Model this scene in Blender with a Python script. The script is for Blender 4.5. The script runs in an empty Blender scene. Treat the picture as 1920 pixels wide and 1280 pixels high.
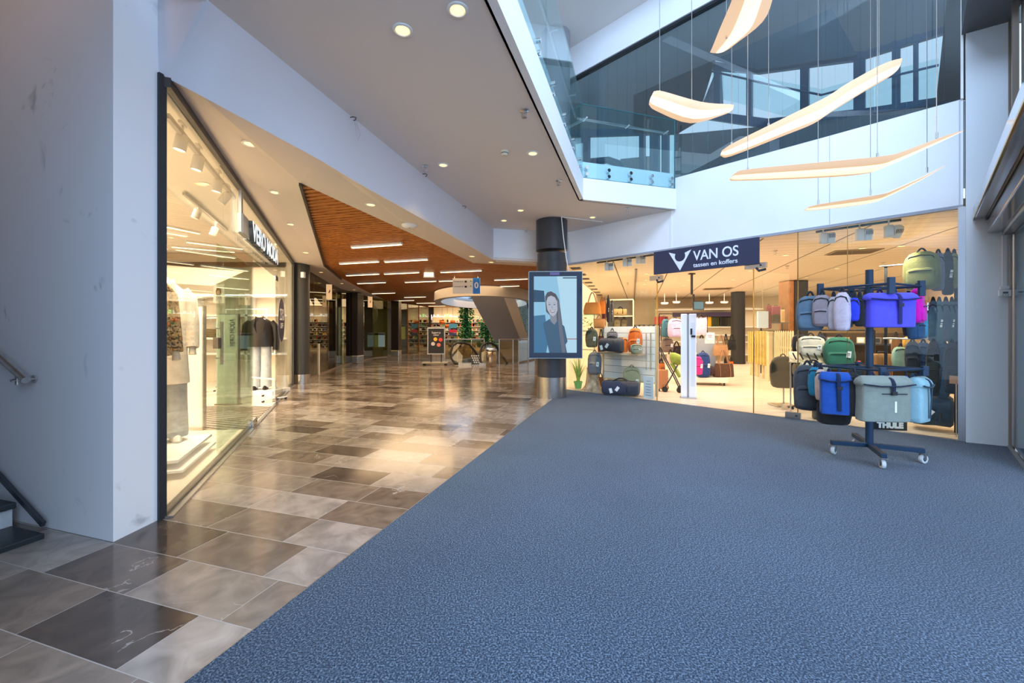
import bpy, math, random
from mathutils import Vector, Matrix
from mathutils.noise import noise as pnoise

SC = bpy.context.scene
COL = SC.collection
random.seed(7)

# ------------------------------------------------------------------ camera, world, light, exposure
F, CX, CY, EYE = 781.0, 960.0, 620.0, 1.35
cam_d = bpy.data.cameras.new('camera')
cam_d.sensor_width = 36.0
cam_d.lens = F / 1920 * 36.0
cam_d.shift_y = -(CY - 640.0) / 1920 * -1.0
cam_d.clip_start = 0.05
cam = bpy.data.objects.new('camera', cam_d)
COL.objects.link(cam)
cam.location = (0, 0, EYE)
cam.rotation_euler = (math.radians(90), 0, 0)
SC.camera = cam
SC.view_settings.view_transform = 'Standard'
SC.view_settings.look = 'None'
SC.view_settings.gamma = 1.0
SC.view_settings.use_curve_mapping = False
SC.view_settings.exposure = 0.30
SC.cycles.use_denoising = True
SC.cycles.max_bounces = 8
SC.cycles.diffuse_bounces = 4
SC.cycles.glossy_bounces = 4
SC.cycles.transparent_max_bounces = 24
SC.cycles.sample_clamp_indirect = 6.0
SC.cycles.caustics_reflective = False
SC.cycles.caustics_refractive = False

W = bpy.data.worlds.new('sky'); SC.world = W
W.use_nodes = True
_bg = W.node_tree.nodes['Background']
_bg.inputs[0].default_value = (0.70, 0.84, 1.0, 1)
_bg.inputs[1].default_value = 1.0

def area(name, loc, target, sx, sy, power, col):
    l = bpy.data.lights.new(name, 'AREA'); l.shape = 'RECTANGLE'; l.size = sx; l.size_y = sy
    l.energy = power; l.color = col
    o = bpy.data.objects.new(name, l); COL.objects.link(o); o.location = loc
    o.rotation_euler = (Vector(target) - Vector(loc)).to_track_quat('-Z', 'Y').to_euler()
    o.visible_glossy = False
    return o
DAY = (0.46, 0.67, 1.0); WARM = (1.0, 0.68, 0.37); SHOP = (1.0, 0.83, 0.62)
area('entrance_daylight', (3.0, -5.2, 3.6), (4.2, 6.0, 1.6), 7, 6, 1000, DAY)
area('rooflight_daylight', (1.6, 1.8, 8.9), (4.0, 5.6, 1.5), 4.5, 4.0, 850, DAY)
area('fashion_shop_daylight_lamps', (-6.6, 7.2, 3.36), (-6.6, 7.2, 0), 3.0, 4.5, 360, SHOP)
area('fashion_window_lamps', (-3.6, 4.6, 3.0), (-3.7, 4.7, 0), 0.7, 2.4, 120, SHOP)
area('bag_shop_front_lamps', (4.6, 8.6, 2.9), (4.4, 8.4, 0), 6.0, 2.0, 290, SHOP)
area('bag_shop_rear_lamps', (6.5, 14.0, 2.9), (6.5, 14.0, 0), 9.0, 7.0, 640, SHOP)
_g1 = area('arcade_lamps_near', (-2.6, 9.0, 2.98), (-2.6, 9.0, 0), 1.6, 3.0, 80, WARM)
_g2 = area('arcade_lamps_middle', (-2.6, 15.0, 2.98), (-2.6, 15.0, 0), 4.5, 5.0, 200, WARM)
_g3 = area('arcade_lamps_far', (-2.4, 25.0, 2.98), (-2.4, 25.0, 0), 6.0, 7.0, 240, WARM)

_g2.visible_glossy = True; _g3.visible_glossy = True

# ------------------------------------------------------------------ placement helpers
def floor_at(px, py, z=0.0):
    d = (EYE - z) * F / (py - CY)
    return ((px - CX) / F * d, d)
def at(px, py, d):
    return Vector(((px - CX) / F * d, d, EYE - (py - CY) / F * d))
def at_z(px, py, z):
    return at(px, py, (EYE - z) * F / (py - CY))
def R(a): return math.radians(a)
U = Vector((0.2937, 0.9559, 0)); VV = Vector((0.9559, -0.2937, 0))     # the tile grid
S_DIR = Vector((0.688, -0.7255, 0)); N_IN = Vector((0.7255, 0.688, 0)) # bag shop front, into the shop
DOOR_DIR = Vector((0.704, 0.71, 0))
SHOP_RZ = math.atan2(-0.7255, 0.688)
SHOP_LINE = [Vector((0.10, 10.75, 0)), Vector((1.44, 9.37, 0)), Vector((2.76, 7.99, 0)), Vector((4.45, 6.22, 0)), Vector((5.51, 5.08, 0))]
def shop_pt(px, off=0.0):
    k = (px - CX) / F
    for i in range(len(SHOP_LINE) - 1):
        a = SHOP_LINE[i] + N_IN * off; b = SHOP_LINE[i + 1] + N_IN * off
        den = (b.x - a.x) - k * (b.y - a.y)
        t = (k * a.y - a.x) / den
        if t <= 1.0 or i == len(SHOP_LINE) - 2:
            return a + (b - a) * t
def shop_at(px, py, off=0.0):
    p = shop_pt(px, off)
    return Vector((p.x, p.y, EYE - (py - CY) / F * p.y))
GL0 = Vector((-2.49, 2.995, 0)); GL1 = Vector((-5.49, 10.44, 0)); GDIR = (GL1 - GL0).normalized(); GIN = Vector((-GDIR.y, GDIR.x, 0))
def vm_pt(px, off=0.0):
    k = (px - CX) / F; a = GL0 + GIN * off; d = GL1 - GL0
    t = (k * a.y - a.x) / (d.x - k * d.y)
    return a + d * t
def vm_at(px, py, off=0.0):
    p = vm_pt(px, off); return Vector((p.x, p.y, EYE - (py - CY) / F * p.y))

# ------------------------------------------------------------------ materials
_M = {}
def mat(name, col=(0.8, 0.8, 0.8), rough=0.5, metal=0.0, spec=0.5, emit=None, es=1.0, noise=0.0, nscale=8.0, bump=0.0, bscale=60.0, sheen=0.0, coat=0.0):
    if name in _M: return _M[name]
    m = bpy.data.materials.new(name); m.use_nodes = True
    nt = m.node_tree; b = nt.nodes['Principled BSDF']
    b.inputs['Base Color'].default_value = (*col, 1)
    b.inputs['Roughness'].default_value = rough
    b.inputs['Metallic'].default_value = metal
    b.inputs['Specular IOR Level'].default_value = spec
    if sheen: b.inputs['Sheen Weight'].default_value = sheen
    if coat: b.inputs['Coat Weight'].default_value = coat
    if emit:
        b.inputs['Emission Color'].default_value = (*emit, 1); b.inputs['Emission Strength'].default_value = es
    if noise or bump:
        tc = nt.nodes.new('ShaderNodeTexCoord')
    if noise:
        n = nt.nodes.new('ShaderNodeTexNoise'); n.inputs['Scale'].default_value = nscale; n.inputs['Detail'].default_value = 5
        nt.links.new(tc.outputs['Object'], n.inputs['Vector'])
        r = nt.nodes.new('ShaderNodeValToRGB')
        r.color_ramp.elements[0].position = 0.3; r.color_ramp.elements[1].position = 0.7
        r.color_ramp.elements[0].color = (*[max(0, c * (1 - noise)) for c in col], 1)
        r.color_ramp.elements[1].color = (*[min(1, c * (1 + noise)) for c in col], 1)
        nt.links.new(n.outputs['Fac'], r.inputs['Fac']); nt.links.new(r.outputs['Color'], b.inputs['Base Color'])
    if bump:
        n2 = nt.nodes.new('ShaderNodeTexNoise'); n2.inputs['Scale'].default_value = bscale; n2.inputs['Detail'].default_value = 3
        nt.links.new(tc.outputs['Object'], n2.inputs['Vector'])
        bp = nt.nodes.new('ShaderNodeBump'); bp.inputs['Strength'].default_value = bump; bp.inputs['Distance'].default_value = 0.01
        nt.links.new(n2.outputs['Fac'], bp.inputs['Height']); nt.links.new(bp.outputs['Normal'], b.inputs['Normal'])
    _M[name] = m; return m
def glass(name, tint, ior=1.45, gain=1.0, base=0.0):
    if name in _M: return _M[name]
    m = bpy.data.materials.new(name); m.use_nodes = True; nt = m.node_tree
    nt.nodes.remove(nt.nodes['Principled BSDF']); out = nt.nodes['Material Output']
    t = nt.nodes.new('ShaderNodeBsdfTransparent'); t.inputs[0].default_value = (*tint, 1)
    g = nt.nodes.new('ShaderNodeBsdfGlossy'); g.inputs['Roughness'].default_value = 0.0; g.inputs[0].default_value = (0.95, 1, 1, 1)
    f = nt.nodes.new('ShaderNodeLayerWeight'); f.inputs[0].default_value = 0.5
    pw = nt.nodes.new('ShaderNodeMath'); pw.operation = 'POWER'; pw.inputs[1].default_value = 5.0; nt.links.new(f.outputs['Facing'], pw.inputs[0])
    r0 = ((ior - 1) / (ior + 1)) ** 2 * gain + base
    ma = nt.nodes.new('ShaderNodeMath'); ma.operation = 'MULTIPLY_ADD'; ma.use_clamp = True
    ma.inputs[1].default_value = (1 - r0) * 0.8; ma.inputs[2].default_value = r0
    nt.links.new(pw.outputs[0], ma.inputs[0])
    x = nt.nodes.new('ShaderNodeMixShader')
    nt.links.new(ma.outputs[0], x.inputs[0]); nt.links.new(t.outputs[0], x.inputs[1]); nt.links.new(g.outputs[0], x.inputs[2])
    nt.links.new(x.outputs[0], out.inputs[0]); _M[name] = m; return m
def emis(name, col=(1, 1, 1), s=1.0): return mat(name, (0.8, 0.8, 0.8), 0.6, emit=col, es=s)
def fabric(name, col, v=0.12): return mat(name, col, 0.82, spec=0.25, noise=v, nscale=14, bump=0.35, bscale=45, sheen=0.15)

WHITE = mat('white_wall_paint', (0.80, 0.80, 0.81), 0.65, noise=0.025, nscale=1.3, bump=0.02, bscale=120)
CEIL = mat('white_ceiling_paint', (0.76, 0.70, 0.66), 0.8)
SOFF = mat('soffit_paint', (0.68, 0.60, 0.55), 0.8)
BLACK = mat('black_paint', (0.018, 0.02, 0.024), 0.45)
DKGREY = mat('charcoal_paint', (0.035, 0.04, 0.05), 0.42)
DKMETAL = mat('blue_black_metal', (0.02, 0.035, 0.055), 0.35, metal=0.2)
STEEL = mat('brushed_steel', (0.62, 0.62, 0.63), 0.28, metal=1.0, noise=0.1, nscale=30)
CHROME = mat('polished_chrome', (0.8, 0.8, 0.8), 0.08, metal=1.0)
ALU = mat('anodised_aluminium', (0.55, 0.56, 0.58), 0.32, metal=0.9)
BRONZE = mat('bronze_tinted_steel', (0.50, 0.43, 0.36), 0.22, metal=0.95)
PLASTIC = mat('white_plastic', (0.82, 0.82, 0.80), 0.4)
RUBBER = mat('black_rubber', (0.012, 0.012, 0.013), 0.55)
CLEAR = glass('clear_shop_glass', (0.95, 0.97, 0.95))
GREENISH = glass('green_edge_glass', (0.80, 0.90, 0.84))
RAILG = glass('balustrade_glass', (0.84, 0.94, 0.95), 1.5)
DARKG = glass('tinted_upper_glass', (0.74, 0.84, 0.89), 1.6, 1.3, 0.03)
SMOKEG = glass('smoked_arcade_glass', (0.46, 0.41, 0.25), 1.6, 1.3, 0.10)
YELLOWG = glass('yellow_tinted_glass', (0.62, 0.58, 0.22), 1.5)
BLUEG = mat('dark_blue_door_glass', (0.03, 0.11, 0.19), 0.12, spec=0.8)
TAGW = mat('white_card', (0.85, 0.85, 0.83), 0.6)
INK = mat('black_ink', (0.01, 0.01, 0.012), 0.5)
CREAM = mat('cream_wall', (0.80, 0.72, 0.60), 0.7)
LIGHTWOOD = mat('pale_timber', (0.66, 0.52, 0.30), 0.5, noise=0.15, nscale=9)
GLOW = emis('warm_lamp_glow', (1.0, 0.66, 0.16), 2.2)
LINE = emis('linear_lamp_glow', (1.0, 0.76, 0.42), 3.2)

def tile_material():
    m = bpy.data.materials.new('stone_floor_tiles'); m.use_nodes = True; nt = m.node_tree; L = nt.links.new
    b = nt.nodes['Principled BSDF']
    tc = nt.nodes.new('ShaderNodeTexCoord'); mp = nt.nodes.new('ShaderNodeMapping'); mp.vector_type = 'POINT'
    mp.inputs['Rotation'].default_value = (0, 0, R(17.08))
    L(tc.outputs['Object'], mp.inputs['Vector'])
    sp = nt.nodes.new('ShaderNodeSeparateXYZ'); L(mp.outputs[0], sp.inputs[0])
    def M(op, a, b_=None, c=None):
        n = nt.nodes.new('ShaderNodeMath'); n.operation = op
        for i, v in enumerate((a, b_, c)):
            if v is None: continue
            if isinstance(v, (int, float)): n.inputs[i].default_value = v
            else: L(v, n.inputs[i])
        return n.outputs[0]
    ROW, LEN = 0.332, 0.66
    uu = M('DIVIDE', M('ADD', sp.outputs[1], -1.786 + 20 * ROW), ROW)
    row = M('FLOOR', uu); fu = M('FRACT', uu)
    wn = nt.nodes.new('ShaderNodeTexWhiteNoise'); wn.noise_dimensions = '1D'; L(row, wn.inputs['W'])
    vv = M('DIVIDE', M('ADD', sp.outputs[0], M('MULTIPLY', wn.outputs['Value'], LEN)), LEN)
    colm = M('FLOOR', vv); fv = M('FRACT', vv)
    cb = nt.nodes.new('ShaderNodeCombineXYZ'); L(row, cb.inputs[0]); L(colm, cb.inputs[1])
    w2 = nt.nodes.new('ShaderNodeTexWhiteNoise'); w2.noise_dimensions = '2D'; L(cb.outputs[0], w2.inputs['Vector'])
    ramp = nt.nodes.new('ShaderNodeValToRGB'); ramp.color_ramp.interpolation = 'LINEAR'
    cr = ramp.color_ramp
    cr.elements[0].position = 0.0; cr.elements[0].color = (0.072, 0.052, 0.040, 1)
    cr.elements[1].position = 1.0; cr.elements[1].color = (0.38, 0.33, 0.29, 1)
    e = cr.elements.new(0.2); e.color = (0.16, 0.12, 0.09, 1)
    e = cr.elements.new(0.6); e.color = (0.25, 0.20, 0.16, 1)
    L(w2.outputs['Value'], ramp.inputs[0])
    n = nt.nodes.new('ShaderNodeTexNoise'); n.inputs['Scale'].default_value = 5; n.inputs['Detail'].default_value = 8; n.inputs['Distortion'].default_value = 1.2
    ad = nt.nodes.new('ShaderNodeVectorMath'); ad.operation = 'ADD'
    L(mp.outputs[0], ad.inputs[0]); L(w2.outputs['Color'], ad.inputs[1])
    L(ad.outputs[0], n.inputs['Vector'])
    mixn = nt.nodes.new('ShaderNodeMix'); mixn.data_type = 'RGBA'; mixn.blend_type = 'OVERLAY'; mixn.inputs[0].default_value = 0.75
    L(ramp.outputs[0], mixn.inputs[6]); L(n.outputs['Fac'], mixn.inputs[7])
    # thin pale veins
    v2 = nt.nodes.new('ShaderNodeTexNoise'); v2.inputs['Scale'].default_value = 1.3; v2.inputs['Detail'].default_value = 7; v2.inputs['Distortion'].default_value = 0.3
    L(ad.outputs[0], v2.inputs['Vector'])
    vein = M('LESS_THAN', M('ABSOLUTE', M('SUBTRACT', v2.outputs['Fac'], 0.56)), 0.0022)
    brk = nt.nodes.new('ShaderNodeTexNoise'); brk.inputs['Scale'].default_value = 3.1; L(mp.outputs[0], brk.inputs['Vector'])
    vein = M('MULTIPLY', vein, M('GREATER_THAN', brk.outputs['Fac'], 0.55))
    mv = nt.nodes.new('ShaderNodeMix'); mv.data_type = 'RGBA'
    L(M('MULTIPLY', vein, 0.4), mv.inputs[0]); L(mixn.outputs[2], mv.inputs[6]); mv.inputs[7].default_value = (0.55, 0.52, 0.48, 1)
    g1 = M('LESS_THAN', M('MINIMUM', M('MULTIPLY', fu, ROW), M('MULTIPLY', M('SUBTRACT', 1.0, fu), ROW)), 0.0022)
    g2 = M('LESS_THAN', M('MINIMUM', M('MULTIPLY', fv, LEN), M('MULTIPLY', M('SUBTRACT', 1.0, fv), LEN)), 0.0018)
    gr = M('MAXIMUM', g1, g2)
    mg = nt.nodes.new('ShaderNodeMix'); mg.data_type = 'RGBA'
    L(gr, mg.inputs[0]); L(mv.outputs[2], mg.inputs[6]); mg.inputs[7].default_value = (0.40, 0.38, 0.36, 1)
    L(mg.outputs[2], b.inputs['Base Color'])
    L(M('MULTIPLY_ADD', n.outputs['Fac'], 0.16, M('MULTIPLY_ADD', gr, 0.4, 0.06)), b.inputs['Roughness'])
    b.inputs['Specular IOR Level'].default_value = 0.62
    return m
def carpet_material():
    m = bpy.data.materials.new('blue_grey_entrance_carpet'); m.use_nodes = True; nt = m.node_tree; L = nt.links.new
    b = nt.nodes['Principled BSDF']; tc = nt.nodes.new('ShaderNodeTexCoord')
    n = nt.nodes.new('ShaderNodeTexNoise'); n.inputs['Scale'].default_value = 120; n.inputs['Detail'].default_value = 2; n.inputs['Roughness'].default_value = 0.7
    L(tc.outputs['Object'], n.inputs['Vector'])
    r = nt.nodes.new('ShaderNodeValToRGB'); r.color_ramp.elements[0].position = 0.36; r.color_ramp.elements[1].position = 0.66
    r.color_ramp.elements[0].color = (0.006, 0.017, 0.040, 1); r.color_ramp.elements[1].color = (0.17, 0.235, 0.32, 1)
    e = r.color_ramp.elements.new(0.5); e.color = (0.041, 0.065, 0.102, 1)
    L(n.outputs['Fac'], r.inputs[0])
    n2 = nt.nodes.new('ShaderNodeTexNoise'); n2.inputs['Scale'].default_value = 0.9; n2.inputs['Detail'].default_value = 4
    L(tc.outputs['Object'], n2.inputs['Vector'])
    mx = nt.nodes.new('ShaderNodeMix'); mx.data_type = 'RGBA'; mx.blend_type = 'OVERLAY'; mx.inputs[0].default_value = 0.25
    L(r.outputs[0], mx.inputs[6]); L(n2.outputs['Fac'], mx.inputs[7]); L(mx.outputs[2], b.inputs['Base Color'])
    b.inputs['Roughness'].default_value = 0.95; b.inputs['Specular IOR Level'].default_value = 0.15; b.inputs['Sheen Weight'].default_value = 0.12
    bp = nt.nodes.new('ShaderNodeBump'); bp.inputs['Strength'].default_value = 0.6; bp.inputs['Distance'].default_value = 0.008
    L(n.outputs['Fac'], bp.inputs['Height']); L(bp.outputs[0], b.inputs['Normal'])
    return m
def streaked(name, c1, c2, rough, rot, sx=1.0, sy=14.0, spec=0.5):
    m = bpy.data.materials.new(name); m.use_nodes = True; nt = m.node_tree; L = nt.links.new
    b = nt.nodes['Principled BSDF']; tc = nt.nodes.new('ShaderNodeTexCoord'); mp = nt.nodes.new('ShaderNodeMapping')
    mp.inputs['Rotation'].default_value = (0, 0, rot); mp.inputs['Scale'].default_value = (sx, sy, 6)
    L(tc.outputs['Object'], mp.inputs[0])
    n = nt.nodes.new('ShaderNodeTexNoise'); n.inputs['Scale'].default_value = 1.6; n.inputs['Detail'].default_value = 6; L(mp.outputs[0], n.inputs['Vector'])
    r = nt.nodes.new('ShaderNodeValToRGB'); r.color_ramp.elements[0].position = 0.32; r.color_ramp.elements[1].position = 0.68
    r.color_ramp.elements[0].color = (*c1, 1); r.color_ramp.elements[1].color = (*c2, 1)
    L(n.outputs['Fac'], r.inputs[0]); L(r.outputs[0], b.inputs['Base Color'])
    b.inputs['Roughness'].default_value = rough; b.inputs['Specular IOR Level'].default_value = spec
    _M[name] = m; return m
TILES = tile_material(); CARPET = carpet_material()
WOODCEIL = streaked('orange_timber_slats', (0.30, 0.085, 0.012), (0.60, 0.22, 0.040), 0.45, R(17.08), 0.7, 16)
OAKFLOOR = streaked('pale_oak_boards', (0.50, 0.40, 0.30), (0.72, 0.61, 0.48), 0.35, R(46), 0.8, 9)
STAIRST = mat('dark_stone_tread', (0.02, 0.028, 0.034), 0.35, noise=0.3, nscale=12)
BRICK = mat('grey_brick', (0.34, 0.38, 0.42), 0.8, noise=0.15, nscale=18)

def scuffed():
    m = bpy.data.materials.new('scuffed_white_wall'); m.use_nodes = True; nt = m.node_tree; L = nt.links.new
    b = nt.nodes['Principled BSDF']; tc = nt.nodes.new('ShaderNodeTexCoord')
    n = nt.nodes.new('ShaderNodeTexNoise'); n.inputs['Scale'].default_value = 2.6; n.inputs['Detail'].default_value = 9; n.inputs['Distortion'].default_value = 1.5
    L(tc.outputs['Object'], n.inputs['Vector'])
    r = nt.nodes.new('ShaderNodeValToRGB'); r.color_ramp.elements[0].position = 0.27; r.color_ramp.elements[1].position = 0.36
    r.color_ramp.elements[0].color = (0.50, 0.51, 0.53, 1); r.color_ramp.elements[1].color = (0.78, 0.78, 0.80, 1)
    L(n.outputs['Fac'], r.inputs[0]); L(r.outputs[0], b.inputs['Base Color']); b.inputs['Roughness'].default_value = 0.6
    return m
SCUFF = scuffed()

# ------------------------------------------------------------------ mesh helpers
class MB:
    def __init__(s): s.v = []; s.f = []; s.M = Matrix()
    def at(s, loc=(0, 0, 0), rz=0.0, rx=0.0, ry=0.0):
        s.M = Matrix.Translation(Vector(loc)) @ Matrix.Rotation(rz, 4, 'Z') @ Matrix.Rotation(ry, 4, 'Y') @ Matrix.Rotation(rx, 4, 'X'); return s
    def add(s, vs, fs):
        b = len(s.v); s.v += [tuple(s.M @ Vector(p)) for p in vs]; s.f += [tuple(b + i for i in f) for f in fs]; return s
    def box(s, c, e):
        x, y, z = c; a, b, h = e[0] / 2, e[1] / 2, e[2] / 2
        vs = [(x + i * a, y + j * b, z + k * h) for k in (-1, 1) for j in (-1, 1) for i in (-1, 1)]
        return s.add(vs, [(0, 2, 3, 1), (4, 5, 7, 6), (0, 1, 5, 4), (2, 6, 7, 3), (0, 4, 6, 2), (1, 3, 7, 5)])
    def bar(s, p, q, w, h, up=(0, 0, 1)):
        p = Vector(p); q = Vector(q); t = (q - p).normalized(); upv = Vector(up)
        sd = t.cross(upv)
        if sd.length < 1e-4: sd = t.cross(Vector((1, 0, 0)))
        sd.normalize(); n = sd.cross(t).normalized()
        vs = [a + sd * (i * w / 2) + n * (k * h / 2) for a in (p, q) for k in (-1, 1) for i in (-1, 1)]
        return s.add(vs, [(0, 1, 3, 2), (4, 6, 7, 5), (0, 4, 5, 1), (2, 3, 7, 6), (0, 2, 6, 4), (1, 5, 7, 3)])
    def tube(s, pts, r, n=8, flat=1.0, closed=False):
        pts = [Vector(p) for p in pts]; m = len(pts); rs = r if isinstance(r, (list, tuple)) else [r] * m
        vs = []; prev = None
        for i, p in enumerate(pts):
            a = pts[(i - 1) % m] if (closed or i > 0) else p; b = pts[(i + 1) % m] if (closed or i < m - 1) else p
            t = (b - a).normalized()
            if prev is None:
                ref = Vector((0, 0, 1)) if abs(t.z) < 0.9 else Vector((1, 0, 0))
                x = t.cross(ref).normalized()
            else:
                x = (prev - t * prev.dot(t)).normalized()
            prev = x; y = t.cross(x)
            for k in range(n):
                g = 2 * math.pi * k / n; vs.append(p + x * (math.cos(g) * rs[i]) + y * (math.sin(g) * rs[i] * flat))
        fs = []
        for i in range(m if closed else m - 1):
            j = (i + 1) % m
            for k in range(n): fs.append((i * n + k, i * n + (k + 1) % n, j * n + (k + 1) % n, j * n + k))
        if not closed: fs += [tuple(range(n))[::-1], tuple((m - 1) * n + k for k in range(n))]
        return s.add(vs, fs)
    def lathe(s, prof, n=28, c=(0, 0)):
        vs = [(c[0] + r * math.cos(2 * math.pi * k / n), c[1] + r * math.sin(2 * math.pi * k / n), z) for r, z in prof for k in range(n)]
        fs = [(i * n + k, i * n + (k + 1) % n, (i + 1) * n + (k + 1) % n, (i + 1) * n + k) for i in range(len(prof) - 1) for k in range(n)]
        fs += [tuple(range(n))[::-1], tuple((len(prof) - 1) * n + k for k in range(n))]
        return s.add(vs, fs)
    def loft(s, secs, n=24, wob=0.0, freq=7.0, seed=0.0):
        """secs: (cx, cy, z, rx, ry, p); superellipse rings, p = 2 round .. 6 boxy"""
        vs = []
        for (cx, cy, z, rx, ry, p) in secs:
            for k in range(n):
                g = 2 * math.pi * k / n; c, q = math.cos(g), math.sin(g)
                x = math.copysign(abs(c) ** (2 / p), c) * rx; y = math.copysign(abs(q) ** (2 / p), q) * ry
                if wob:
                    w = 1 + wob * pnoise(Vector((x * freq + seed, y * freq + seed * 1.7, z * freq * 0.6)))* 2
                    x *= w; y *= w
                vs.append((cx + x, cy + y, z))
        m = len(secs)
        fs = [(i * n + k, i * n + (k + 1) % n, (i + 1) * n + (k + 1) % n, (i + 1) * n + k) for i in range(m - 1) for k in range(n)]
        fs += [tuple(range(n))[::-1], tuple((m - 1) * n + k for k in range(n))]
        return s.add(vs, fs)
    def prism(s, poly, vec):
        vec = Vector(vec); n = len(poly); a = [Vector(p) for p in poly]
        vs = a + [p + vec for p in a]
        fs = [tuple(range(n))[::-1], tuple(range(n, 2 * n))] + [(i, (i + 1) % n, n + (i + 1) % n, n + i) for i in range(n)]
        return s.add(vs, fs)
    def build(s, name, m, parent=None, smooth=False, bev=0.0, kind=None):
        me = bpy.data.meshes.new(name); me.from_pydata(s.v, [], s.f); me.update()
        o = bpy.data.objects.new(name, me); COL.objects.link(o); me.materials.append(m)
        import bmesh as _b
        bm = _b.new(); bm.from_mesh(me); _b.ops.recalc_face_normals(bm, faces=bm.faces); bm.to_mesh(me); bm.free()
        if smooth:
            for p in me.polygons: p.use_smooth = True
            try: me.set_sharp_from_angle(angle=R(48))
            except Exception: pass
        if bev:
            b = o.modifiers.new('edge', 'BEVEL'); b.width = bev; b.segments = 2; b.limit_method = 'ANGLE'
        if parent is not None: o.parent = parent
        if kind: o['kind'] = kind
        return o
def arc(p0, p1, h, n=8, axis=(0, 0, 1)):
    p0 = Vector(p0); p1 = Vector(p1); a = Vector(axis)
    return [p0.lerp(p1, t / n) + a * (h * math.sin(math.pi * t / n)) for t in range(n + 1)]
def thing(name, label, cat, loc=(0, 0, 0), rz=0.0, group=None):
    o = bpy.data.objects.new(name, None); COL.objects.link(o); o.empty_display_size = 0.1
    o.location = loc; o.rotation_euler = (0, 0, rz); o['label'] = label; o['category'] = cat
    if group: o['group'] = group
    return o
def tag(o, label, cat, group=None, kind=None):
    o['label'] = label; o['category'] = cat
    if group: o['group'] = group
    if kind: o['kind'] = kind
    return o
def struct(name, mb, m, label=None, smooth=False, parent=None):
    o = mb.build(name, m, parent, smooth); o['kind'] = 'structure'
    if label: o['label'] = label; o['category'] = name.split('_')[0]
    return o
def text(body, size, m, parent, loc, rot=(math.pi / 2, 0, 0), ext=0.002, width=None, name='lettering', bold=0.0):
    cu = bpy.data.curves.new(name, 'FONT'); cu.body = body; cu.size = size; cu.extrude = ext; cu.align_x = 'CENTER'; cu.align_y = 'CENTER'
    cu.offset = bold; cu.materials.append(m)
    tmp = bpy.data.objects.new(name + '_curve', cu); COL.objects.link(tmp)
    dg = bpy.context.evaluated_depsgraph_get(); me = bpy.data.meshes.new_from_object(tmp.evaluated_get(dg))
    bpy.data.objects.remove(tmp); bpy.data.curves.remove(cu)
    if not me.materials: me.materials.append(m)
    xs = [v.co.x for v in me.vertices]; w = max(max(xs) - min(xs), 1e-4)
    if width:
        for v in me.vertices: v.co.x *= width / w
    o = bpy.data.objects.new(name, me); COL.objects.link(o); o.parent = parent; o.location = loc; o.rotation_euler = rot
    return o
def copy_thing(root, loc, label, rz=None):
    r = root.copy(); COL.objects.link(r); r.location = loc; r['label'] = label
    if rz is not None: r.rotation_euler = (0, 0, rz)
    for ch in list(root.children):
        c = ch.copy(); COL.objects.link(c); c.parent = r
        for g in list(ch.children):
            d = g.copy(); COL.objects.link(d); d.parent = c
    return r
def wallquad(mb, a, b, z0, z1, th, side):
    """a thin wall from plan point a to b, thickness th toward side (a plan vector)"""
    a = Vector((a[0], a[1], 0)); b = Vector((b[0], b[1], 0)); sd = Vector((side[0], side[1], 0)).normalized() * th
    return mb.prism([a + Vector((0, 0, z0)), b + Vector((0, 0, z0)), b + sd + Vector((0, 0, z0)), a + sd + Vector((0, 0, z0))], (0, 0, z1 - z0))
# ================================================================== SETTING
def grid_material(name, base, su, sv, wu, wv, line, rough=0.7):
    m = bpy.data.materials.new(name); m.use_nodes = True; nt = m.node_tree; L = nt.links.new
    b = nt.nodes['Principled BSDF']; tc = nt.nodes.new('ShaderNodeTexCoord'); mp = nt.nodes.new('ShaderNodeMapping')
    mp.inputs['Rotation'].default_value = (0, 0, R(17.08)); L(tc.outputs['Object'], mp.inputs[0])
    sp = nt.nodes.new('ShaderNodeSeparateXYZ'); L(mp.outputs[0], sp.inputs[0])
    def M(op, a, c):
        n = nt.nodes.new('ShaderNodeMath'); n.operation = op
        for i, v in enumerate((a, c)):
            if isinstance(v, (int, float)): n.inputs[i].default_value = v
            else: L(v, n.inputs[i])
        return n.outputs[0]
    gu = M('LESS_THAN', M('FRACT', M('DIVIDE', M('ADD', sp.outputs[1], 50.0), su), 0), wu / su)
    gv = M('LESS_THAN', M('FRACT', M('DIVIDE', M('ADD', sp.outputs[0], 50.0), sv), 0), wv / sv)
    mx = nt.nodes.new('ShaderNodeMix'); mx.data_type = 'RGBA'; L(M('MAXIMUM', gu, gv), mx.inputs[0])
    mx.inputs[6].default_value = (*base, 1); mx.inputs[7].default_value = (*line, 1)
    L(mx.outputs[2], b.inputs['Base Color']); b.inputs['Roughness'].default_value = rough
    return m

# ---- floors
mb = MB(); mb.prism([(-16, -6, -0.05), (9, -6, -0.05), (9, 3, -0.05), (20, 16, -0.05), (20, 46, -0.05), (-16, 46, -0.05)], (0, 0, 0.05))
struct('floor', mb, TILES, 'grey and brown polished stone tile floor')
e0 = Vector((*floor_at(345, 1280), 0)); e1 = Vector((*floor_at(1040, 745), 0))
poly = [e0 - U * 5.5, e1] + [shop_pt(px) - N_IN * 0.02 for px in (1062, 1230, 1520, 1800)] + [Vector((5.77, 4.83, 0)), Vector((5.77, 4.83, 0)) - DOOR_DIR * 5.0, Vector((4.0, -3.6, 0))]
mb = MB(); mb.prism([p + Vector((0, 0, 0.001)) for p in poly], (0, 0, 0.007))
tag(struct('floor_carpet', mb, CARPET), 'blue grey speckled entrance carpet laid over the stone tiles', 'carpet')
mb = MB(); mb.bar(e0 - U * 5.5 + Vector((0, 0, 0.003)), e1 + Vector((0, 0, 0.003)), 0.012, 0.008)
struct('trim_1', mb, ALU)

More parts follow.
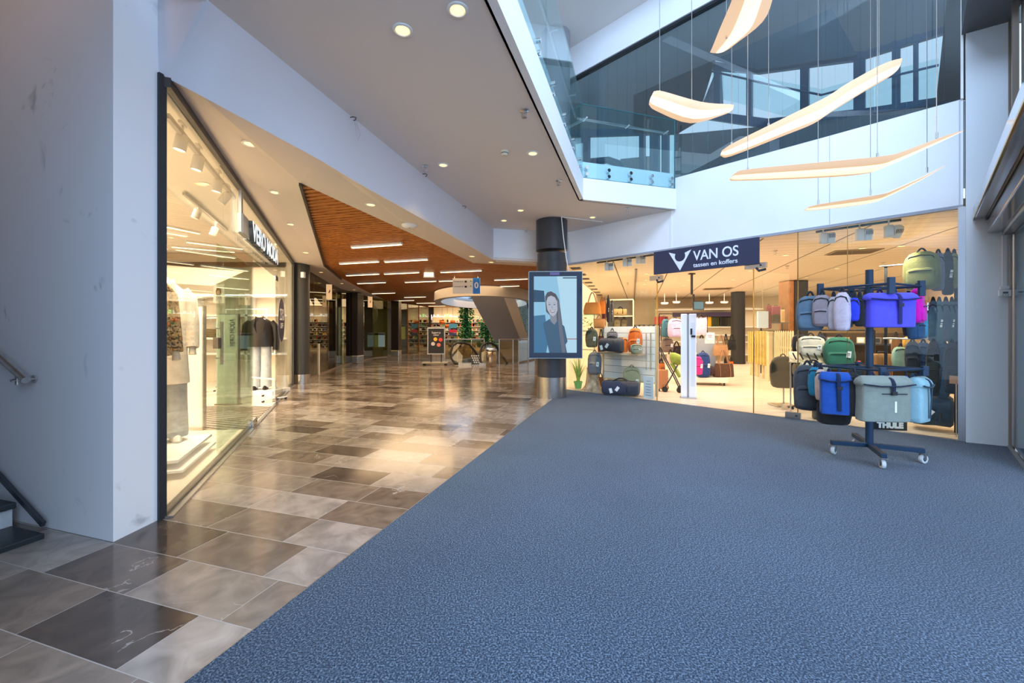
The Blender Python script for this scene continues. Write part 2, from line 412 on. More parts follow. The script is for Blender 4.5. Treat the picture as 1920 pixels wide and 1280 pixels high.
# ---- near pier with the stair wall
A = Vector((-2.55, 2.663, 0)); B = Vector((-2.495, 2.99, 0)); LV = -VV
mb = MB(); mb.prism([A, B + Vector((-0.03, 0, 0)), B + Vector((-0.03, 0, 0)) + LV * 3.4, A + LV * 3.4], (0, 0, 7.4))
struct('wall_left', mb, SCUFF, 'tall scuffed white wall beside the stair')
mb = MB(); mb.bar(B + Vector((-0.022, 0.0, 0)), B + Vector((-0.022, 0.0, 3.19)), 0.035, 0.05, up=U)
struct('trim_2', mb, BLACK)
STP = Vector((*floor_at(84, 1009), 0))
t = thing('staircase', 'dark stone stair steps rising along the white wall', 'stairs', tuple(STP))
def loc_(p, o): return Vector(p) - Vector(o.location)
for k in range(6):
    s0 = 0.30 * k
    p = LV * s0; z = 0.03 + 0.165 * k
    mb = MB(); mb.prism([p + Vector((0, 0, z - 0.035)), p + LV * 0.36 + Vector((0, 0, z - 0.035)), p + LV * 0.36 - U * 1.5 + Vector((0, 0, z - 0.035)), p - U * 1.5 + Vector((0, 0, z - 0.035))], (0, 0, 0.04))
    mb.build('tread', STAIRST, t, bev=0.006)
    if k:
        mb = MB(); q = p + LV * 0.05
        mb.prism([q + Vector((0, 0, z - 0.165)), q + LV * 0.3 + Vector((0, 0, z - 0.165)), q + LV * 0.3 - U * 1.5 + Vector((0, 0, z - 0.165)), q - U * 1.5 + Vector((0, 0, z - 0.165))], (0, 0, 0.13))
        mb.build('riser', mat('pale_stone_riser', (0.5, 0.52, 0.54), 0.6, noise=0.2), t)
mb = MB(); mb.bar(LV * 0.10 + U * 0.04 + Vector((0, 0, 0.06)), LV * 1.7 + U * 0.04 + Vector((0, 0, 0.94)), 0.02, 0.035); mb.build('stringer', DKGREY, t)
# handrail: along the wall, ends at pixel (75, 715)
hr_end = A + LV * 0.70 - U * 0.09; hr_end.z = 1.02
hr_top = A + LV * 2.9 - U * 0.09; hr_top.z = 1.02 + 2.2 * 0.52
t = thing('handrail', 'brushed steel handrail on a bracket along the stair wall', 'handrail', tuple(hr_end))
mb = MB(); mb.tube([(0, 0, 0.0), hr_top - hr_end], 0.024, 14); mb.build('rail', STEEL, t, True)
for s_ in (0.10, 1.6):
    c = LV * s_ + Vector((0, 0, s_ * 0.52)); off = Vector((0, 0, -0.055))
    mb = MB(); mb.tube([c + off - U * 0.03, c + off + U * 0.085], 0.009, 10); mb.tube([c + off + Vector((0, 0, -0.03)), c + Vector((0, 0, -0.015))], 0.01, 10)
    br = mb.build('bracket', STEEL, t, True)
    mb = MB(); mb.tube([c + off + U * 0.078, c + off + U * 0.0885], 0.026, 16); mb.build('wall_rosette', STEEL, br, True)

# ---- soffit over the fashion shop, ceiling, bulkhead
S0 = at(303, 140.6, 2.985); G1 = at(552, 491, 10.44)
apex = at_z(563, 343, 3.03); W1 = at_z(608, 497, 3.0)
bl = [at_z(380, 181, 3.10), at_z(600, 300, 3.01), at_z(665, 340, 2.98), at_z(800, 415, 2.95), at_z(925, 487, 2.91)]
B5 = at(1062, 496, 9.42); B5.z = 2.87
wr = [at_z(800, 451, 2.99), at_z(860, 480, 2.97), at_z(887, 493, 2.96), at_z(1005, 499, 2.95), at_z(1062, 501, 2.95)]
shop_edge = [at_z(644, 547, 2.95), at_z(700, 566, 2.95), at_z(735, 581, 2.95), at_z(800, 587, 2.95)]
wl = [at_z(640, 523, 3.0), at_z(690, 549, 3.0), at_z(735, 569, 3.0), at_z(800, 581, 3.0)]
SOFFIT_TRIS = []
def tri(*p): SOFFIT_TRIS.append([Vector(q) for q in p])
tri(S0, G1, W1); tri(S0, W1, apex)
tri(S0, apex, bl[0]); tri(bl[0], apex, bl[1]); tri(bl[1], apex, wr[0]); tri(bl[1], wr[0], bl[2]); tri(bl[2], wr[0], bl[3])
tri(bl[3], wr[0], wr[1]); tri(bl[3], wr[1], wr[2]); tri(bl[3], wr[2], bl[4]); tri(bl[4], wr[2], wr[3]); tri(bl[4], wr[3], wr[4]); tri(bl[4], wr[4], B5)
tri(G1, shop_edge[0], wl[0]); tri(G1, wl[0], W1)
for i in range(3):
    tri(shop_edge[i], shop_edge[i + 1], wl[i + 1]); tri(shop_edge[i], wl[i + 1], wl[i])
mb = MB()
for q in SOFFIT_TRIS: mb.prism(q, (0, 0, 0.06))
struct('ceiling_soffit', mb, SOFF, 'low soffit in front of the shops')
Z2 = 3.6
bt = [at_z(395, 0, Z2), at_z(655, 215, Z2), at_z(870, 385, Z2), at_z(925, 428, Z2)]
btm = bt[0] - (bt[1] - bt[0]).normalized() * 5.5
CORNER = at_z(1085, 375, Z2); FEND = shop_pt(1262); FEND.z = Z2; WTOP = shop_pt(1062.5); WTOP.z = Z2
fb = CORNER - U * 13.0
# bulkhead faces: lofted between the bottom and top lines
def T_(d): return Vector((-2.78 + 0.25 * d, d, Z2))
bot_line = [S0, bl[0], bl[1], bl[3], bl[4]]
top_line = [T_(2.84), T_(3.05), T_(4.3), T_(6.4), bt[3]]
def along(line, n=8):
    r = []
    for i in range(len(line) - 1): r += [line[i].lerp(line[i + 1], k / n) for k in range(n)]
    return r + [line[-1]]
bb = along(bot_line); tt_ = along(top_line)
for k in range(len(bb)):
    pass
s0t = Vector((S0.x - 0.035, S0.y - 0.01, 3.85)); S00 = S0 + Vector((-0.035, -0.01, 0.0))
fan = [s0t.lerp(tt_[0], k / 8) for k in range(8)]
bb = [S0 + Vector((0, 0, 0.0))] * 0 + [S00.lerp(bb[1], k / 9) for k in range(9)] + bb[1:]; tt_ = fan + tt_
vs = []; fs = []; NR = 5
for p, q in zip(bb, tt_): vs += [p.lerp(q, j / NR) for j in range(NR + 1)]
for i in range(len(bb) - 1):
    for j in range(NR): a = i * (NR + 1) + j; fs.append((a, a + NR + 1, a + NR + 2, a + 1))
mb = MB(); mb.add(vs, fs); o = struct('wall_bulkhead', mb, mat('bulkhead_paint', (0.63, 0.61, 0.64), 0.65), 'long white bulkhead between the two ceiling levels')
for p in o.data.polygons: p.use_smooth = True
mb = MB()
P0, P1 = bl[4], B5; Q0, Q1 = bt[3], WTOP
mb.add([P0, P1, Q1, Q0, P0 + U * 0.2, P1 + U * 0.2, Q1 + U * 0.2, Q0 + U * 0.2], [(0, 1, 2, 3), (4, 7, 6, 5), (3, 2, 6, 7)])
struct('wall_bulkhead_short', mb, WHITE, 'short white bulkhead behind the round column')
mb = MB(); cp = [fb, CORNER, FEND, WTOP, bt[3], T_(6.4), T_(4.3), T_(2.84), T_(1.0), T_(-4.5)]
mb.prism([Vector((p.x, p.y, Z2)) for p in cp], (0, 0, 0.30))
struct('ceiling', mb, CEIL, 'large pale flat ceiling under the upper floor')
# fascia and deck
ZF = 4.25
FN1 = Vector((U.y, -U.x, 0)); fdir = (FEND - CORNER); fdir.z = 0; fdir.normalize(); FN2 = Vector((fdir.y, -fdir.x, 0))
mb = MB(); fz = Vector((0, 0, ZF - Z2 + 0.01)); d01 = Vector((0, 0, -0.01))
def fasc(a, b, n):
    mb.prism([a + d01, b + d01, b + d01 + n * 0.02, a + d01 + n * 0.02], (0, 0, ZF - Z2 + 0.02))
    mb.prism([a + d01, b + d01, b + d01 + n * 0.085, a + d01 + n * 0.085], (0, 0, 0.37))
fasc(fb, CORNER, FN1); fasc(CORNER, FEND, FN2)
mb.prism([Vector((p.x, p.y, Z2 + 0.3)) for p in cp], (0, 0, ZF - Z2 - 0.3))
struct('floor_upper', mb, mat('white_fascia', (0.86, 0.87, 0.88), 0.5), 'upper floor slab with white edge')

# ---- wall over the bag shop, upper glass wall, high wall
def shop_strip(mb, px0, px1, z0, z1, th, off=0.0, n=14):
    pts = [shop_pt(px0 + (px1 - px0) * k / n, off) for k in range(n + 1)]
    for i in range(n):
        a, b = pts[i], pts[i + 1]
        mb.prism([Vector((a.x, a.y, z0)), Vector((b.x, b.y, z0)), Vector((b.x, b.y, z0)) + N_IN * th, Vector((a.x, a.y, z0)) + N_IN * th], (0, 0, z1 - z0))
ZG = 4.18; ZT = 7.05
mb = MB(); shop_strip(mb, 1062, 1258, 2.87, Z2, 0.2); shop_strip(mb, 1258, 1806, 2.87, ZG, 0.2)
struct('wall_shopfront', mb, WHITE, 'white wall above the bag shop opening')
mb = MB(); shop_strip(mb, 1062, 1806, 2.845, 2.885, 0.05, -0.03); struct('trim_3', mb, mat('grey_lintel', (0.33, 0.34, 0.38), 0.5))
mb = MB(); shop_strip(mb, 1256.5, 1259.5, 2.88, Z2, 0.02, -0.012, 1); struct('trim_4', mb, PLASTIC)
mb = MB(); shop_strip(mb, 1555, 1556.2, 2.9, ZG, 0.02, -0.006, 1); shop_strip(mb, 1798, 1800.5, 2.9, ZG, 0.02, -0.008, 1); struct('trim_5', mb, mat('joint_grey', (0.5, 0.52, 0.56), 0.6))
for k, (a, b) in enumerate(((1066, 1212), (1212, 1442), (1442, 1640), (1640, 1801))):
    mb = MB(); shop_strip(mb, a + 0.4, b - 0.4, ZG, ZT, 0.015, 0.08, 8); struct('window_%d' % (k + 1), mb, DARKG, None)
mb = MB(); shop_strip(mb, 1062, 1806, ZT, ZT + 0.05, 0.1, 0.03); struct('trim_6', mb, BLACK)
mb = MB(); shop_strip(mb, 1062, 1806, ZT + 0.05, 8.6, 0.2, 0.0); struct('wall_high', mb, WHITE, 'white wall above the tinted upper glass')
mb = MB(); shop_strip(mb, 1801, 1806.5, ZG, 8.6, 0.06, -0.03, 1); struct('trim_7', mb, PLASTIC)
mb = MB(); mb.prism([(-3, 9.9, 7.78), (1.2, 9.85, 7.78), (5.3, 5.5, 7.78), (4.6, 4.9, 7.78), (1.6, 7.6, 7.78), (-1.0, 3.0, 7.78), (-4.5, 4.0, 7.78)], (0, 0, 0.2))
struct('ceiling_upper', mb, CEIL, 'pale ceiling over the upper floor')
mb = MB(); mb.lathe([(0.31, ZF), (0.31, 7.78)], 30, (0.95, 9.05)); tag(mb.build('round_column', mat('grey_column', (0.30, 0.30, 0.31), 0.5), None, True), 'grey round column on the upper floor behind the balustrade', 'column')

# ---- reflection in the upper glass, built as a room with windows behind it
UW = 3.4
def bpoly(pts, off, th=0.05):
    a = [shop_at(x, y, off) for x, y in pts]; return a, N_IN * th
UGREY = mat('reflected_grey_wall', (0.15, 0.175, 0.185), 0.7); UDARK = mat('reflected_dark_cladding', (0.012, 0.016, 0.02), 0.45); UTEAL = mat('reflected_teal_ceiling', (0.015, 0.10, 0.15), 0.5)
BLUEFR = mat('dark_blue_window_frame', (0.02, 0.09, 0.17), 0.4)
mb = MB()
for pl in ([(1040, 250), (1040, -300), (1340, -400), (1340, 112), (1188, 178), (1188, 246)], [(1340, -400), (1920, -400), (1920, 40), (1775, 55), (1720, 72), (1607, 103), (1560, 15), (1340, 112)],
           [(1265, 252), (1440, 236), (1600, 214), (1830, 186), (1960, 330), (1265, 430)]):
    a, v = bpoly(pl, UW); mb.prism(a, v)
struct('wall_reflected_back', mb, UGREY)
mb = MB(); a, v = bpoly([(1188, 178), (1340, 112), (1316, 192), (1330, 214), (1265, 252), (1188, 247)], UW - 0.1); mb.prism(a, v); struct('wall_reflected_cladding', mb, UDARK)
mb = MB(); a, v = bpoly([(1340, 112), (1560, 15), (1607, 103), (1420, 130)], UW - 0.12); mb.prism(a, v); struct('ceiling_reflected_teal', mb, UTEAL)
mb = MB(); a, v = bpoly([(1755, 190), (1775, 0), (1810, -60), (1830, -60), (1810, 186)], UW - 0.4); mb.prism(a, v); struct('trim_8', mb, UDARK)
mb = MB()
for x0, x1, y0, y1 in ((1338, 1350, 118, 212), (1399, 1409, 128, 216), (1500, 1516, 116, 212), (1600, 1622, 96, 214), (1672, 1688, 76, 205), (1712, 1722, 64, 200)):
    a, v = bpoly([(x0, y1), (x1, y1), (x1, y0), (x0, y0)], UW - 0.02, 0.12); mb.prism(a, v)
for q in ([(1335, 130), (1420, 137), (1607, 112), (1775, 60), (1775, 48), (1607, 100), (1420, 127), (1335, 114)], [(1318, 222), (1440, 240), (1620, 214), (1800, 190), (1800, 176), (1620, 203), (1440, 222), (1318, 206)]):
    a, v = bpoly(q, UW - 0.03, 0.1); mb.prism(a, v)
o = struct('window_5', mb, BLUEFR)  # window bars of the reflected view, modelled behind the glass
mb = MB(); a, v = bpoly([(1316, 208), (1318, 192), (1345, 126), (1352, 126), (1356, 210)], UW + 1.5); mb.prism(a, v); tag(mb.build('brick_building', BRICK), 'grey brick building reflected in the upper glass, built behind it', 'building')  # mirrored building, placed as a solid beyond the glass
t = thing('reflected_guard_rail', 'dark handrail reflected in the tinted glass, built behind it', 'railing', tuple(shop_at(1400, 150, UW - 0.5)))  # mirrored railing, modelled as a real one behind the glass
ln = [shop_at(x, y, UW - 0.5) for x, y in ((1335, 134), (1395, 147), (1440, 158), (1540, 178), (1660, 146), (1760, 122))]
mb = MB(); mb.tube([p - Vector(t.location) for p in ln], 0.022, 8); mb.build('handrail', BLUEFR, t, True)
mb = MB()
for i in range(len(ln) - 1):
    a = ln[i] - Vector(t.location); b = ln[i + 1] - Vector(t.location)
    mb.prism([a + Vector((0, 0, 0.12)), b + Vector((0, 0, 0.12)), b + Vector((0, 0, -0.6)), a + Vector((0, 0, -0.6))], N_IN * 0.012)
mb.build('glass_panel', RAILG, t)
# lower window strip behind the balustrade corner
mb = MB()
for x0, x1, y0, y1 in ((1090, 1103, 240, 330), (1198, 1207, 240, 335), (1218, 1234, 240, 338), (1240, 1252, 240, 340)):
    a, v = bpoly([(x0, y1), (x1, y1), (x1, y0), (x0, y0)], UW - 0.05, 0.12); mb.prism(a, v)
a, v = bpoly([(1040, 258), (1270, 250), (1270, 236), (1040, 246)], UW - 0.05, 0.12); mb.prism(a, v)
struct('window_6', mb, BLUEFR)
mb = MB(); a, v = bpoly([(1163, 330), (1163, 298), (1222, 292), (1222, 330)], UW + 0.6, 0.3); mb.prism(a, v); tag(mb.build('brick_building', BRICK), 'low grey brick wall seen through the lower upstairs windows', 'building')
mb = MB(); pts = [shop_at(x, y, UW + 0.3) for x, y in ((1078, 312), (1105, 303), (1140, 300), (1163, 308), (1172, 325))]
mb.tube(pts, 0.11, 8); tag(mb.build('roof_edge', BLUEFR, None, True), 'dark curved roof edge outside the upstairs windows', 'roof')

# ---- balustrades
t = thing('glass_balustrade', 'long frameless glass balustrade running along the ceiling edge', 'balustrade', tuple(CORNER))
o0 = Vector(CORNER)
L1 = 13.0
for k in range(9):
    a = -U * (0.03 + k * 1.45); b = -U * (0.03 + (k + 1) * 1.45 - 0.012)
    mb = MB(); n = FN1 * 0.06
    mb.prism([a + n + Vector((0, 0, 0.37)), b + n + Vector((0, 0, 0.37)), b + n + Vector((0, 0, 1.62)), a + n + Vector((0, 0, 1.62))], FN1 * 0.017); pn = mb.build('glass_panel', RAILG, t)
    mb = MB(); mb.bar(a + n + FN1 * 0.0085 + Vector((0, 0, 0.368)), b + n + FN1 * 0.0085 + Vector((0, 0, 0.368)), 0.02, 0.006); mb.build('panel_edge', mat('green_glass_edge', (0.03, 0.16, 0.17), 0.15), pn)
    for f in (0.25, 0.75):
        q = a.lerp(b, f)
        for z in (0.42, 0.54):
            mb = MB(); mb.tube([q + FN1 * 0.018 + Vector((0, 0, z)), q + FN1 * 0.10 + Vector((0, 0, z))], 0.026, 14); mb.build('standoff', CHROME, pn, True)
    mb = MB(); q = a.lerp(b, 0.5); mb.tube([q + n + Vector((0, 0, 1.40)), q - FN1 * 0.05 + Vector((0, 0, 1.40))], 0.012, 8); mb.build('rail_bracket', STEEL, pn, True)
mb = MB(); mb.tube([-U * 0.02 - FN1 * 0.05 + Vector((0, 0, 1.43)), -U * L1 - FN1 * 0.05 + Vector((0, 0, 1.43))], 0.021, 12); mb.build('handrail', STEEL, t, True)
t = thing('glass_balustrade', 'short glass balustrade meeting the white wall beside the tinted glass', 'balustrade', tuple(CORNER))
Lf = (Vector((FEND.x, FEND.y, 0)) - Vector((CORNER.x, CORNER.y, 0))).length
a = fdir * 0.0; b = fdir * (Lf - 0.02); n = FN2 * 0.06
mb = MB(); mb.prism([a + n + Vector((0, 0, 0.37)), b + n + Vector((0, 0, 0.37)), b + n + Vector((0, 0, 1.62)), a + n + Vector((0, 0, 1.62))], FN2 * 0.017); pn = mb.build('glass_panel', RAILG, t)
mb = MB(); mb.bar(a + n + FN2 * 0.0085 + Vector((0, 0, 0.368)), b + n + FN2 * 0.0085 + Vector((0, 0, 0.368)), 0.02, 0.008)
mb.bar(a + n + FN2 * 0.0085 + Vector((0, 0, 1.622)), b + n + FN2 * 0.0085 + Vector((0, 0, 1.622)), 0.02, 0.006)
mb.bar(b + n + FN2 * 0.0085 + Vector((0, 0, 0.37)), b + n + FN2 * 0.0085 + Vector((0, 0, 1.622)), 0.02, 0.006, up=FN2)
mb.build('panel_edge', mat('green_glass_edge'), pn)
for f in (0.06, 0.28, 0.51, 0.74, 0.96):
    q = a.lerp(b, f)
    for z in (0.43, 0.54):
        mb = MB(); mb.tube([q + FN2 * 0.018 + Vector((0, 0, z)), q + FN2 * 0.10 + Vector((0, 0, z))], 0.03, 16); mb.build('standoff', CHROME, pn, True)
mb = MB(); mb.tube([a - FN2 * 0.05 + Vector((0, 0, 1.43)), b - FN2 * 0.05 - fdir * 0.06 + Vector((0, 0, 1.43))], 0.021, 12); hr = mb.build('handrail', STEEL, t, True)
for f in (0.06, 0.5, 0.92):
    q = a.lerp(b, f); mb = MB(); mb.tube([q + n + FN2 * 0.03 + Vector((0, 0, 1.40)), q - FN2 * 0.05 + Vector((0, 0, 1.40))], 0.014, 10); mb.build('rail_bracket', CHROME, hr, True)

# ---- wood slat ceiling with the oval void, linear lamps
ZW = 3.06
wpoly = [apex, W1] + wl + [at_z(1000, 581, 3.0), at_z(1120, 581, 3.0)] + [wr[4], wr[3], wr[2], wr[1], wr[0]]
VC = Vector((-1.25, 19.6, 0)); VRX, VRY = 2.15, 4.4
void = [Vector((VC.x + VRX * math.cos(2 * math.pi * k / 40), VC.y + VRY * math.sin(2 * math.pi * k / 40), 0)) for k in range(40)]
def uv2(p): return (p.x * U.x + p.y * U.y, p.x * VV.x + p.y * VV.y)
wp = [uv2(p) for p in wpoly]; vp = [uv2(p) for p in void]
def cuts(poly, u):
    r = []
    for i in range(len(poly)):
        (a, b), (c, d) = poly[i], poly[(i + 1) % len(poly)]
        if (a > u) != (c > u): r.append(b + (d - b) * (u - a) / (c - a))
    return sorted(r)
mb = MB(); back = MB()
u = min(p[0] for p in wp) + 0.03; umax = max(p[0] for p in wp)
while u < umax:
    c = sorted(cuts(wp, u) + cuts(vp, u))
    for i in range(0, len(c) - 1, 2):
        if c[i + 1] - c[i] > 0.03:
            a = U * u + VV * c[i]; b = U * u + VV * c[i + 1]
            mb.bar(a + Vector((0, 0, ZW)), b + Vector((0, 0, ZW)), 0.068, 0.07)
            back.bar(a + Vector((0, 0, ZW + 0.10)), b + Vector((0, 0, ZW + 0.10)), 0.116, 0.02)
    u += 0.115
struct('ceiling_timber', mb, WOODCEIL, 'warm timber slat ceiling over the arcade')
struct('ceiling_backing', back, mat('dark_slat_backing', (0.035, 0.014, 0.006), 0.8))
mb = MB()
for a, b in ((apex, W1), (W1, wl[0])):
    mb.bar(a + Vector((0, 0, 0.05)), b + Vector((0, 0, 0.05)), 0.03, 0.16)
struct('trim_9', mb, mat('dark_bronze_edge', (0.05, 0.035, 0.03), 0.5))
lin = [(653, 461, 758, 455), (631.5, 491.5, 714.5, 488.5), (717, 488.5, 805, 484), (644.6, 514, 714.5, 512), (717, 511.4, 788.6, 508.7), (666.6, 529.4, 726, 527.9), (756.6, 527.3, 820, 525.3),
       (695, 548.6, 743, 548), (756, 555.6, 800, 555.6), (737.6, 562, 778, 562.6), (823.5, 508, 904.5, 505.4), (822.5, 525.3, 849, 524.5), (926, 523, 989.5, 521), (908.4, 536, 974, 534.6),
       (779.5, 567, 817.6, 567), (802, 572.5, 836, 572.5), (964, 552.6, 989, 552)]
where = ['first in the timber ceiling near the triangular tip', 'in the second row, its outer end nearest the shop columns', 'in the second row, inner of the pair', 'in the third row, nearest the shop columns', 'in the third row, inner of the pair',
         'in the fourth row, beside the black box column', 'behind the small lit exit box', 'in the sixth row by the dark glass fronts', 'in the sixth row before the oval opening', 'far row, over the yellow glass', 'between the bulkhead corner and the exit box',
         'just behind the hanging direction sign', 'beside the round column, front one', 'above the curved escalator rim', 'deep row before the far column', 'deepest row before the lit shelf shop', 'beside the oval rim, next to the screen']
for (x0, y0, x1, y1), wd in zip(lin, where):
    c = at_z((x0 + x1) / 2, (y0 + y1) / 2, ZW - 0.04); ln_ = (x1 - x0) / F * c.y * 1.0 / VV.x * 0.97
    t = thing('linear_lamp', 'thin glowing linear lamp ' + wd, 'ceiling lamp', tuple(c), math.atan2(VV.y, VV.x), 'linear lamps in the timber ceiling')
    mb = MB(); mb.box((0, 0, -0.017), (ln_ + 0.03, 0.065, 0.038)); mb.build('housing', PLASTIC, t)
    mb = MB(); mb.box((0, 0, -0.040), (ln_, 0.05, 0.012)); mb.build('diffuser', LINE, t)

# ---- upper structure behind the camera side (entrance glazing) and the door front
P = Vector((5.47, 5.02, 0)); Q = Vector((5.77, 4.83, 0))
mb = MB(); mb.prism([P, Q, Q + DOOR_DIR * 0.25, P + N_IN * 0.3], (0, 0, 4.93))
struct('wall_right', mb, mat('smooth_white_panel', (0.84, 0.86, 0.87), 0.45), 'smooth white wall panel between shop and door')
mb = MB(); sp = shop_pt(1804); mb.bar(sp - N_IN * 0.0 + Vector((0, 0, 0)), sp + Vector((0, 0, 2.86)), 0.07, 0.07, up=N_IN); struct('trim_10', mb, ALU)
mb = MB(); mb.bar(Q + Vector((0.02, -0.0, 0)), Q + Vector((0.02, 0, 6.2)), 0.05, 0.06, up=DOOR_DIR); struct('trim_11', mb, mat('bronze_frame', (0.33, 0.26, 0.20), 0.35, metal=0.6))

# unseen walls and roofs added to block sky light and shade the stair
mb = MB(); wallquad(mb, (-1.35, 0.15), (-1.35, -6), 0, 7.4, 0.15, (-1, 0)); wallquad(mb, (-1.35, -6), (-9, -6), 0, 7.4, 0.15, (0, -1)); wallquad(mb, (-9, -6), (-9, 5), 0, 7.4, 0.15, (-1, 0)); struct('wall_stair_blocker', mb, mat('blocker_pale_wall', (0.72, 0.72, 0.74), 0.7))  # out of view, added to keep daylight off the stair wall
mb = MB(); mb.prism([(-9, -6, 7.4), (-1.3, -6, 7.4), (-1.3, 2.6, 7.4), (-2.5, 3.2, 7.4), (-9, 5.5, 7.4)], (0, 0, 0.15)); struct('ceiling_stair_blocker', mb, mat('blocker_brown_roof', (0.42, 0.33, 0.27), 0.7))
mb = MB(); mb.prism([(-6, -6, 9.1), (9, -6, 9.1), (9, 4.5, 9.1), (3.0, 10.5, 9.1), (-6, 10.5, 9.1)], (0, 0, 0.15)); struct('ceiling_atrium', mb, CEIL)  # unseen solid roof, added to keep the sky out of the glass
l = bpy.data.lights.new('stair_lamp', 'SPOT'); l.energy = 230; l.color = (1, 0.55, 0.28); l.spot_size = R(75); l.spot_blend = 1.0; l.shadow_soft_size = 0.3
o = bpy.data.objects.new('stair_lamp', l); COL.objects.link(o); o.location = (-3.3, 0.6, 6.9); o.rotation_euler = (Vector((-3.4, 2.9, 5.3)) - Vector(o.location)).to_track_quat('-Z', 'Y').to_euler()
# ================================================================== MALL FIXTURES
def soffit_hit(px, py):
    o = Vector((0, 0, EYE)); d = at(px, py, 1.0) - o
    for a, b, c in SOFFIT_TRIS:
        from mathutils.geometry import intersect_ray_tri
        h = intersect_ray_tri(a, b, c, d, o, True)
        if h is not None: return h
    return at_z(px, py, 2.98)
def plane_hit(px, py): return at_z(px, py, Z2 - 0.011 + 0.011)
# ---- recessed downlights
def downlight(p, label, r=0.055, power=0):
    t = thing('recessed_downlight', label, 'ceiling lamp', tuple(p), 0, 'recessed downlights')
    mb = MB(); mb.lathe([(r * 1.45, 0.0), (r * 1.45, -0.006), (r * 1.1, -0.010), (r * 1.0, -0.004), (r, 0.0)], 22); mb.build('trim_ring', PLASTIC, t, True)
    mb = MB(); mb.lathe([(r * 0.98, -0.0035), (r * 0.5, -0.0055), (0.001, -0.006)], 18); mb.build('bulb', GLOW, t, True)
    if power:
        l = bpy.data.lights.new('downlight_beam', 'SPOT'); l.energy = power; l.color = (1, 0.76, 0.48); l.spot_size = R(95); l.spot_blend = 0.8; l.shadow_soft_size = 0.05
        o = bpy.data.objects.new('downlight_beam', l); COL.objects.link(o); o.location = p + Vector((0, 0, -0.03))
zn = Vector((0, 0, -0.001))
for (px, py, lb, pw) in ((755, 56, 'brighter downlight in the pale ceiling, second from the upper picture edge', 14), (858, 18, 'large looking downlight cut near the upper picture edge', 14),
        (831, 309, 'small downlight in the pale ceiling beside the bulkhead sprinkler', 14), (999, 287, 'small downlight next to the cream smoke detector', 14),
        (945, 413, 'downlight in front of the bulkhead corner', 0), (976, 394, 'downlight before the round column', 10), (1111, 407, 'downlight on the far side of the round column', 8)):
    downlight(at_z(px, py, Z2) + Vector((0, 0, -0.0005)), lb, 0.05 if py > 100 else 0.052, pw)
for (px, py, lb, pw) in ((469, 269, 'downlight in the soffit over the fashion shop, the closest one', 22), (516, 360, 'second soffit downlight along the fashion shop front', 22), (546, 420, 'third soffit downlight beside the timber edge', 16),
        (573, 473, 'last soffit downlight before the charcoal column', 0), (695, 383, 'downlight in the strip between timber and bulkhead', 12), (885, 480, 'downlight near the bulkhead corner on the narrow strip', 0),
        (921, 491, 'tiny downlight under the short bulkhead', 0), (602, 510, 'soffit downlight just past the charcoal column', 0), (641, 531, 'soffit downlight before the tall black box column', 0), (664, 543, 'soffit downlight above the box column', 0), (690, 555, 'far soffit downlight past the box column', 0)):
    downlight(soffit_hit(px, py) + zn, lb, 0.05, pw)
# ---- sprinklers, detectors, hooks
def sprinkler(p, label):
    t = thing('sprinkler_head', label, 'sprinkler', tuple(p), 0, 'sprinkler heads')
    mb = MB(); mb.lathe([(0.045, 0), (0.045, -0.006), (0.02, -0.012)], 18); mb.build('escutcheon', CHROME, t, True)
    mb = MB(); mb.tube([(0, 0, -0.005), (0, 0, -0.03)], 0.012, 8); mb.tube([(0.02, 0, -0.025), (0.022, 0, -0.055), (0, 0, -0.07)], 0.004, 6); mb.tube([(-0.02, 0, -0.025), (-0.022, 0, -0.055), (0, 0, -0.07)], 0.004, 6); mb.build('frame_arms', STEEL, t, True)
    mb = MB(); mb.lathe([(0.028, -0.07), (0.028, -0.074), (0.005, -0.076)], 14); mb.build('deflector', STEEL, t, True)
for px, py, lb in ((983, 207, 'sprinkler head in the pale ceiling nearest the glass balustrade'), (797, 311, 'sprinkler head close to the bulkhead line'), (1048, 338, 'sprinkler head before the ceiling corner'), (1176, 390, 'sprinkler head near the white wall seam'), (987, 428, 'sprinkler head against the short bulkhead')):
    sprinkler(at_z(px, py, Z2), lb)
t = thing('smoke_detector', 'cream round smoke detector on the pale ceiling', 'smoke detector', tuple(at_z(946, 284, Z2)))
mb = MB(); mb.lathe([(0.055, 0), (0.055, -0.012), (0.046, -0.02), (0.046, -0.032), (0.036, -0.04), (0.03, -0.052), (0.001, -0.054)], 24); mb.build('body', mat('cream_plastic', (0.72, 0.66, 0.52), 0.5), t, True)
mb = MB(); mb.lathe([(0.047, -0.022), (0.048, -0.026), (0.047, -0.03)], 24); mb.build('sensing_slot', INK, t, True)
p = soffit_hit(768, 421)
t = thing('wireless_access_point', 'white oval access point on the soffit beside the timber', 'access point', tuple(p))
mb = MB(); mb.lathe([(0.12, 0), (0.125, -0.015), (0.1, -0.04), (0.05, -0.05), (0.001, -0.051)], 26); mb.build('shell', PLASTIC, t, True)
mb = MB(); mb.lathe([(0.012, -0.049), (0.012, -0.054), (0.001, -0.055)], 10); mb.build('status_lamp', DKGREY, t, True)
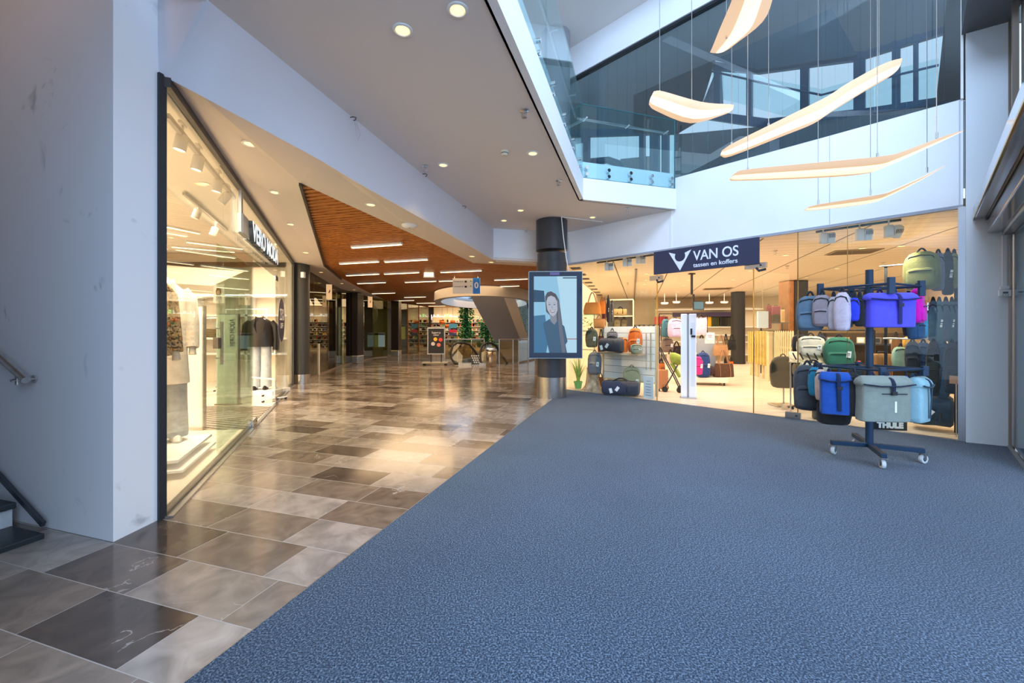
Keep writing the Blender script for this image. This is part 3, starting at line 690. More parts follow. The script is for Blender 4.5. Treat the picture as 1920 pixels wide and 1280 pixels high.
for px, py, lb in ((660, 214, 'small wall hook with hanging wires on the bulkhead'), (869, 383, 'small wall hook further along the bulkhead'), (795, 322, 'small wall hook by the sprinkler on the bulkhead')):
    p = at_z(px, py, Z2) + VV * 0.02 + Vector((0, 0, -0.03)); t = thing('wall_hook', lb, 'hook', tuple(p))
    mb = MB(); mb.tube([(-0.04, 0.012, 0.0), (0.0, 0, 0.0), (0.028, -0.008, -0.012), (0.022, -0.006, -0.035), (0.0, 0, -0.038)], 0.005, 8); mb.build('hook', DKGREY, t, True)
    if px == 660:
        for dx, ln_ in ((0.0, 0.22), (0.02, 0.3)):
            mb = MB(); mb.tube([(0.01 + dx, 0, -0.03), (0.02 + dx, 0, -0.1), (0.03 + dx * 2, 0, -0.18), (0.005 + dx, 0, -ln_)], 0.002, 5); mb.build('wire', STEEL, t, True)

# ---- round column with the portrait screen
CC = Vector((0.812, 8.53, 0)); rc = 0.295
t = thing('round_column', 'dark grey round column with steel foot carrying the advertising screen', 'column', tuple(CC))
COLM = mat('charcoal_column_paint', (0.040, 0.043, 0.05), 0.38)
mb = MB(); mb.lathe([(rc, 0.42), (rc, 2.92), (rc + 0.012, 2.925), (rc + 0.012, 2.63), (rc, 2.62)][:2], 48); mb.build('shaft', COLM, t, True)
mb = MB(); mb.lathe([(rc + 0.004, 0.0), (rc + 0.004, 0.42), (rc, 0.421)], 48); mb.build('steel_foot', STEEL, t, True)
mb = MB(); mb.lathe([(rc + 0.012, 2.30), (rc + 0.012, 2.74), (rc, 2.745)], 48); mb.build('lower_sleeve', COLM, t, True)
mb = MB(); mb.lathe([(rc, 2.98), (rc + 0.025, 2.985), (rc + 0.025, 3.595)], 48); mb.build('upper_sleeve', COLM, t, True)
mb = MB(); cp0 = [(0.16, -0.33, 3.595), (0.20, -0.325, 3.2), (0.26, -0.335, 2.75), (0.30, -0.36, 2.52)]; mb.tube(cp0, 0.009, 8)
mb.tube([(0.16, -0.33, 3.59), (0.7, -0.1, 3.592), (1.05, 0.05, 3.592)], 0.008, 6); tag(mb.build('power_cable', PLASTIC, None, True), 'thin white cable running down the column into the screen', 'cable').location = CC
SP = Vector(((1041.5 - CX) / F * 8.08, 8.08, 0)); sw, sh, sz0 = 1.045, 1.69, 0.815
t = thing('advertising_screen', 'tall portrait display with a smiling woman, mounted on the round column', 'screen', tuple(SP), R(-1.5))
SCRB = mat('screen_bezel', (0.004, 0.018, 0.05), 0.06, spec=0.6)
mb = MB(); mb.box((0, 0.05, sz0 + sh / 2), (sw, 0.10, sh)); mb.build('casing', mat('dark_blue_casing', (0.01, 0.03, 0.06), 0.25), t, bev=0.008)
mb = MB(); mb.box((0, -0.004, sz0 + sh / 2), (sw - 0.02, 0.008, sh - 0.02)); mb.build('front_glass', SCRB, t)
mb = MB()
for q in ((-1, 0), (1, 0)): mb.box((q[0] * (sw / 2 - 0.006), -0.006, sz0 + sh / 2), (0.012, 0.014, sh))
mb.box((0, -0.006, sz0 + 0.006), (sw, 0.014, 0.012)); mb.box((0, -0.006, sz0 + sh - 0.006), (sw, 0.014, 0.012)); mb.build('bezel_frame', mat('silver_bezel', (0.35, 0.45, 0.5), 0.25, metal=0.8), t)
mb = MB(); mb.box((0, 0.18, 1.5), (0.3, 0.18, 0.5)); mb.build('mount', DKGREY, t)
def px_s(x, y): return ((x - 1041.5) / F * 8.08, EYE - (y - CY) / F * 8.08)
def flat_(name, pts, m, par, lay):
    mb = MB(); mb.prism([(*[px_s(x, y)[0]], -0.008 - 0.0012 * lay, px_s(x, y)[1]) for x, y in pts], (0, -0.001, 0)); return mb.build(name, m, par)
def scr(n, c, s=1.0): return mat(n, (0.02, 0.02, 0.02), 0.3, emit=c, es=s * 0.68)
pic = flat_('picture', [(1001, 518), (1081, 518), (1081, 661), (1001, 661)], scr('screen_sky', (0.30, 0.62, 0.86), 0.95), t, 0)
def ell(cx, cy, rx, ry, n=26, a0=0, a1=2 * math.pi): return [(cx + rx * math.cos(a0 + (a1 - a0) * k / n), cy + ry * math.sin(a0 + (a1 - a0) * k / n)) for k in range(n + (0 if a1 - a0 > 6.2 else 1))]
flat_('picture_backdrop', [(1044, 518), (1081, 518), (1081, 661), (1050, 661), (1050, 560)], scr('screen_pale', (0.48, 0.76, 0.93), 1.0), pic, 1)
flat_('picture_shade', [(1001, 543), (1020, 545), (1022, 566), (1001, 566)], scr('screen_deep', (0.015, 0.09, 0.20), 0.7), pic, 1)
flat_('picture_shade', [(1001, 592), (1022, 590), (1028, 640), (1024, 661), (1001, 661)], scr('screen_mid', (0.05, 0.22, 0.42), 0.8), pic, 1)
flat_('picture_stripe', [(1062, 634.5), (1081, 634.5), (1081, 636), (1062, 636)], scr('screen_red', (0.5, 0.12, 0.1), 0.8), pic, 2)
flat_('hair', [(1022, 556), (1026, 548), (1033, 546), (1042, 551), (1048, 562), (1051, 582), (1054, 606), (1058, 632), (1062, 658), (1052, 655), (1046, 625), (1036, 596), (1024, 584)], scr('screen_hair', (0.09, 0.085, 0.10), 0.8), pic, 2)
flat_('torso', [(1018, 606), (1030, 598), (1046, 600), (1058, 612), (1064, 640), (1060, 646), (1063, 661), (1030, 661), (1024, 634)], scr('screen_blouse', (0.045, 0.13, 0.24), 0.8), pic, 3)
flat_('neck', [(1031, 586), (1043, 586), (1044, 602), (1039, 609), (1032, 601)], scr('screen_skin_dark', (0.30, 0.33, 0.42), 0.8), pic, 4)
flat_('face', [(1024, 566), (1027, 557), (1033, 554), (1040, 557), (1045, 566), (1046.5, 577), (1043, 588), (1037, 593), (1031, 589.5), (1026, 580)], scr('screen_skin', (0.56, 0.60, 0.72), 0.85), pic, 5)
SFEAT = scr('screen_feature', (0.08, 0.08, 0.12), 0.7)
for ex in (1030.2, 1039.4):
    flat_('eye', ell(ex, 571, 1.9, 0.8, 12), SFEAT, pic, 6); flat_('eyebrow', [(ex - 2.6, 568.4), (ex, 567.2), (ex + 2.6, 568.2), (ex, 567.8)], SFEAT, pic, 6)
flat_('nose', [(1034.5, 570), (1035.6, 576.5), (1037.4, 577.6), (1034, 578)], scr('screen_skin_shade', (0.40, 0.42, 0.55), 0.8), pic, 6)
flat_('mouth', [(1030.5, 581), (1036, 582), (1042, 580.5), (1039.5, 585), (1036, 586.2), (1032.8, 585)], scr('screen_lips', (0.30, 0.16, 0.24), 0.8), pic, 6)
flat_('teeth', [(1031.8, 581.8), (1036, 582.6), (1041, 581.4), (1038.5, 584), (1036, 584.5), (1033.6, 584)], scr('screen_teeth', (0.85, 0.9, 0.97), 0.9), pic, 7)
flat_('hair_strand', [(1044, 556), (1049, 570), (1052, 600), (1058, 640), (1060, 661), (1054, 661), (1049, 630), (1046, 596)], scr('screen_hair_light', (0.17, 0.19, 0.25), 0.8), pic, 6)
flat_('banner', [(1031, 510.5), (1049, 510.5), (1049, 515.5), (1031, 515.5)], scr('screen_violet', (0.14, 0.13, 0.45), 0.8), t, 1)
flat_('caption_bar', [(1055, 520), (1081, 520), (1081, 522), (1055, 522)], scr('screen_navy', (0.02, 0.07, 0.14), 0.7), pic, 2)

# ---- suspended wing lamps
LAMPM = mat('opal_lamp_shell', (0.74, 0.58, 0.42), 0.4, emit=(1.0, 0.60, 0.29), es=0.48)
LAMPC = emis('opal_lamp_centre', (1.0, 0.74, 0.44), 1.0)
LAMPT = mat('lamp_white_back', (0.86, 0.84, 0.82), 0.4)
def wing(label, pts, wires, hang):
    """pts: along-the-wing sections (px, py, depth, chord) ; blade with an airfoil section, opal underside"""
    P4 = [Vector((p[0], p[1], p[2], p[3])) for p in pts]; out = []
    for i in range(len(P4) - 1):
        a, b = P4[i], P4[i + 1]; a0 = P4[i - 1] if i else a * 2 - b; b1 = P4[i + 2] if i + 2 < len(P4) else b * 2 - a
        for k in range(4):
            f = k / 4; out.append(0.5 * (2 * a + (b - a0) * f + (2 * a0 - 5 * a + 4 * b - b1) * f * f + (3 * a - a0 - 3 * b + b1) * f ** 3))
    pts = out + [P4[-1]]
    c = [at(p[0], p[1], p[2]) for p in pts]; mid = c[len(c) // 2]
    t = thing('wing_pendant_lamp', label, 'pendant lamp', tuple(mid), 0, 'wing shaped pendant lamps in the atrium')
    secs = []; pts = [Vector((p[0], p[1], p[2], p[3] * (1.0 if hang < 0.1 else 1.02 if hang > 0.42 else 1.35 if hang > 0.35 else 1.2))) for p in pts]
    for i, p in enumerate(c):
        a = c[max(0, i - 1)]; b = c[min(len(c) - 1, i + 1)]; tt = (b - a); tt.normalize()
        gg = c[-1] - c[0]; side = Vector((gg.y, -gg.x, 0)).normalized()
        if side.y > 0: side = -side
        roll = hang; sd = (side * math.cos(roll) + Vector((0, 0, 1)) * math.sin(roll)).normalized()
        up = tt.cross(sd); up = up if up.z > 0 else -up
        secs.append((p - mid, sd, up, pts[i][3]))
    def sweep(prof, nm, m, par, s0=0.0, s1=1.0):
        mb = MB(); n = len(prof); vs = []
        for p, sd, up, ch in secs:
            vs += [p + sd * (a * ch / 2) + up * (b * ch) for a, b in prof]
        k = len(secs); fs = [(i * n + j, i * n + (j + 1) % n, (i + 1) * n + (j + 1) % n, (i + 1) * n + j) for i in range(k - 1) for j in range(n)]
        fs += [tuple(range(n)), tuple((k - 1) * n + j for j in range(n))]
        mb.add(vs, fs); return mb.build(nm, m, par, True)
    sh = sweep([(-1, 0.02), (-0.7, -0.05), (-0.3, -0.095), (0.0, -0.105), (0.3, -0.095), (0.7, -0.05), (1, 0.02), (0.6, 0.055), (0, 0.07), (-0.6, 0.055)], 'opal_shell', LAMPM, t)
    sweep([(-0.42, -0.088), (-0.2, -0.112), (0.0, -0.117), (0.2, -0.112), (0.42, -0.088), (0, -0.06)], 'lit_centre', LAMPC, sh)
    sweep([(-0.5, 0.05), (0, 0.066), (0.5, 0.05), (0.45, 0.085), (0, 0.095), (-0.45, 0.085)], 'driver_cover', LAMPT, t)
    for px, py, d in wires:
        p = at(px, py, d) - mid; mb = MB(); mb.tube([p, Vector((p.x, p.y, 8.9 - mid.z))], 0.0035, 5); w_ = mb.build('suspension_wire', STEEL, t)
        mb = MB(); mb.tube([p + Vector((0, 0, -0.01)), p + Vector((0, 0, 0.05))], 0.011, 8); mb.build('wire_clamp', CHROME, w_, True)
wing('topmost wing lamp cut by the upper picture edge', [(1350, 95, 4.75, 0.21), (1388, 52, 4.3, 0.41), (1410, 0, 3.8, 0.36), (1436, -75, 3.25, 0.28), (1450, -120, 3.0, 0.12)], [(1362, 70, 4.4), (1410, -20, 3.65)], 0.05)
wing('short angled wing lamp hanging before the dark reflection in the tinted glass', [(1221, 184, 4.75, 0.16), (1236, 190, 4.7, 0.23), (1304, 212, 4.45, 0.25), (1366, 205, 4.75, 0.12), (1373, 202, 4.8, 0.04)], [(1237, 178, 4.72), (1297, 195, 4.5)], 0.45)
wing('long wing lamp rising steeply across the tinted glass', [(1352, 287, 4.9, 0.06), (1375, 280, 4.8, 0.16), (1480, 234, 4.5, 0.22), (1538, 208, 4.4, 0.25), (1575, 184, 4.4, 0.25), (1640, 146, 4.45, 0.22), (1678, 128, 4.5, 0.16), (1683, 124, 4.5, 0.10)], [(1372, 275, 4.8), (1441, 240, 4.6), (1648, 140, 4.45)], 0.40)
wing('wide bent wing lamp in front of the white shopfront wall', [(1372, 331, 4.5, 0.10), (1392, 329, 4.45, 0.19), (1520, 321, 4.2, 0.25), (1630, 312, 4.05, 0.27), (1670, 301, 4.1, 0.24), (1745, 270, 4.25, 0.16), (1804, 246, 4.35, 0.03)], [(1402, 323, 4.45), (1645, 297, 4.05), (1756, 258, 4.27)], 0.18)
wing('lowest bent wing lamp just over the bag shop opening', [(1512, 391, 5.0, 0.08), (1530, 389, 4.95, 0.15), (1590, 381, 4.8, 0.19), (1636, 374, 4.75, 0.20), (1660, 366, 4.75, 0.18), (1720, 338, 4.85, 0.12), (1771, 311, 4.95, 0.03)], [(1534, 383, 4.95), (1632, 364, 4.75), (1738, 322, 4.88)], 0.15)

# ---- door front on the outer side: beams, panels, control box
def door_pt(s_, off=0.0): return Q - DOOR_DIR * s_ + Vector((DOOR_DIR.y, -DOOR_DIR.x, 0)) * off
t = thing('door_operator_beam', 'polished metal door header beam running towards the camera', 'beam', tuple(Q))
def bm_(name, s0, s1, o0, o1, z0, z1, m, par):
    mb = MB(); a = [door_pt(s0, o0), door_pt(s1, o0), door_pt(s1, o1), door_pt(s0, o1)]
    mb.prism([p - Q + Vector((0, 0, z0)) for p in a], (0, 0, z1 - z0)); return mb.build(name, m, par, bev=0.012)
POL = mat('mirror_polished_beam', (0.60, 0.60, 0.63), 0.14, metal=1.0)
bm_('upper_beam', 0.0, 5, -0.283, -0.174, 2.68, 2.85, POL, t)
bm_('lower_beam', 0.0, 5, -0.174, -0.06, 2.50, 2.84, POL, t)
bm_('edge_strip', 0.0, 5, -0.292, -0.283, 2.675, 2.70, mat('brass_edge', (0.62, 0.45, 0.16), 0.25, metal=1.0), t)
bm_('rubber_gap', 0.03, 5, -0.19, -0.174, 2.66, 2.68, BLACK, t)
bm_('lower_cover', 0.0, 5, -0.06, 0.06, 2.465, 2.6, ALU, t)
t = thing('sliding_door', 'dark blue glass sliding door under the polished beam', 'door', tuple(Q))
bm_('glass_leaf', 0.1, 1.3, 0.02, 0.06, 0.03, 2.46, BLUEG, t); bm_('leaf_edge', 0.04, 0.1, 0.01, 0.07, 0.03, 2.46, ALU, t)
mb = MB()
for off in (-0.02, 0.06, 0.14):
    mb.prism([door_pt(0.0, off) + Vector((0, 0, 0.008)), door_pt(3, off) + Vector((0, 0, 0.008)), door_pt(3, off + 0.035) + Vector((0, 0, 0.008)), door_pt(0, off + 0.035) + Vector((0, 0, 0.008))], (0, 0, 0.012))
struct('trim_12', mb, ALU)
mb = MB(); mb.prism([door_pt(0.0, 0.10), door_pt(1.3, 0.10), door_pt(1.3, 0.16), door_pt(0, 0.16)], (0, 0, 9)); struct('window_7', mb, BLUEG)
mb = MB()
for off, w_ in ((-0.02, 0.05), (0.05, 0.03)):
    for s_ in (0.35, 1.2): mb.prism([door_pt(s_, off) + Vector((0, 0, 2.95)), door_pt(s_ + 0.06, off) + Vector((0, 0, 2.95)), door_pt(s_ + 0.06, off + w_) + Vector((0, 0, 2.95)), door_pt(s_, off + w_) + Vector((0, 0, 2.95))], (0, 0, 5))
struct('window_frame_7', mb, mat('bronze_frame'))
mb = MB(); c = [Vector((5.46, 5.06, 0)), Vector((5.78, 4.84, 0)), Vector((5.42, 4.32, 0)), Vector((4.92, 4.5, 0))]
mb.prism([Vector((p.x, p.y, 4.94)) for p in c], (0, 0, 0.9)); struct('ceiling_canopy', mb, mat('dark_canopy', (0.10, 0.10, 0.11), 0.45))
p = at(1883, 548, 4.82); t = thing('door_control_box', 'small white control box with display on the white panel', 'control box', tuple(p), math.atan2(Q.y - P.y, Q.x - P.x))
mb = MB(); mb.box((0, -0.012, -0.01), (0.10, 0.035, 0.075)); mb.box((0, -0.010, 0.05), (0.075, 0.03, 0.04)); mb.build('housing', PLASTIC, t, bev=0.006)
mb = MB(); mb.box((0, -0.031, -0.005), (0.042, 0.004, 0.022)); mb.build('display', mat('green_grey_display', (0.12, 0.16, 0.15), 0.3), t)
mb = MB()
for k in range(3): mb.box((-0.02 + 0.02 * k, -0.031, -0.032), (0.01, 0.004, 0.006))
mb.build('button', DKGREY, t)
mb = MB(); mb.box((0, 0.0, 0.36), (0.035, 0.02, 0.60)); mb.build('conduit', PLASTIC, t)

# ---- hanging direction sign, lit exit box
t = thing('hanging_direction_sign', 'white hanging direction sign with blue end field over the escalators', 'sign', tuple(at(874.5, 536, 12.6)))
def sg(x, y): return ((x - 874.5) / F * 12.6, -(y - 536) / F * 12.6)
def sgbox(name, x0, x1, y0, y1, th, m, par, y=0):
    a = sg(x0, y1); b = sg(x1, y0); mb = MB(); mb.box(((a[0] + b[0]) / 2, y, (a[1] + b[1]) / 2), (b[0] - a[0], th, b[1] - a[1])); return mb.build(name, m, par)
SGW = mat('sign_cream', (0.75, 0.72, 0.66), 0.5)
sgbox('board', 849, 887, 522, 550, 0.06, SGW, t); bl_ = sgbox('blue_field', 887, 900, 521, 550.5, 0.066, mat('sign_blue', (0.02, 0.22, 0.72), 0.4), t)
text('0', 0.25, TAGW, bl_, (sg(893.5, 535.5)[0], -0.037, sg(0, 535.5)[1]), ext=0.003, bold=0.006)
text('PARKEERGARAGE', 0.04, INK, t, (sg(860, 528)[0], -0.034, sg(0, 528)[1]), ext=0.001, width=0.28); text('SUPERMARKTEN', 0.04, INK, t, (sg(860.5, 537.5)[0], -0.034, sg(0, 537.5)[1]), ext=0.001, width=0.27)
for yy in (528, 537.5):
    sgbox('pictogram', 871.5, 875.5, yy - 1.7, yy + 1.7, 0.07, INK, t)
    a = sg(883, yy); mb = MB(); mb.prism([(a[0] - 0.025, -0.034, a[1]), (a[0] + 0.025, -0.034, a[1]), (a[0] + 0.025, -0.034, a[1] + 0.012), (a[0], -0.034, a[1] + 0.045), (a[0] - 0.025, -0.034, a[1] + 0.012)], (0, -0.003, 0)); mb.build('arrow', mat('sign_olive', (0.25, 0.28, 0.05), 0.5), t)
mb = MB()
for x in (852, 896): mb.tube([(sg(x, 0)[0], 0, sg(0, 522)[1]), (sg(x, 0)[0], 0, sg(0, 522)[1] + 0.12)], 0.012, 8)
mb.build('hanger_rod', STEEL, t, True)
t = thing('exit_light_box', 'small lit white exit box hanging from the timber ceiling', 'sign', tuple(at(804.5, 514.5, 12.0)))
mb = MB(); mb.box((0, 0, 0), (0.32, 0.07, 0.19)); mb.build('housing', PLASTIC, t, bev=0.008)
mb = MB(); mb.box((0, -0.038, 0), (0.26, 0.008, 0.13)); mb.build('lit_panel', emis('exit_panel_glow', (1.0, 0.86, 0.5), 1.3), t)
mb = MB(); mb.tube([(0, 0, 0.09), (0, 0, 0.13)], 0.015, 8); mb.build('hanger', PLASTIC, t)

# ---- arcade fronts: columns and smoked glass
c1 = Vector(((566 - CX) / F * 10.72, 10.72, 0))
t = thing('round_column', 'charcoal round column with steel foot at the end of the fashion shop glass', 'column', tuple(c1))
mb = MB(); mb.lathe([(0.185, 0.24), (0.185, 2.80)], 36); mb.build('shaft', mat('warm_charcoal', (0.05, 0.047, 0.042), 0.4), t, True)
mb = MB(); mb.lathe([(0.19, 0.0), (0.19, 0.24)], 36); mb.build('steel_foot', STEEL, t, True)
mb = MB(); mb.lathe([(0.192, 2.80), (0.192, 3.06)], 36); mb.build('collar', mat('warm_charcoal'), t, True)
mb = MB(); mb.box((0.13, -0.2, 2.76), (0.08, 0.09, 0.14)); tag(mb.build('wall_sensor', PLASTIC), 'small white sensor box on the charcoal round column', 'sensor').location = c1
BOXC = mat('dark_brown_box_column', (0.022, 0.013, 0.009), 0.28)
for px, pyb, w_, dd, ht, lb in ((659, 681, 0.60, 0.55, 2.93, 'tall black box column with steel foot and pale corner line'), (741, 668, 0.42, 0.4, 2.93, 'narrow black column past the yellow glass'), (808, 652, 0.4, 0.4, 2.93, 'distant black column beside the lit shelf shop')):
    x, y = floor_at(px, pyb); t = thing('box_column', lb, 'column', (x, y + dd / 2, 0), math.atan2(VV.y, VV.x) * 0.4)
    mb = MB(); mb.box((0, 0, ht / 2 + 0.16), (w_, dd, ht - 0.32)); mb.build('shaft', BOXC, t, bev=0.02)
    mb = MB(); mb.box((0, 0, 0.16), (w_ + 0.01, dd + 0.01, 0.32)); mb.build('steel_foot', STEEL, t, bev=0.02)
    if px == 659:
        mb = MB(); mb.box((-0.04, -dd / 2 - 0.004, ht / 2 + 0.16), (0.02, 0.01, ht - 0.33)); mb.build('corner_strip', ALU, t)
gl = [Vector((-5.56, 10.95, 0)), Vector((*floor_at(588, 706), 0)), Vector((*floor_at(640, 685.5), 0)), Vector((*floor_at(700, 671.5), 0)), Vector((*floor_at(726, 668.5), 0))]
def gpane(nm, a, b, z0, z1, m, th=0.02):
    mb = MB(); n = Vector(((b - a).y, -(b - a).x, 0)).normalized() * th
    mb.prism([a + Vector((0, 0, z0)), b + Vector((0, 0, z0)), b + n + Vector((0, 0, z0)), a + n + Vector((0, 0, z0))], (0, 0, z1 - z0)); return struct(nm, mb, m)
n_ = 8
for i in range(4):
    gpane('window_%d' % n_, gl[i], gl[i + 1], 0.02, 2.96, SMOKEG if i < 3 else YELLOWG); n_ += 1
mb = MB()
for a, b in zip(gl[:-1], gl[1:]):
    mb.bar(a + Vector((0, 0, 0.02)), b + Vector((0, 0, 0.02)), 0.05, 0.04)
for p in gl[1:]: mb.bar(p, p + Vector((0, 0, 2.95)), 0.025, 0.03, up=(0, 1, 0))
struct('trim_13', mb, mat('bronze_frame'))
far = [Vector((*floor_at(747, 664.5), 0)), Vector((*floor_at(764, 663), 0)), Vector((*floor_at(785, 660.5), 0)), Vector((*floor_at(803, 657.5), 0))]
for i in range(3): gpane('window_%d' % n_, far[i], far[i + 1], 0.02, 2.93, glass('pale_far_glass', (0.66, 0.66, 0.56), 1.5, 1.2, 0.08)); n_ += 1
mb = MB()
for p in far[:3]: mb.bar(p, p + Vector((0, 0, 2.93)), 0.09, 0.06, up=(0, 1, 0))
struct('trim_14', mb, mat('copper_frame', (0.36, 0.16, 0.06), 0.4, metal=0.5))
# dark shop room behind the smoked glass
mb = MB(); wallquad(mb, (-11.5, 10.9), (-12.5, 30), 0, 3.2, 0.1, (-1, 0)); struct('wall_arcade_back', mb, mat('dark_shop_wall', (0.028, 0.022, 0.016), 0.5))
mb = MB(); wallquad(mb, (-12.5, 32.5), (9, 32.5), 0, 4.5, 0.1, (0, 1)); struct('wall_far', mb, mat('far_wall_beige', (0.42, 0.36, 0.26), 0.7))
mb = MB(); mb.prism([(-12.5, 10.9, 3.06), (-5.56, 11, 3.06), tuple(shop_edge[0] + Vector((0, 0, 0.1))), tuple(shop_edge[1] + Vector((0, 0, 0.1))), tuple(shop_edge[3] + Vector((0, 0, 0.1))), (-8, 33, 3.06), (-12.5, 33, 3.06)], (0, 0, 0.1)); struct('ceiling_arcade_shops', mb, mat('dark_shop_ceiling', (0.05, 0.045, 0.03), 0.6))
for k, (px, py, d, lb) in enumerate(((617, 547, 12.6, 'pale hanging panel with a leaf mark behind the first smoked glass'), (694, 566, 17.4, 'pale hanging panel with a leaf mark past the box column'))):
    t = thing('hanging_sign', lb, 'sign', tuple(at(px, py, d)), R(35))
    mb = MB(); mb.box((0, 0, 0), (0.16 + 0.02 * k, 0.03, 0.45)); mb.build('board', mat('panel_peach', (0.85, 0.62, 0.36), 0.5, emit=(1, 0.62, 0.3), es=0.35), t)
    mb = MB(); mb.prism([(-0.02, -0.017, -0.02), (0.0, -0.017, -0.05), (0.03, -0.017, 0.03), (0.02, -0.017, 0.08)], (0, -0.003, 0)); mb.build('leaf_mark', BOXC, t)
# shelves of goods behind the smoked glass
rng = random.Random(3)
GOODS = [mat('goods_%d' % i, c, 0.5) for i, c in enumerate(((0.75, 0.68, 0.55), (0.55, 0.10, 0.06), (0.80, 0.42, 0.12), (0.12, 0.28, 0.12), (0.70, 0.66, 0.62), (0.12, 0.22, 0.42), (0.78, 0.60, 0.20)))]
def goods_shelf(label, loc, rz, w, levels, z0, dz, per, back, group):
    t = thing('goods_shelf', label, 'shelf', loc, rz, None)
    mb = MB(); mb.box((0, 0.16, z0 + dz * levels / 2), (w, 0.03, dz * levels + 0.2)); mb.build('back_panel', back, t)
    mb = MB(); mb.box((0, 0.02, z0 / 2), (w, 0.28, z0)); mb.build('base', back, t)
    for k in range(levels):
        z = z0 + k * dz
        mb = MB(); mb.box((0, 0.0, z), (w, 0.3, 0.025)); mb.build('shelf_board', mat('shelf_white', (0.75, 0.70, 0.6), 0.5), t)
        for g in range(3):
            mb = MB()
            for q in range(per):
                if rng.randrange(3) == g:
                    h = dz * rng.uniform(0.35, 0.75); ww = w / per * 0.8
                    mb.box((-w / 2 + (q + 0.5) * w / per, -0.03, z + 0.013 + h / 2), (ww, 0.16, h))
            if mb.v: o = mb.build('row_of_packets', GOODS[(k * 3 + g * 2) % 7], t); o['kind'] = 'stuff'
    return t
goods_shelf('dim shelf of colourful packets behind the first smoked glass', (-7.1, 14.6, 0), R(20), 1.5, 6, 0.25, 0.34, 16, CREAM, None)
mb = MB(); mb.box((0, 0, 1.4), (0.75, 0.75, 2.8)); tag(mb.build('box_column', BOXC), 'black inner column behind the first smoked glass', 'column').location = (-7.05, 13.0, 0)
l = bpy.data.lights.new('arcade_shop_glow', 'AREA'); l.energy = 45; l.size = 2.0; l.color = (1, 0.72, 0.36); o = bpy.data.objects.new('arcade_shop_glow', l); COL.objects.link(o); o.location = (-7.6, 13.6, 3.0)
l = bpy.data.lights.new('arcade_shop_glow', 'AREA'); l.energy = 60; l.size = 2.0; l.color = (1, 0.75, 0.40); o = bpy.data.objects.new('arcade_shop_glow', l); COL.objects.link(o); o.location = (-8.2, 20.0, 3.0)
t = thing('arched_mirror', 'pale arched frame standing behind the charcoal column', 'mirror', tuple(Vector((*floor_at(583, 706), 0)) + Vector((-0.12, 0.35, 0))), R(40))
mb = MB(); mb.box((0, 0, 0.48), (0.42, 0.03, 0.96)); mb.build('panel', mat('pale_panel', (0.72, 0.64, 0.40), 0.5), t, bev=0.01)
mb = MB(); mb.tube([(-0.13, -0.02, 0.05), (-0.13, -0.02, 0.6)] + [(0.13 * -math.cos(a * math.pi / 8), -0.02, 0.6 + 0.18 * math.sin(a * math.pi / 8)) for a in range(1, 8)] + [(0.13, -0.02, 0.6), (0.13, -0.02, 0.05)], 0.012, 6); mb.build('arch', LIGHTWOOD, t)
for px, py, d, sz, cl, lb in ((712, 637, 20.9, (0.5, 0.5), (0.28, 0.42, 0.42), 'lit pale blue poster behind the yellow glass'), (753, 622, 24.5, (0.42, 0.62), (0.85, 0.80, 0.05), 'bright yellow poster in the far glass front')):
    t = thing('poster', lb, 'poster', tuple(at(px, py, d)), R(8))
    mb = MB(); mb.box((0, 0, 0), (sz[0], 0.02, sz[1] * 1.4)); mb.build('sheet', mat(lb[:12].replace(' ', '_'), cl, 0.5, emit=cl, es=0.12), t)
    mb = MB(); mb.box((0, -0.015, sz[1] * 0.58), (sz[0], 0.01, sz[1] * 0.18)); mb.build('header_strip', DKGREY, t)

# ---- lit health shop at the far end
HB = 29.0
t = thing('shop_sign', 'white glowing shop lettering with a green ampersand over the far shelves', 'sign', tuple(at(839, 595, HB + 0.74)))
wd = 62 / F * HB
text('Holland', 0.5, emis('sign_white_glow', (1, 1, 1), 0.95), t, (-0.66, 0, 0), ext=0.02, width=1.0, bold=0.012); text('&', 0.62, emis('sign_green_glow', (0.25, 0.9, 0.12), 1.2), t, (0.0, 0, 0.02), ext=0.02, width=0.26, bold=0.015); text('Barrett', 0.5, emis('sign_white_glow'), t, (0.58, 0, 0), ext=0.02, width=0.82, bold=0.012)
mb = MB(); mb.box((0, 0.05, -0.02), (2.2, 0.03, 0.04)); mb.build('mounting_rail', STEEL, t)
t = thing('shop_sign', 'second glowing shop lettering half hidden by the escalator', 'sign', tuple(at(893, 600, HB + 0.74)))
text('Holland', 0.5, emis('sign_white_glow'), t, (-0.66, 0, 0), ext=0.02, width=1.0, bold=0.012); text('&', 0.6, emis('sign_green_glow'), t, (0.0, 0, 0.02), ext=0.02, width=0.26, bold=0.015); text('Barrett', 0.5, emis('sign_white_glow'), t, (0.58, 0, 0), ext=0.02, width=0.82, bold=0.012)
mb = MB(); mb.box((0, 0.05, -0.02), (2.2, 0.03, 0.04)); mb.build('mounting_rail', STEEL, t)
HBW = mat('lit_cream_wall', (0.80, 0.66, 0.45), 0.7)
goods_shelf('long lit shelf of health goods below the glowing lettering', (at(838, 620, HB + 0.4).x, HB + 0.4, 0), 0, 2.2, 7, 0.2, 0.29, 22, HBW, None)
goods_shelf('lit shelf of goods seen between the green plants and escalator', (at(892, 620, HB + 0.4).x, HB + 0.4, 0), 0, 1.4, 7, 0.2, 0.29, 14, HBW, None)
area('health_shop_lamps', (-3.5, HB - 0.6, 2.95), (-3.5, HB + 0.6, 0.8), 4, 0.5, 55, (1, 0.82, 0.55))
mb = MB(); wallquad(mb, (-5.6, HB + 0.8), (-1.2, HB + 0.8), 0, 3.1, 0.1, (0, 1)); struct('wall_health_shop', mb, HBW)
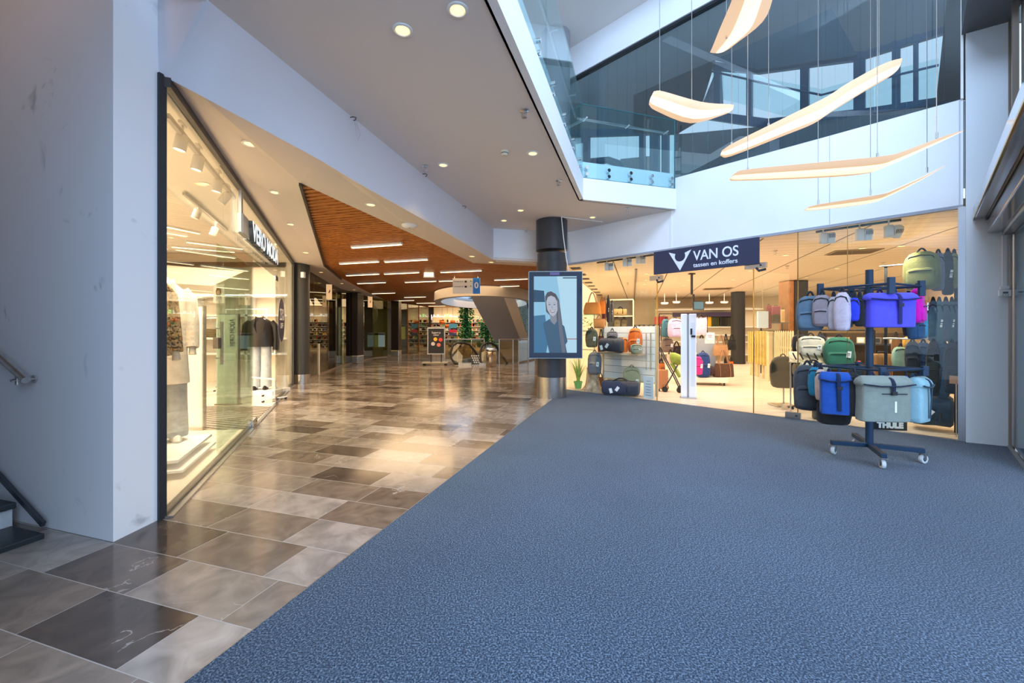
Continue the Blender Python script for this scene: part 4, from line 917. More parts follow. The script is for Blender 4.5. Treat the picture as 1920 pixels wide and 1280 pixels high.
for px, py, lb in ((829, 604, 'orange paper pumpkin hanging under the shop lettering, upper one'), (839, 611, 'orange paper pumpkin hanging under the shop lettering, lower one'), (849, 603, 'orange paper pumpkin near the shop lettering end')):
    t = thing('paper_pumpkin', lb, 'decoration', tuple(at(px, py, HB - 0.8)))
    mb = MB(); mb.lathe([(0.02, -0.12), (0.14, -0.10), (0.19, 0.0), (0.14, 0.10), (0.03, 0.11)], 14); mb.build('body', mat('orange_paper', (0.75, 0.16, 0.03), 0.6), t, True)
    mb = MB(); mb.tube([(0, 0, 0.1), (0.0, 0, 3.06 - t.location.z)], 0.008, 5); mb.build('cord', INK, t)
t = thing('poster', 'blue and red promotion poster in front of the far shelves', 'poster', tuple(at(849, 617, HB - 1.0)))
mb = MB(); mb.tube([(0, 0.03, -t.location.z), (0, 0.03, 0.3)], 0.02, 8); mb.box((0, 0.03, 0.01 - t.location.z), (0.4, 0.3, 0.02)); mb.build('stand', STEEL, t)
for z, h, cl, nm in ((0.22, 0.28, (0.08, 0.42, 0.75), 'blue_sheet'), (-0.12, 0.2, (0.70, 0.04, 0.12), 'red_sheet'), (-0.33, 0.15, (0.05, 0.09, 0.28), 'navy_sheet')):
    mb = MB(); mb.box((0, 0, z), (0.5, 0.02, h)); mb.build(nm, mat('poster_' + nm, cl, 0.5), t)

# ---- curved rim of the ceiling void, plants, escalators, bin, easel
RIM = mat('pale_rim_panel', (0.44, 0.40, 0.36), 0.5)
mb = MB(); n = 48; vs = []; fs = []
for k in range(n):
    a = 2 * math.pi * k / n
    for rr, z in ((0.0, 2.62), (0.0, 3.02), (0.10, 3.10), (0.30, 3.10), (0.30, 2.62)):
        vs.append((VC.x + (VRX - rr + 0.12) * math.cos(a), VC.y + (VRY - rr + 0.12) * math.sin(a), z))
for k in range(n):
    for j in range(5): fs.append((k * 5 + j, k * 5 + (j + 1) % 5, ((k + 1) % n) * 5 + (j + 1) % 5, ((k + 1) % n) * 5 + j))
mb.add(vs, fs); tag(struct('trim_15', mb, RIM, smooth=True), 'curved pale rim around the oval ceiling opening', 'rim')
mb = MB(); vs = []; fs = []
for k in range(n):
    a = 2 * math.pi * k / n
    for z in (3.1, 5.6): vs.append((VC.x + VRX * math.cos(a), VC.y + VRY * math.sin(a), z))
for k in range(n): fs.append((2 * k, 2 * k + 1, 2 * ((k + 1) % n) + 1, 2 * ((k + 1) % n)))
mb.add(vs, fs); struct('wall_void', mb, mat('void_white', (0.8, 0.84, 0.9), 0.6), smooth=True)
area('void_daylight', (VC.x, VC.y, 5.4), (VC.x, VC.y, 0), 3.5, 7.0, 160, DAY)
LEAFM = mat('plant_leaf_green', (0.035, 0.21, 0.045), 0.45, noise=0.5, nscale=5)
def leafwall(label, c, w, h, n, sd):
    t = thing('hanging_plant_column', label, 'plant', tuple(c)); r = random.Random(sd)
    mb = MB()
    for _ in range(n):
        a = r.uniform(0, 6.28); z = r.uniform(0, h); rr = w * (0.35 + 0.65 * r.random()) * (0.75 + 0.25 * math.sin(z * 5)); p = Vector((math.cos(a) * rr, math.sin(a) * rr * 0.6, z))
        d1 = Vector((math.cos(a), math.sin(a), r.uniform(-0.9, 0.4))).normalized() * r.uniform(0.10, 0.2); d2 = d1.cross(Vector((r.uniform(-1, 1), r.uniform(-1, 1), 1))).normalized() * r.uniform(0.03, 0.06)
        mb.add([p, p + d1 * 0.5 + d2, p + d1, p + d1 * 0.5 - d2], [(0, 1, 2, 3)])
    mb.build('leaves', LEAFM, t); mb = MB(); mb.tube([(0, 0, 0), (0, 0, h)], 0.12, 10); mb.build('core', mat('plant_core', (0.02, 0.05, 0.02), 0.8), t)
leafwall('tall column of green leaves between the far shops', at(874, 640, 23.5), 0.42, 3.0, 1700, 1)
leafwall('dark green leaves behind the lower end of the rising escalator', at(913, 650, 22.5), 0.55, 1.5, 900, 2)
leafwall('green leaves with pink bloom beside the rising escalator', at(983, 622, 22.5), 0.35, 1.6, 420, 3)
t = thing('round_lattice', 'round pale lattice disc hanging between plants and escalator', 'decoration', tuple(at(882, 586, 24.5)))
mb = MB(); mb.tube([(0.62 * math.cos(2 * math.pi * k / 26), 0, 0.62 * math.sin(2 * math.pi * k / 26)) for k in range(26)], 0.03, 6, closed=True); mb.build('hoop', PLASTIC, t, True)
mb = MB()
for k in range(-4, 5):
    q = k * 0.13; l_ = math.sqrt(0.62 ** 2 - q * q); mb.tube([(q, 0, -l_), (q, 0, l_)], 0.014, 5); mb.tube([(-l_, 0, q), (l_, 0, q)], 0.014, 5)
mb.build('mesh', PLASTIC, t)
t = thing('escalator', 'grey undersided escalator rising through the oval opening', 'escalator', tuple(at(951, 637, 20.2)))
o0 = Vector(t.location)
ua, ub, uc, ud = at(877, 545, 17.0), at(940, 545, 17.0), at(977, 640, 20.2), at(927, 640, 20.2)
ue, uf = at(962, 545, 17.6), at(992, 640, 20.9)
upv = Vector((0, 0.25, 0.35))
mb = MB(); mb.prism([p - o0 for p in (ua, ub, uc, ud)], upv * 0.3); mb.build('underside', mat('escalator_grey', (0.30, 0.29, 0.29), 0.45), t)
mb = MB(); mb.prism([p - o0 for p in (ub, ue, uf, uc)], (-0.02, 0.05, 0.02)); mb.build('side_panel', mat('escalator_tan', (0.66, 0.53, 0.40), 0.4), t)
mb = MB(); mb.prism([p - o0 + Vector((0, 0.2, 0.05)) for p in (ue, ue + Vector((0.32, 0.3, 0.5)), uf + Vector((0.32, 0.3, 0.5)), uf)], (0.01, 0.01, 0)); mb.build('balustrade_glass', RAILG, t)
mb = MB(); mb.tube([ue - o0 + Vector((0.33, 0.5, 0.55)), uf - o0 + Vector((0.33, 0.5, 0.55))], 0.035, 8); mb.build('handrail', RUBBER, t, True)
t = thing('escalator', 'escalator going down with two black looped handrails', 'escalator', tuple(at(885, 684, 16.3)))
o0 = Vector(t.location)
def epts(lst, d0, d1): return [at(x, y, d0 + (d1 - d0) * k / (len(lst) - 1)) - o0 for k, (x, y) in enumerate(lst)]
loops = (([(866, 683), (853, 681), (846.5, 672), (845.5, 660), (849, 648), (857, 642.5), (870, 642), (880, 646), (890, 658), (905, 682)]), ([(905, 683), (901, 676), (900.5, 660), (904, 648), (912, 643), (922, 643), (930, 648), (938, 662), (952, 682)]))
for lp in loops:
    q = epts(lp, 16.3, 17.3); mb = MB(); mb.tube(q, 0.045, 8); hr = mb.build('handrail', RUBBER, t, True)
    mb = MB(); mb.prism(q, (0.02, 0.01, 0)); mb.build('balustrade_glass', glass('warm_rail_glass', (0.75, 0.72, 0.62), 1.5, 1.1, 0.05), hr)
    mb = MB(); mb.box(q[0] + Vector((0.12, 0.1, -0.02)) - Vector((0, 0, 0)), (0.5, 0.3, 0.16)); mb.build('skirt', STEEL, hr)
mb = MB(); a = at(858, 686, 16.2) - o0; mb.box(a + Vector((0.5, 0.4, 0.01)), (1.2, 0.9, 0.03)); mb.build('landing_plate', ALU, t)
mb = MB(); mb.prism([at(862, 676, 16.5) - o0, at(880, 672, 16.8) - o0, at(904, 681, 17.2) - o0, at(868, 683, 16.5) - o0], (0.05, 0.1, 0.02)); mb.build('inner_deck', mat('blue_steel_deck', (0.30, 0.38, 0.52), 0.25, metal=0.7), t)
mb = MB()
for k in range(4):
    for j in range(4): mb.box(at(885 + 4 * k + 1.5 * j, 667 + 4 * j, 16.7) - o0, (0.05, 0.02, 0.05))
mb.build('dotted_film', TAGW, t)
t = thing('litter_bin', 'polished metal litter bin standing by the escalator', 'bin', tuple(Vector((*floor_at(921, 687), 0))))
mb = MB(); mb.lathe([(0.19, 0.0), (0.20, 0.02), (0.20, 0.56), (0.18, 0.58)], 26); mb.build('drum', BRONZE, t, True)
mb = MB(); mb.lathe([(0.17, 0.58), (0.21, 0.60), (0.21, 0.66), (0.12, 0.72), (0.001, 0.73)], 26); mb.build('lid', STEEL, t, True)
x, y = floor_at(818, 684.5)
t = thing('sign_stand', 'black promotion board with grey frame on a flat wheeled base', 'sign', (x, y, 0), R(4))
bw, bh = 0.70, 1.06; z0 = 0.42
mb = MB(); mb.box((0, 0, z0 + bh / 2), (bw, 0.05, bh)); mb.build('frame', ALU, t, bev=0.01)
mb = MB(); mb.box((0, -0.03, z0 + bh / 2), (bw - 0.09, 0.01, bh - 0.09)); pn = mb.build('poster', BLACK, t)
text("Support je", 0.11, TAGW, pn, (0, -0.037, z0 + 0.86), ext=0.001, width=0.34); text("cultuur", 0.10, TAGW, pn, (0, -0.037, z0 + 0.77), ext=0.001, width=0.22)
for k, (px_, pz, cl) in enumerate(((-0.03, 0.60, (0.85, 0.5, 0.05)), (0.17, 0.58, (0.8, 0.08, 0.06)), (-0.12, 0.42, (0.7, 0.6, 0.55)), (0.1, 0.38, (0.75, 0.2, 0.15)))):
    mb = MB(); mb.M = Matrix.Translation((px_, -0.036, z0 + pz)) @ Matrix.Rotation(R(90), 4, 'X'); mb.lathe([(0.075, 0), (0.075, 0.003), (0.03, 0.004)], 14); mb.build('motif', mat('motif_%d' % k, cl, 0.5), pn)
for s_ in (-0.2, 0.2): mb = MB(); mb.box((s_, 0, 0.27), (0.05, 0.05, 0.32)); mb.build('leg', DKGREY, t)
mb = MB(); mb.box((-0.04, 0.0, 0.1), (1.0, 0.45, 0.05)); mb.build('base', mat('khaki_base', (0.32, 0.28, 0.18), 0.5), t, bev=0.01)
for sx in (-0.45, 0.36):
    for sy in (-0.18, 0.18): mb = MB(); mb.M = Matrix.Translation((sx, sy, 0.042)) @ Matrix.Rotation(R(90), 4, 'X'); mb.lathe([(0.04, -0.015), (0.04, 0.015)], 12); mb.build('wheel', RUBBER, t, True)
# glass rails round the escalator well
def glass_rail(label, pts, hgt):
    t = thing('glass_railing', label, 'railing', tuple(pts[0])); o0 = Vector(pts[0])
    for i in range(len(pts) - 1):
        a, b = pts[i] - o0, pts[i + 1] - o0; nrm = Vector(((b - a).y, -(b - a).x, 0)).normalized() * 0.012
        mb = MB(); mb.prism([a + Vector((0, 0, 0.06)), b + Vector((0, 0, 0.06)), b + Vector((0, 0, hgt - 0.06)), a + Vector((0, 0, hgt - 0.06))], nrm); mb.build('glass_panel', glass('warm_rail_glass', (0.75, 0.72, 0.62)), t)
    for p in pts:
        q = p - o0; mb = MB(); mb.bar(q, q + Vector((0, 0, hgt)), 0.035, 0.05, up=(0, 1, 0)); mb.build('post', STEEL, t)
    mb = MB(); mb.tube([p - o0 + Vector((0, 0, hgt)) for p in pts], 0.028, 8); mb.build('handrail', BRONZE, t, True)
fr = [Vector((*floor_at(x, y), 0)) for x, y in ((936, 682.5), (962, 682), (972, 680.5), (990, 677), (1003, 674))]
glass_rail('glass railing beside the rising escalator foot', fr, 1.0)
fr = [Vector((*floor_at(x, y), 0)) for x, y in ((834, 676), (858, 675), (884, 674.5), (908, 674))]
glass_rail('glass railing behind the escalator loops', fr, 0.95)
# ================================================================== GENERIC GOODS
def bx(px0, px1, py0, py1, d):
    return at((px0 + px1) / 2, py1, d), (px1 - px0) / F * d, (py1 - py0) / F * d
def body_secs(w, dp, h, p=3.2, top=0.8, cy=0.0, bot=0.92):
    S = [(0, 0.0, 0.55 * bot, 0.55), (0.03, 0, 0.88 * bot, 0.88), (0.10, 0, bot, 1.0), (0.4, 0, 1.0, 1.02), (0.7, 0, 0.97, 0.96), (0.86, 0, top + 0.06, 0.84), (0.95, 0, top * 0.82, 0.6), (1.0, 0, top * 0.5, 0.3)]
    return [(0, cy, z * h, a * w / 2, b * dp / 2, p) for z, _, a, b in S]
_seed = [0.0]
def backpack(label, box, d, colr, yaw=0.0, group=None, dark=None, pocket=True, tagside=1, cat='backpack', deep=0.55, loc=None, straps=True, logo=None, handle=True):
    p, w, h = bx(*box, d)
    if loc is not None: p = loc
    _seed[0] += 1.37
    m = fabric('fabric_%02d_%02d_%02d' % tuple(int(c * 99) for c in colr), colr); dk = fabric('dark_webbing', (0.02, 0.022, 0.028)) if dark is None else fabric('fabric_%02d_%02d_%02d' % tuple(int(c * 99) for c in dark), dark)
    t = thing('backpack', label, cat, tuple(p), yaw, group); dp = w * deep
    mb = MB(); mb.loft(body_secs(w, dp, h), 28, 0.05, 6 / max(w, 0.15), _seed[0]); mb.build('body', m, t, True)
    if pocket:
        mb = MB(); mb.at((0, -dp * 0.42, h * 0.06)); mb.loft(body_secs(w * 0.78, dp * 0.42, h * 0.50, 3.6, 0.9), 22, 0.05, 9, _seed[0]); pk = mb.build('front_pocket', m, t, True)
        mb = MB(); mb.tube([(-w * 0.30, -dp * 0.61, h * 0.47), (0, -dp * 0.645, h * 0.49), (w * 0.30, -dp * 0.61, h * 0.47)], 0.006, 6); mb.build('zipper', dk, pk)
        if logo:
            mb = MB(); mb.M = Matrix.Translation((0, -dp * 0.645, h * 0.34)) @ Matrix.Rotation(R(90), 4, 'X'); mb.lathe([(w * 0.09, 0.0), (w * 0.09, 0.006), (w * 0.05, 0.008)], 16); mb.build('round_badge', mat('badge_white', (0.8, 0.75, 0.72), 0.5), pk, True)
            mb = MB(); mb.M = Matrix.Translation((0, -dp * 0.645 - 0.008, h * 0.34)) @ Matrix.Rotation(R(90), 4, 'X'); mb.lathe([(w * 0.055, 0.0), (w * 0.055, 0.003)], 12); mb.build('badge_mark', mat('badge_red', (0.55, 0.04, 0.04), 0.5), pk)
    mb = MB(); mb.tube([(-w * 0.44, -dp * 0.2, h * 0.66), (-w * 0.30, -dp * 0.40, h * 0.86), (0, -dp * 0.42, h * 0.90), (w * 0.30, -dp * 0.40, h * 0.86), (w * 0.44, -dp * 0.2, h * 0.66)], 0.007, 6); mb.build('zipper', dk, t)
    if handle: mb = MB(); mb.tube(arc((-w * 0.13, 0, h * 0.97), (w * 0.13, 0, h * 0.97), 0.06, 8), 0.011, 8); mb.build('top_handle', dk, t, True)
    if straps:
        for s in (-1, 1):
            mb = MB(); mb.tube([(s * w * 0.15, dp * 0.38, h * 0.93), (s * w * 0.24, dp * 0.62, h * 0.72), (s * w * 0.30, dp * 0.62, h * 0.42), (s * w * 0.38, dp * 0.42, h * 0.12)], 0.026, 8, 0.4); mb.build('shoulder_strap', dk, t, True)
    if tagside:
        mb = MB(); x = tagside * w * 0.26; mb.at((x, -dp * 0.66, h * 0.48), 0, 0, R(6 * tagside)); mb.box((0, 0, 0), (min(0.055, w * 0.2), 0.003, min(0.10, h * 0.22))); tg = mb.build('price_tag', TAGW, t)
        mb = MB(); mb.at((x, -dp * 0.66 - 0.003, h * 0.48)); mb.box((0, 0, 0.01), (0.03, 0.002, 0.012)); mb.box((0, 0, -0.015), (0.02, 0.002, 0.008)); mb.build('print', INK, tg)
    return t
def tote(label, box, d, colr, yaw=0.0, group=None, hh=0.5, flare=0.85, loc=None, cat='handbag', strapcol=(0.03, 0.022, 0.018), deep=0.4, tagged=False, stripes=False):
    p, w, h = bx(*box, d)
    if loc is not None: p = loc
    _seed[0] += 1.1; m = fabric('fabric_%02d_%02d_%02d' % tuple(int(c * 99) for c in colr), colr); sm = fabric('fabric_%02d_%02d_%02d' % tuple(int(c * 99) for c in strapcol), strapcol)
    hb = h * (1 - hh); dp = w * deep; t = thing('handbag', label, cat, tuple(p), yaw, group)
    S = [(0, 0.90, 0.8), (0.04, 0.98, 0.98), (0.3, 1.0, 1.0), (0.75, 0.5 + flare / 2, 0.75), (1.0, flare, 0.38)]
    mb = MB(); mb.loft([(0, 0, z * hb, a * w / 2, b * dp / 2, 3.4) for z, a, b in S], 26, 0.05, 7, _seed[0]); mb.build('body', m, t, True)
    for s in (-1, 1):
        mb = MB(); mb.tube(arc((-w * 0.24, s * dp * 0.18, hb * 0.92), (w * 0.24, s * dp * 0.12, hb * 0.92), h - hb * 0.92, 12), 0.011, 8); mb.build('handle', sm, t, True)
    mb = MB(); mb.tube([(-w * 0.40 * flare, -dp * 0.20, hb * 0.985), (0, -dp * 0.22, hb * 0.98), (w * 0.40 * flare, -dp * 0.20, hb * 0.985)], 0.006, 6); mb.build('zipper', sm, t)
    if stripes:
        for s in (-0.24, 0.24): mb = MB(); mb.tube([(s * w, -dp * 0.53, 0.02 * hb), (s * w, -dp * 0.53, hb * 0.35), (s * w, -dp * 0.42, hb * 0.7), (s * w, -dp * 0.24, hb * 0.95)], 0.012, 6, 0.4); mb.build('webbing', sm, t, True)
    if tagged: mb = MB(); mb.box((w * 0.1, -dp * 0.56, hb * 0.5), (0.06, 0.003, 0.09)); mb.build('price_tag', TAGW, t)
    return t
def duffel(label, box, d, colr, yaw=0.0, group=None, tags=1, loc=None):
    p, w, h = bx(*box, d)
    if loc is not None: p = loc
    _seed[0] += 1.9; m = fabric('fabric_%02d_%02d_%02d' % tuple(int(c * 99) for c in colr), colr); dk = fabric('dark_webbing', (0.02, 0.022, 0.028))
    t = thing('duffel_bag', label, 'duffel bag', tuple(p), yaw, group); r = h / 2
    mb = MB(); mb.M = Matrix.Translation((0, 0, r)) @ Matrix.Rotation(R(90), 4, 'Y')
    S = [(-0.5, 0.55), (-0.49, 0.82), (-0.44, 0.97), (-0.2, 1.0), (0.1, 0.97), (0.42, 0.98), (0.49, 0.82), (0.5, 0.55)]
    mb.loft([(0, 0, z * w, a * r, a * r * 1.15, 2.7) for z, a in S], 26, 0.06, 6, _seed[0]); mb.build('body', m, t, True)
    for s in (-1, 1): mb = MB(); mb.tube([(-w * 0.2, s * r * 1.12, r * 0.5), (-w * 0.2, s * r * 0.95, r * 1.6)] + arc((-w * 0.18, s * r * 0.35, 2 * r * 0.98), (w * 0.18, s * r * 0.35, 2 * r * 0.98), 0.05, 6) + [(w * 0.2, s * r * 0.95, r * 1.6), (w * 0.2, s * r * 1.12, r * 0.5)], 0.013, 8); mb.build('carry_handle', dk, t, True)
    mb = MB(); mb.tube([(-w * 0.4, -0.01, 2 * r * 0.985), (0, -0.02, 2 * r * 1.0), (w * 0.4, -0.01, 2 * r * 0.985)], 0.008, 6); mb.build('zipper', dk, t)
    for k in range(tags):
        mb = MB(); mb.at((-w * 0.05 - k * 0.13, -r * 1.22, r * (0.95 - 0.3 * k)), 0, 0, R(35 - 50 * k)); mb.box((0, 0, 0), (0.06, 0.003, 0.10)); mb.build('price_tag', TAGW, t)
    return t
def suitcase(label, box, d, colr, yaw=0.0, group=None, wheels=True, loc=None):
    p, w, h = bx(*box, d)
    if loc is not None: p = loc
    m = mat('shell_%02d_%02d_%02d' % tuple(int(c * 99) for c in colr), colr, 0.35); t = thing('suitcase', label, 'suitcase', tuple(p), yaw, group); dp = w * 0.5; z0 = 0.05 if wheels else 0.0
    mb = MB(); mb.loft([(0, 0, z0 + z * (h - z0), a * w / 2, b * dp / 2, 5) for z, a, b in ((0, .86, .8), (.04, .97, .97), (.1, 1, 1), (.9, 1, 1), (.96, .97, .97), (1, .86, .8))], 28); mb.build('shell', m, t, True)
    mb = MB()
    for k in range(-3, 4): mb.bar((k * w * 0.12, -dp / 2 - 0.002, z0 + 0.12 * h), (k * w * 0.12, -dp / 2 - 0.002, z0 + 0.86 * h), w * 0.03, 0.012, up=(0, 1, 0))
    mb.build('ribs', m, t)
    mb = MB(); mb.tube([(-w * 0.15, 0, h), (-w * 0.15, 0, h + 0.03), (w * 0.15, 0, h + 0.03), (w * 0.15, 0, h)], 0.009, 8); mb.build('handle', DKGREY, t, True)
    if wheels:
        for sx in (-1, 1):
            for sy in (-1, 1): mb = MB(); mb.M = Matrix.Translation((sx * w * 0.38, sy * dp * 0.36, 0.027)) @ Matrix.Rotation(R(90), 4, 'Y'); mb.lathe([(0.026, -0.012), (0.026, 0.012)], 14); mb.build('wheel', RUBBER, t, True)
    return t
def coat(label, p, w, h, m, yaw=0.0, group=None, hanger=True, slv=0.75, thick=0.14, name='coat', cat='coat', trim=None):
    """hanging garment, p = the point where its hanger meets the rail"""
    t = thing(name, label, cat, tuple(p), yaw, group); z1 = -0.10
    _seed[0] += 0.9
    S = [(0, .16, .5), (-.015, .4, .8), (-.05, .66, 1), (-.12, .74, 1.05), (-.35, .70, 1.1), (-.7, .78, 1.15), (-.97, .86, 1.2), (-1, .85, 1.1)]
    mb = MB(); mb.loft([(0, 0, z1 + z * h, a * w / 2, b * thick / 2, 2.4) for z, a, b in S], 26, 0.06, 8, _seed[0]); mb.build('body', m, t, True)
    for s in (-1, 1):
        mb = MB(); mb.tube([(s * w * 0.30, 0, z1 - 0.055 * h), (s * w * 0.42, 0, z1 - 0.14 * h), (s * w * 0.47, -0.01, z1 - 0.45 * h * slv / .75), (s * w * 0.48, -0.03, z1 - slv * h)], [thick * .42, thick * .45, thick * .38, thick * .34], 12); mb.build('sleeve', trim or m, t, True)
    if hanger:
        mb = MB(); mb.tube([(0, 0, z1 + 0.01), (0, 0, -0.035), (0.022, 0, -0.02), (0.02, 0, 0.008), (0, 0, 0.014), (-0.014, 0, 0.002)], 0.003, 6); mb.tube([(-w * 0.3, 0, z1 - 0.03), (0, 0, z1 + 0.015), (w * 0.3, 0, z1 - 0.03)], 0.006, 6); mb.build('hanger', STEEL, t, True)
    return t

# ================================================================== FASHION SHOP
VMW = mat('shop_cream_wall', (0.80, 0.70, 0.56), 0.75); VMF = mat('shop_pale_floor', (0.74, 0.66, 0.55), 0.4, noise=0.06, nscale=2.5)
VA = B + Vector((-0.03, 0.02, 0)); VB = GL1 + Vector((0, 0.02, 0))
room = [VA, VB, Vector((-6.0, 11.2, 0)), Vector((-11.5, 11.2, 0)), Vector((-11.5, 5.7, 0))]
mb = MB(); mb.prism([p + Vector((0, 0, 0.001)) for p in room], (0, 0, 0.006)); struct('floor_shop', mb, VMF, 'pale floor of the fashion shop')
mb = MB(); mb.prism([p + Vector((0, 0, 3.42)) for p in room], (0, 0, 0.1)); struct('ceiling_shop', mb, mat('shop_ceiling', (0.80, 0.74, 0.66), 0.8))
mb = MB(); wallquad(mb, room[2], room[3], 0, 3.45, 0.1, (0, 1)); wallquad(mb, room[3], room[4], 0, 3.45, 0.1, (-1, 0)); wallquad(mb, room[4], room[0] + Vector((-0.2, 0.1, 0)), 0, 3.45, 0.1, (0.3, -1)); struct('wall_shop', mb, VMW)
mb = MB(); wallquad(mb, VB + Vector((0.0, 0.0, 0)), room[2], 0, 3.45, 0.1, (-1, 0)); wallquad(mb, GL0 + GIN * 0.015, GL1 + GIN * 0.015, 3.09, 3.45, 0.04, GIN); struct('wall_shop_end', mb, VMW)
def vm_pane(k, px0, px1, z0=0.03, z1=3.1):
    a, b = vm_pt(px0), vm_pt(px1); mb = MB(); mb.prism([a + Vector((0, 0, z0)), b + Vector((0, 0, z0)), b + GIN * 0.012 + Vector((0, 0, z0)), a + GIN * 0.012 + Vector((0, 0, z0))], (0, 0, z1 - z0)); struct('window_%d' % k, mb, CLEAR)
vm_pane(20, 311.5, 419.4); vm_pane(21, 420.2, 475); vm_pane(22, 517, 534.5); vm_pane(23, 535, 549); vm_pane(24, 475.5, 516.5, 2.35)
mb = MB(); mb.bar(GL0 + Vector((0, 0, 3.14)), GL1 + Vector((0, 0, 3.06)), 0.06, 0.07); mb.bar(GL0 + GIN * 0.03 + Vector((0, 0, 0.018)), vm_pt(475) + GIN * 0.03 + Vector((0, 0, 0.018)), 0.05, 0.03); mb.bar(vm_pt(517) + GIN * .03 + Vector((0, 0, 0.018)), GL1 + GIN * .03 + Vector((0, 0, 0.018)), 0.05, 0.03); mb.bar(GL1, GL1 + Vector((0, 0, 3.06)), 0.05, 0.05, up=GDIR)
struct('trim_20', mb, mat('shopfront_dark_rail', (0.10, 0.09, 0.085), 0.4, metal=0.5))
mb = MB(); mb.bar(GL0 + GIN * -0.02 + Vector((0, 0, 0.008)), GL1 + GIN * -0.02 + Vector((0, 0, 0.008)), 0.05, 0.014); struct('trim_21', mb, ALU)
for px, z, lb in ((475, 0.06, 'lower glass door fitting nearest the striped mat'), (516.5, 0.06, 'lower glass door fitting nearest the round discount sticker'), (516.5, 2.33, 'upper glass door fitting under the shop lettering')):
    p = vm_pt(px) + Vector((0, 0, z)); t = thing('door_fitting', lb, 'fitting', tuple(p), math.atan2(GDIR.y, GDIR.x))
    mb = MB(); mb.box((0, 0, 0), (0.30, 0.05, 0.09)); mb.build('clamp', CHROME, t, bev=0.006); mb = MB(); mb.tube([(0.1, -0.03, 0), (0.1, 0.03, 0)], 0.014, 10); mb.build('screw', DKGREY, t, True)
# parked sliding glass leaf
a, b = vm_pt(408, 0.10), vm_pt(472, 0.10); t = thing('sliding_glass_door', 'greenish glass door leaf with long handle parked behind the window', 'door', tuple(a))
mb = MB(); v = b - a; mb.prism([Vector((0, 0, 0.03)), v + Vector((0, 0, 0.03)), v + GIN * 0.012 + Vector((0, 0, 0.03)), GIN * 0.012 + Vector((0, 0, 0.03))], (0, 0, 2.28)); mb.build('glass_leaf', GREENISH, t)
h0, h1 = vm_at(416, 603, 0.07) - a, vm_at(416, 683, 0.07) - a; mb = MB(); mb.tube([h0, h1], 0.016, 10); hd = mb.build('handle', BRONZE, t, True)
for f in (0.15, 0.85): q = h0.lerp(h1, f); mb = MB(); mb.tube([q, q + GIN * 0.06], 0.009, 8); mb.build('handle_post', STEEL, hd, True)
q = vm_at(407, 643, 0.09) - a; mb = MB(); mb.box(q, (0.06, 0.05, 0.12)); mb.build('lock', mat('lock_grey', (0.25, 0.22, 0.19), 0.4, metal=0.6), t, bev=0.004)
# raised letters
rzg = math.atan2(GDIR.y, GDIR.x)
a, b = vm_pt(457), vm_pt(509); c = (a + b) / 2; c.z = 2.63
t = thing('shop_sign', 'raised white shop name letters on the fashion shop glass', 'sign', tuple(c), rzg)
LET = mat('letter_white', (0.75, 0.85, 0.92), 0.4, emit=(0.75, 0.88, 1.0), es=0.5); wtot = (b - a).length
o = text('VERO MODA', 0.34, mat('letter_side', (0.05, 0.06, 0.07), 0.5), t, (0, -0.07, 0), ext=0.028, width=wtot, bold=0.006, name='letter_blocks')
o = text('VERO MODA', 0.34, LET, t, (0, -0.10, 0), ext=0.003, width=wtot, bold=0.006)
mb = MB(); mb.box((0, -0.02, -0.10), (wtot, 0.025, 0.03)); mb.box((0, -0.02, 0.10), (wtot, 0.025, 0.03)); mb.build('mounting_rail', mat('sign_grey', (0.30, 0.30, 0.30), 0.5), t)
mb = MB(); mb.box((-wtot / 2 - 0.18, -0.03, 0.02), (0.32, 0.06, 0.24)); mb.build('power_box', mat('sign_grey'), t, bev=0.006); mb = MB(); mb.box((-wtot / 2 - 0.32, -0.03, 0.16), (0.09, 0.03, 0.5)); mb.build('bracket', mat('sign_grey'), t)
# discount sticker
p = vm_at(527.5, 600); t = thing('discount_sticker', 'dark navy round discount sticker on the fashion shop window', 'sticker', tuple(p), rzg)
mb = MB(); mb.M = Matrix.Translation((0, -0.004, 0)) @ Matrix.Rotation(R(90), 4, 'X'); mb.lathe([(0.44, 0.0), (0.44, 0.003)], 40); mb.build('disc', mat('sticker_navy', (0.025, 0.025, 0.075), 0.4), t)
text('25%', 0.34, TAGW, t, (0, -0.010, 0.10), ext=0.001, width=0.58); text('OFF', 0.16, TAGW, t, (0, -0.010, -0.12), ext=0.001, width=0.4)
# anti theft panels
def panel(label, px0, px1, py0, py1, yaw, m, tx, d=None):
    d = d or EYE * F / (py1 - CY); p, w, h = bx(px0, px1, py0, py1, d); p.z = 0.007; t = thing('security_gate', label, 'security gate', tuple(p), yaw)
    mb = MB(); mb.box((0, 0, h / 2), (w, 0.05, h)); mb.build('board', m, t, bev=0.004)
    mb = MB(); mb.box((w / 2 + 0.008, 0, h / 2), (0.016, 0.06, h + 0.01)); mb.box((0, 0, h + 0.006), (w, 0.06, 0.012)); mb.build('edge_frame', mat('panel_frame', (0.35, 0.32, 0.29), 0.4, metal=0.5), t)
    mb = MB(); mb.box((0, 0, 0.015), (w + 0.06, 0.12, 0.03)); mb.build('foot_plate', BRONZE, t)
    text('VERO MODA', 0.12, INK, t, (tx * w, -0.030, h * 0.80), rot=(math.pi / 2, -math.pi / 2, 0), ext=0.001, width=0.50)
panel('white security panel with vertical shop name behind the mannequins', 352, 382, 575, 806, 0.0, PLASTIC, 0.12)
panel('pale green security panel beside the parked door leaf', 409, 447, 590, 760, 0.0, mat('panel_sage', (0.55, 0.58, 0.47), 0.4), 0.26)
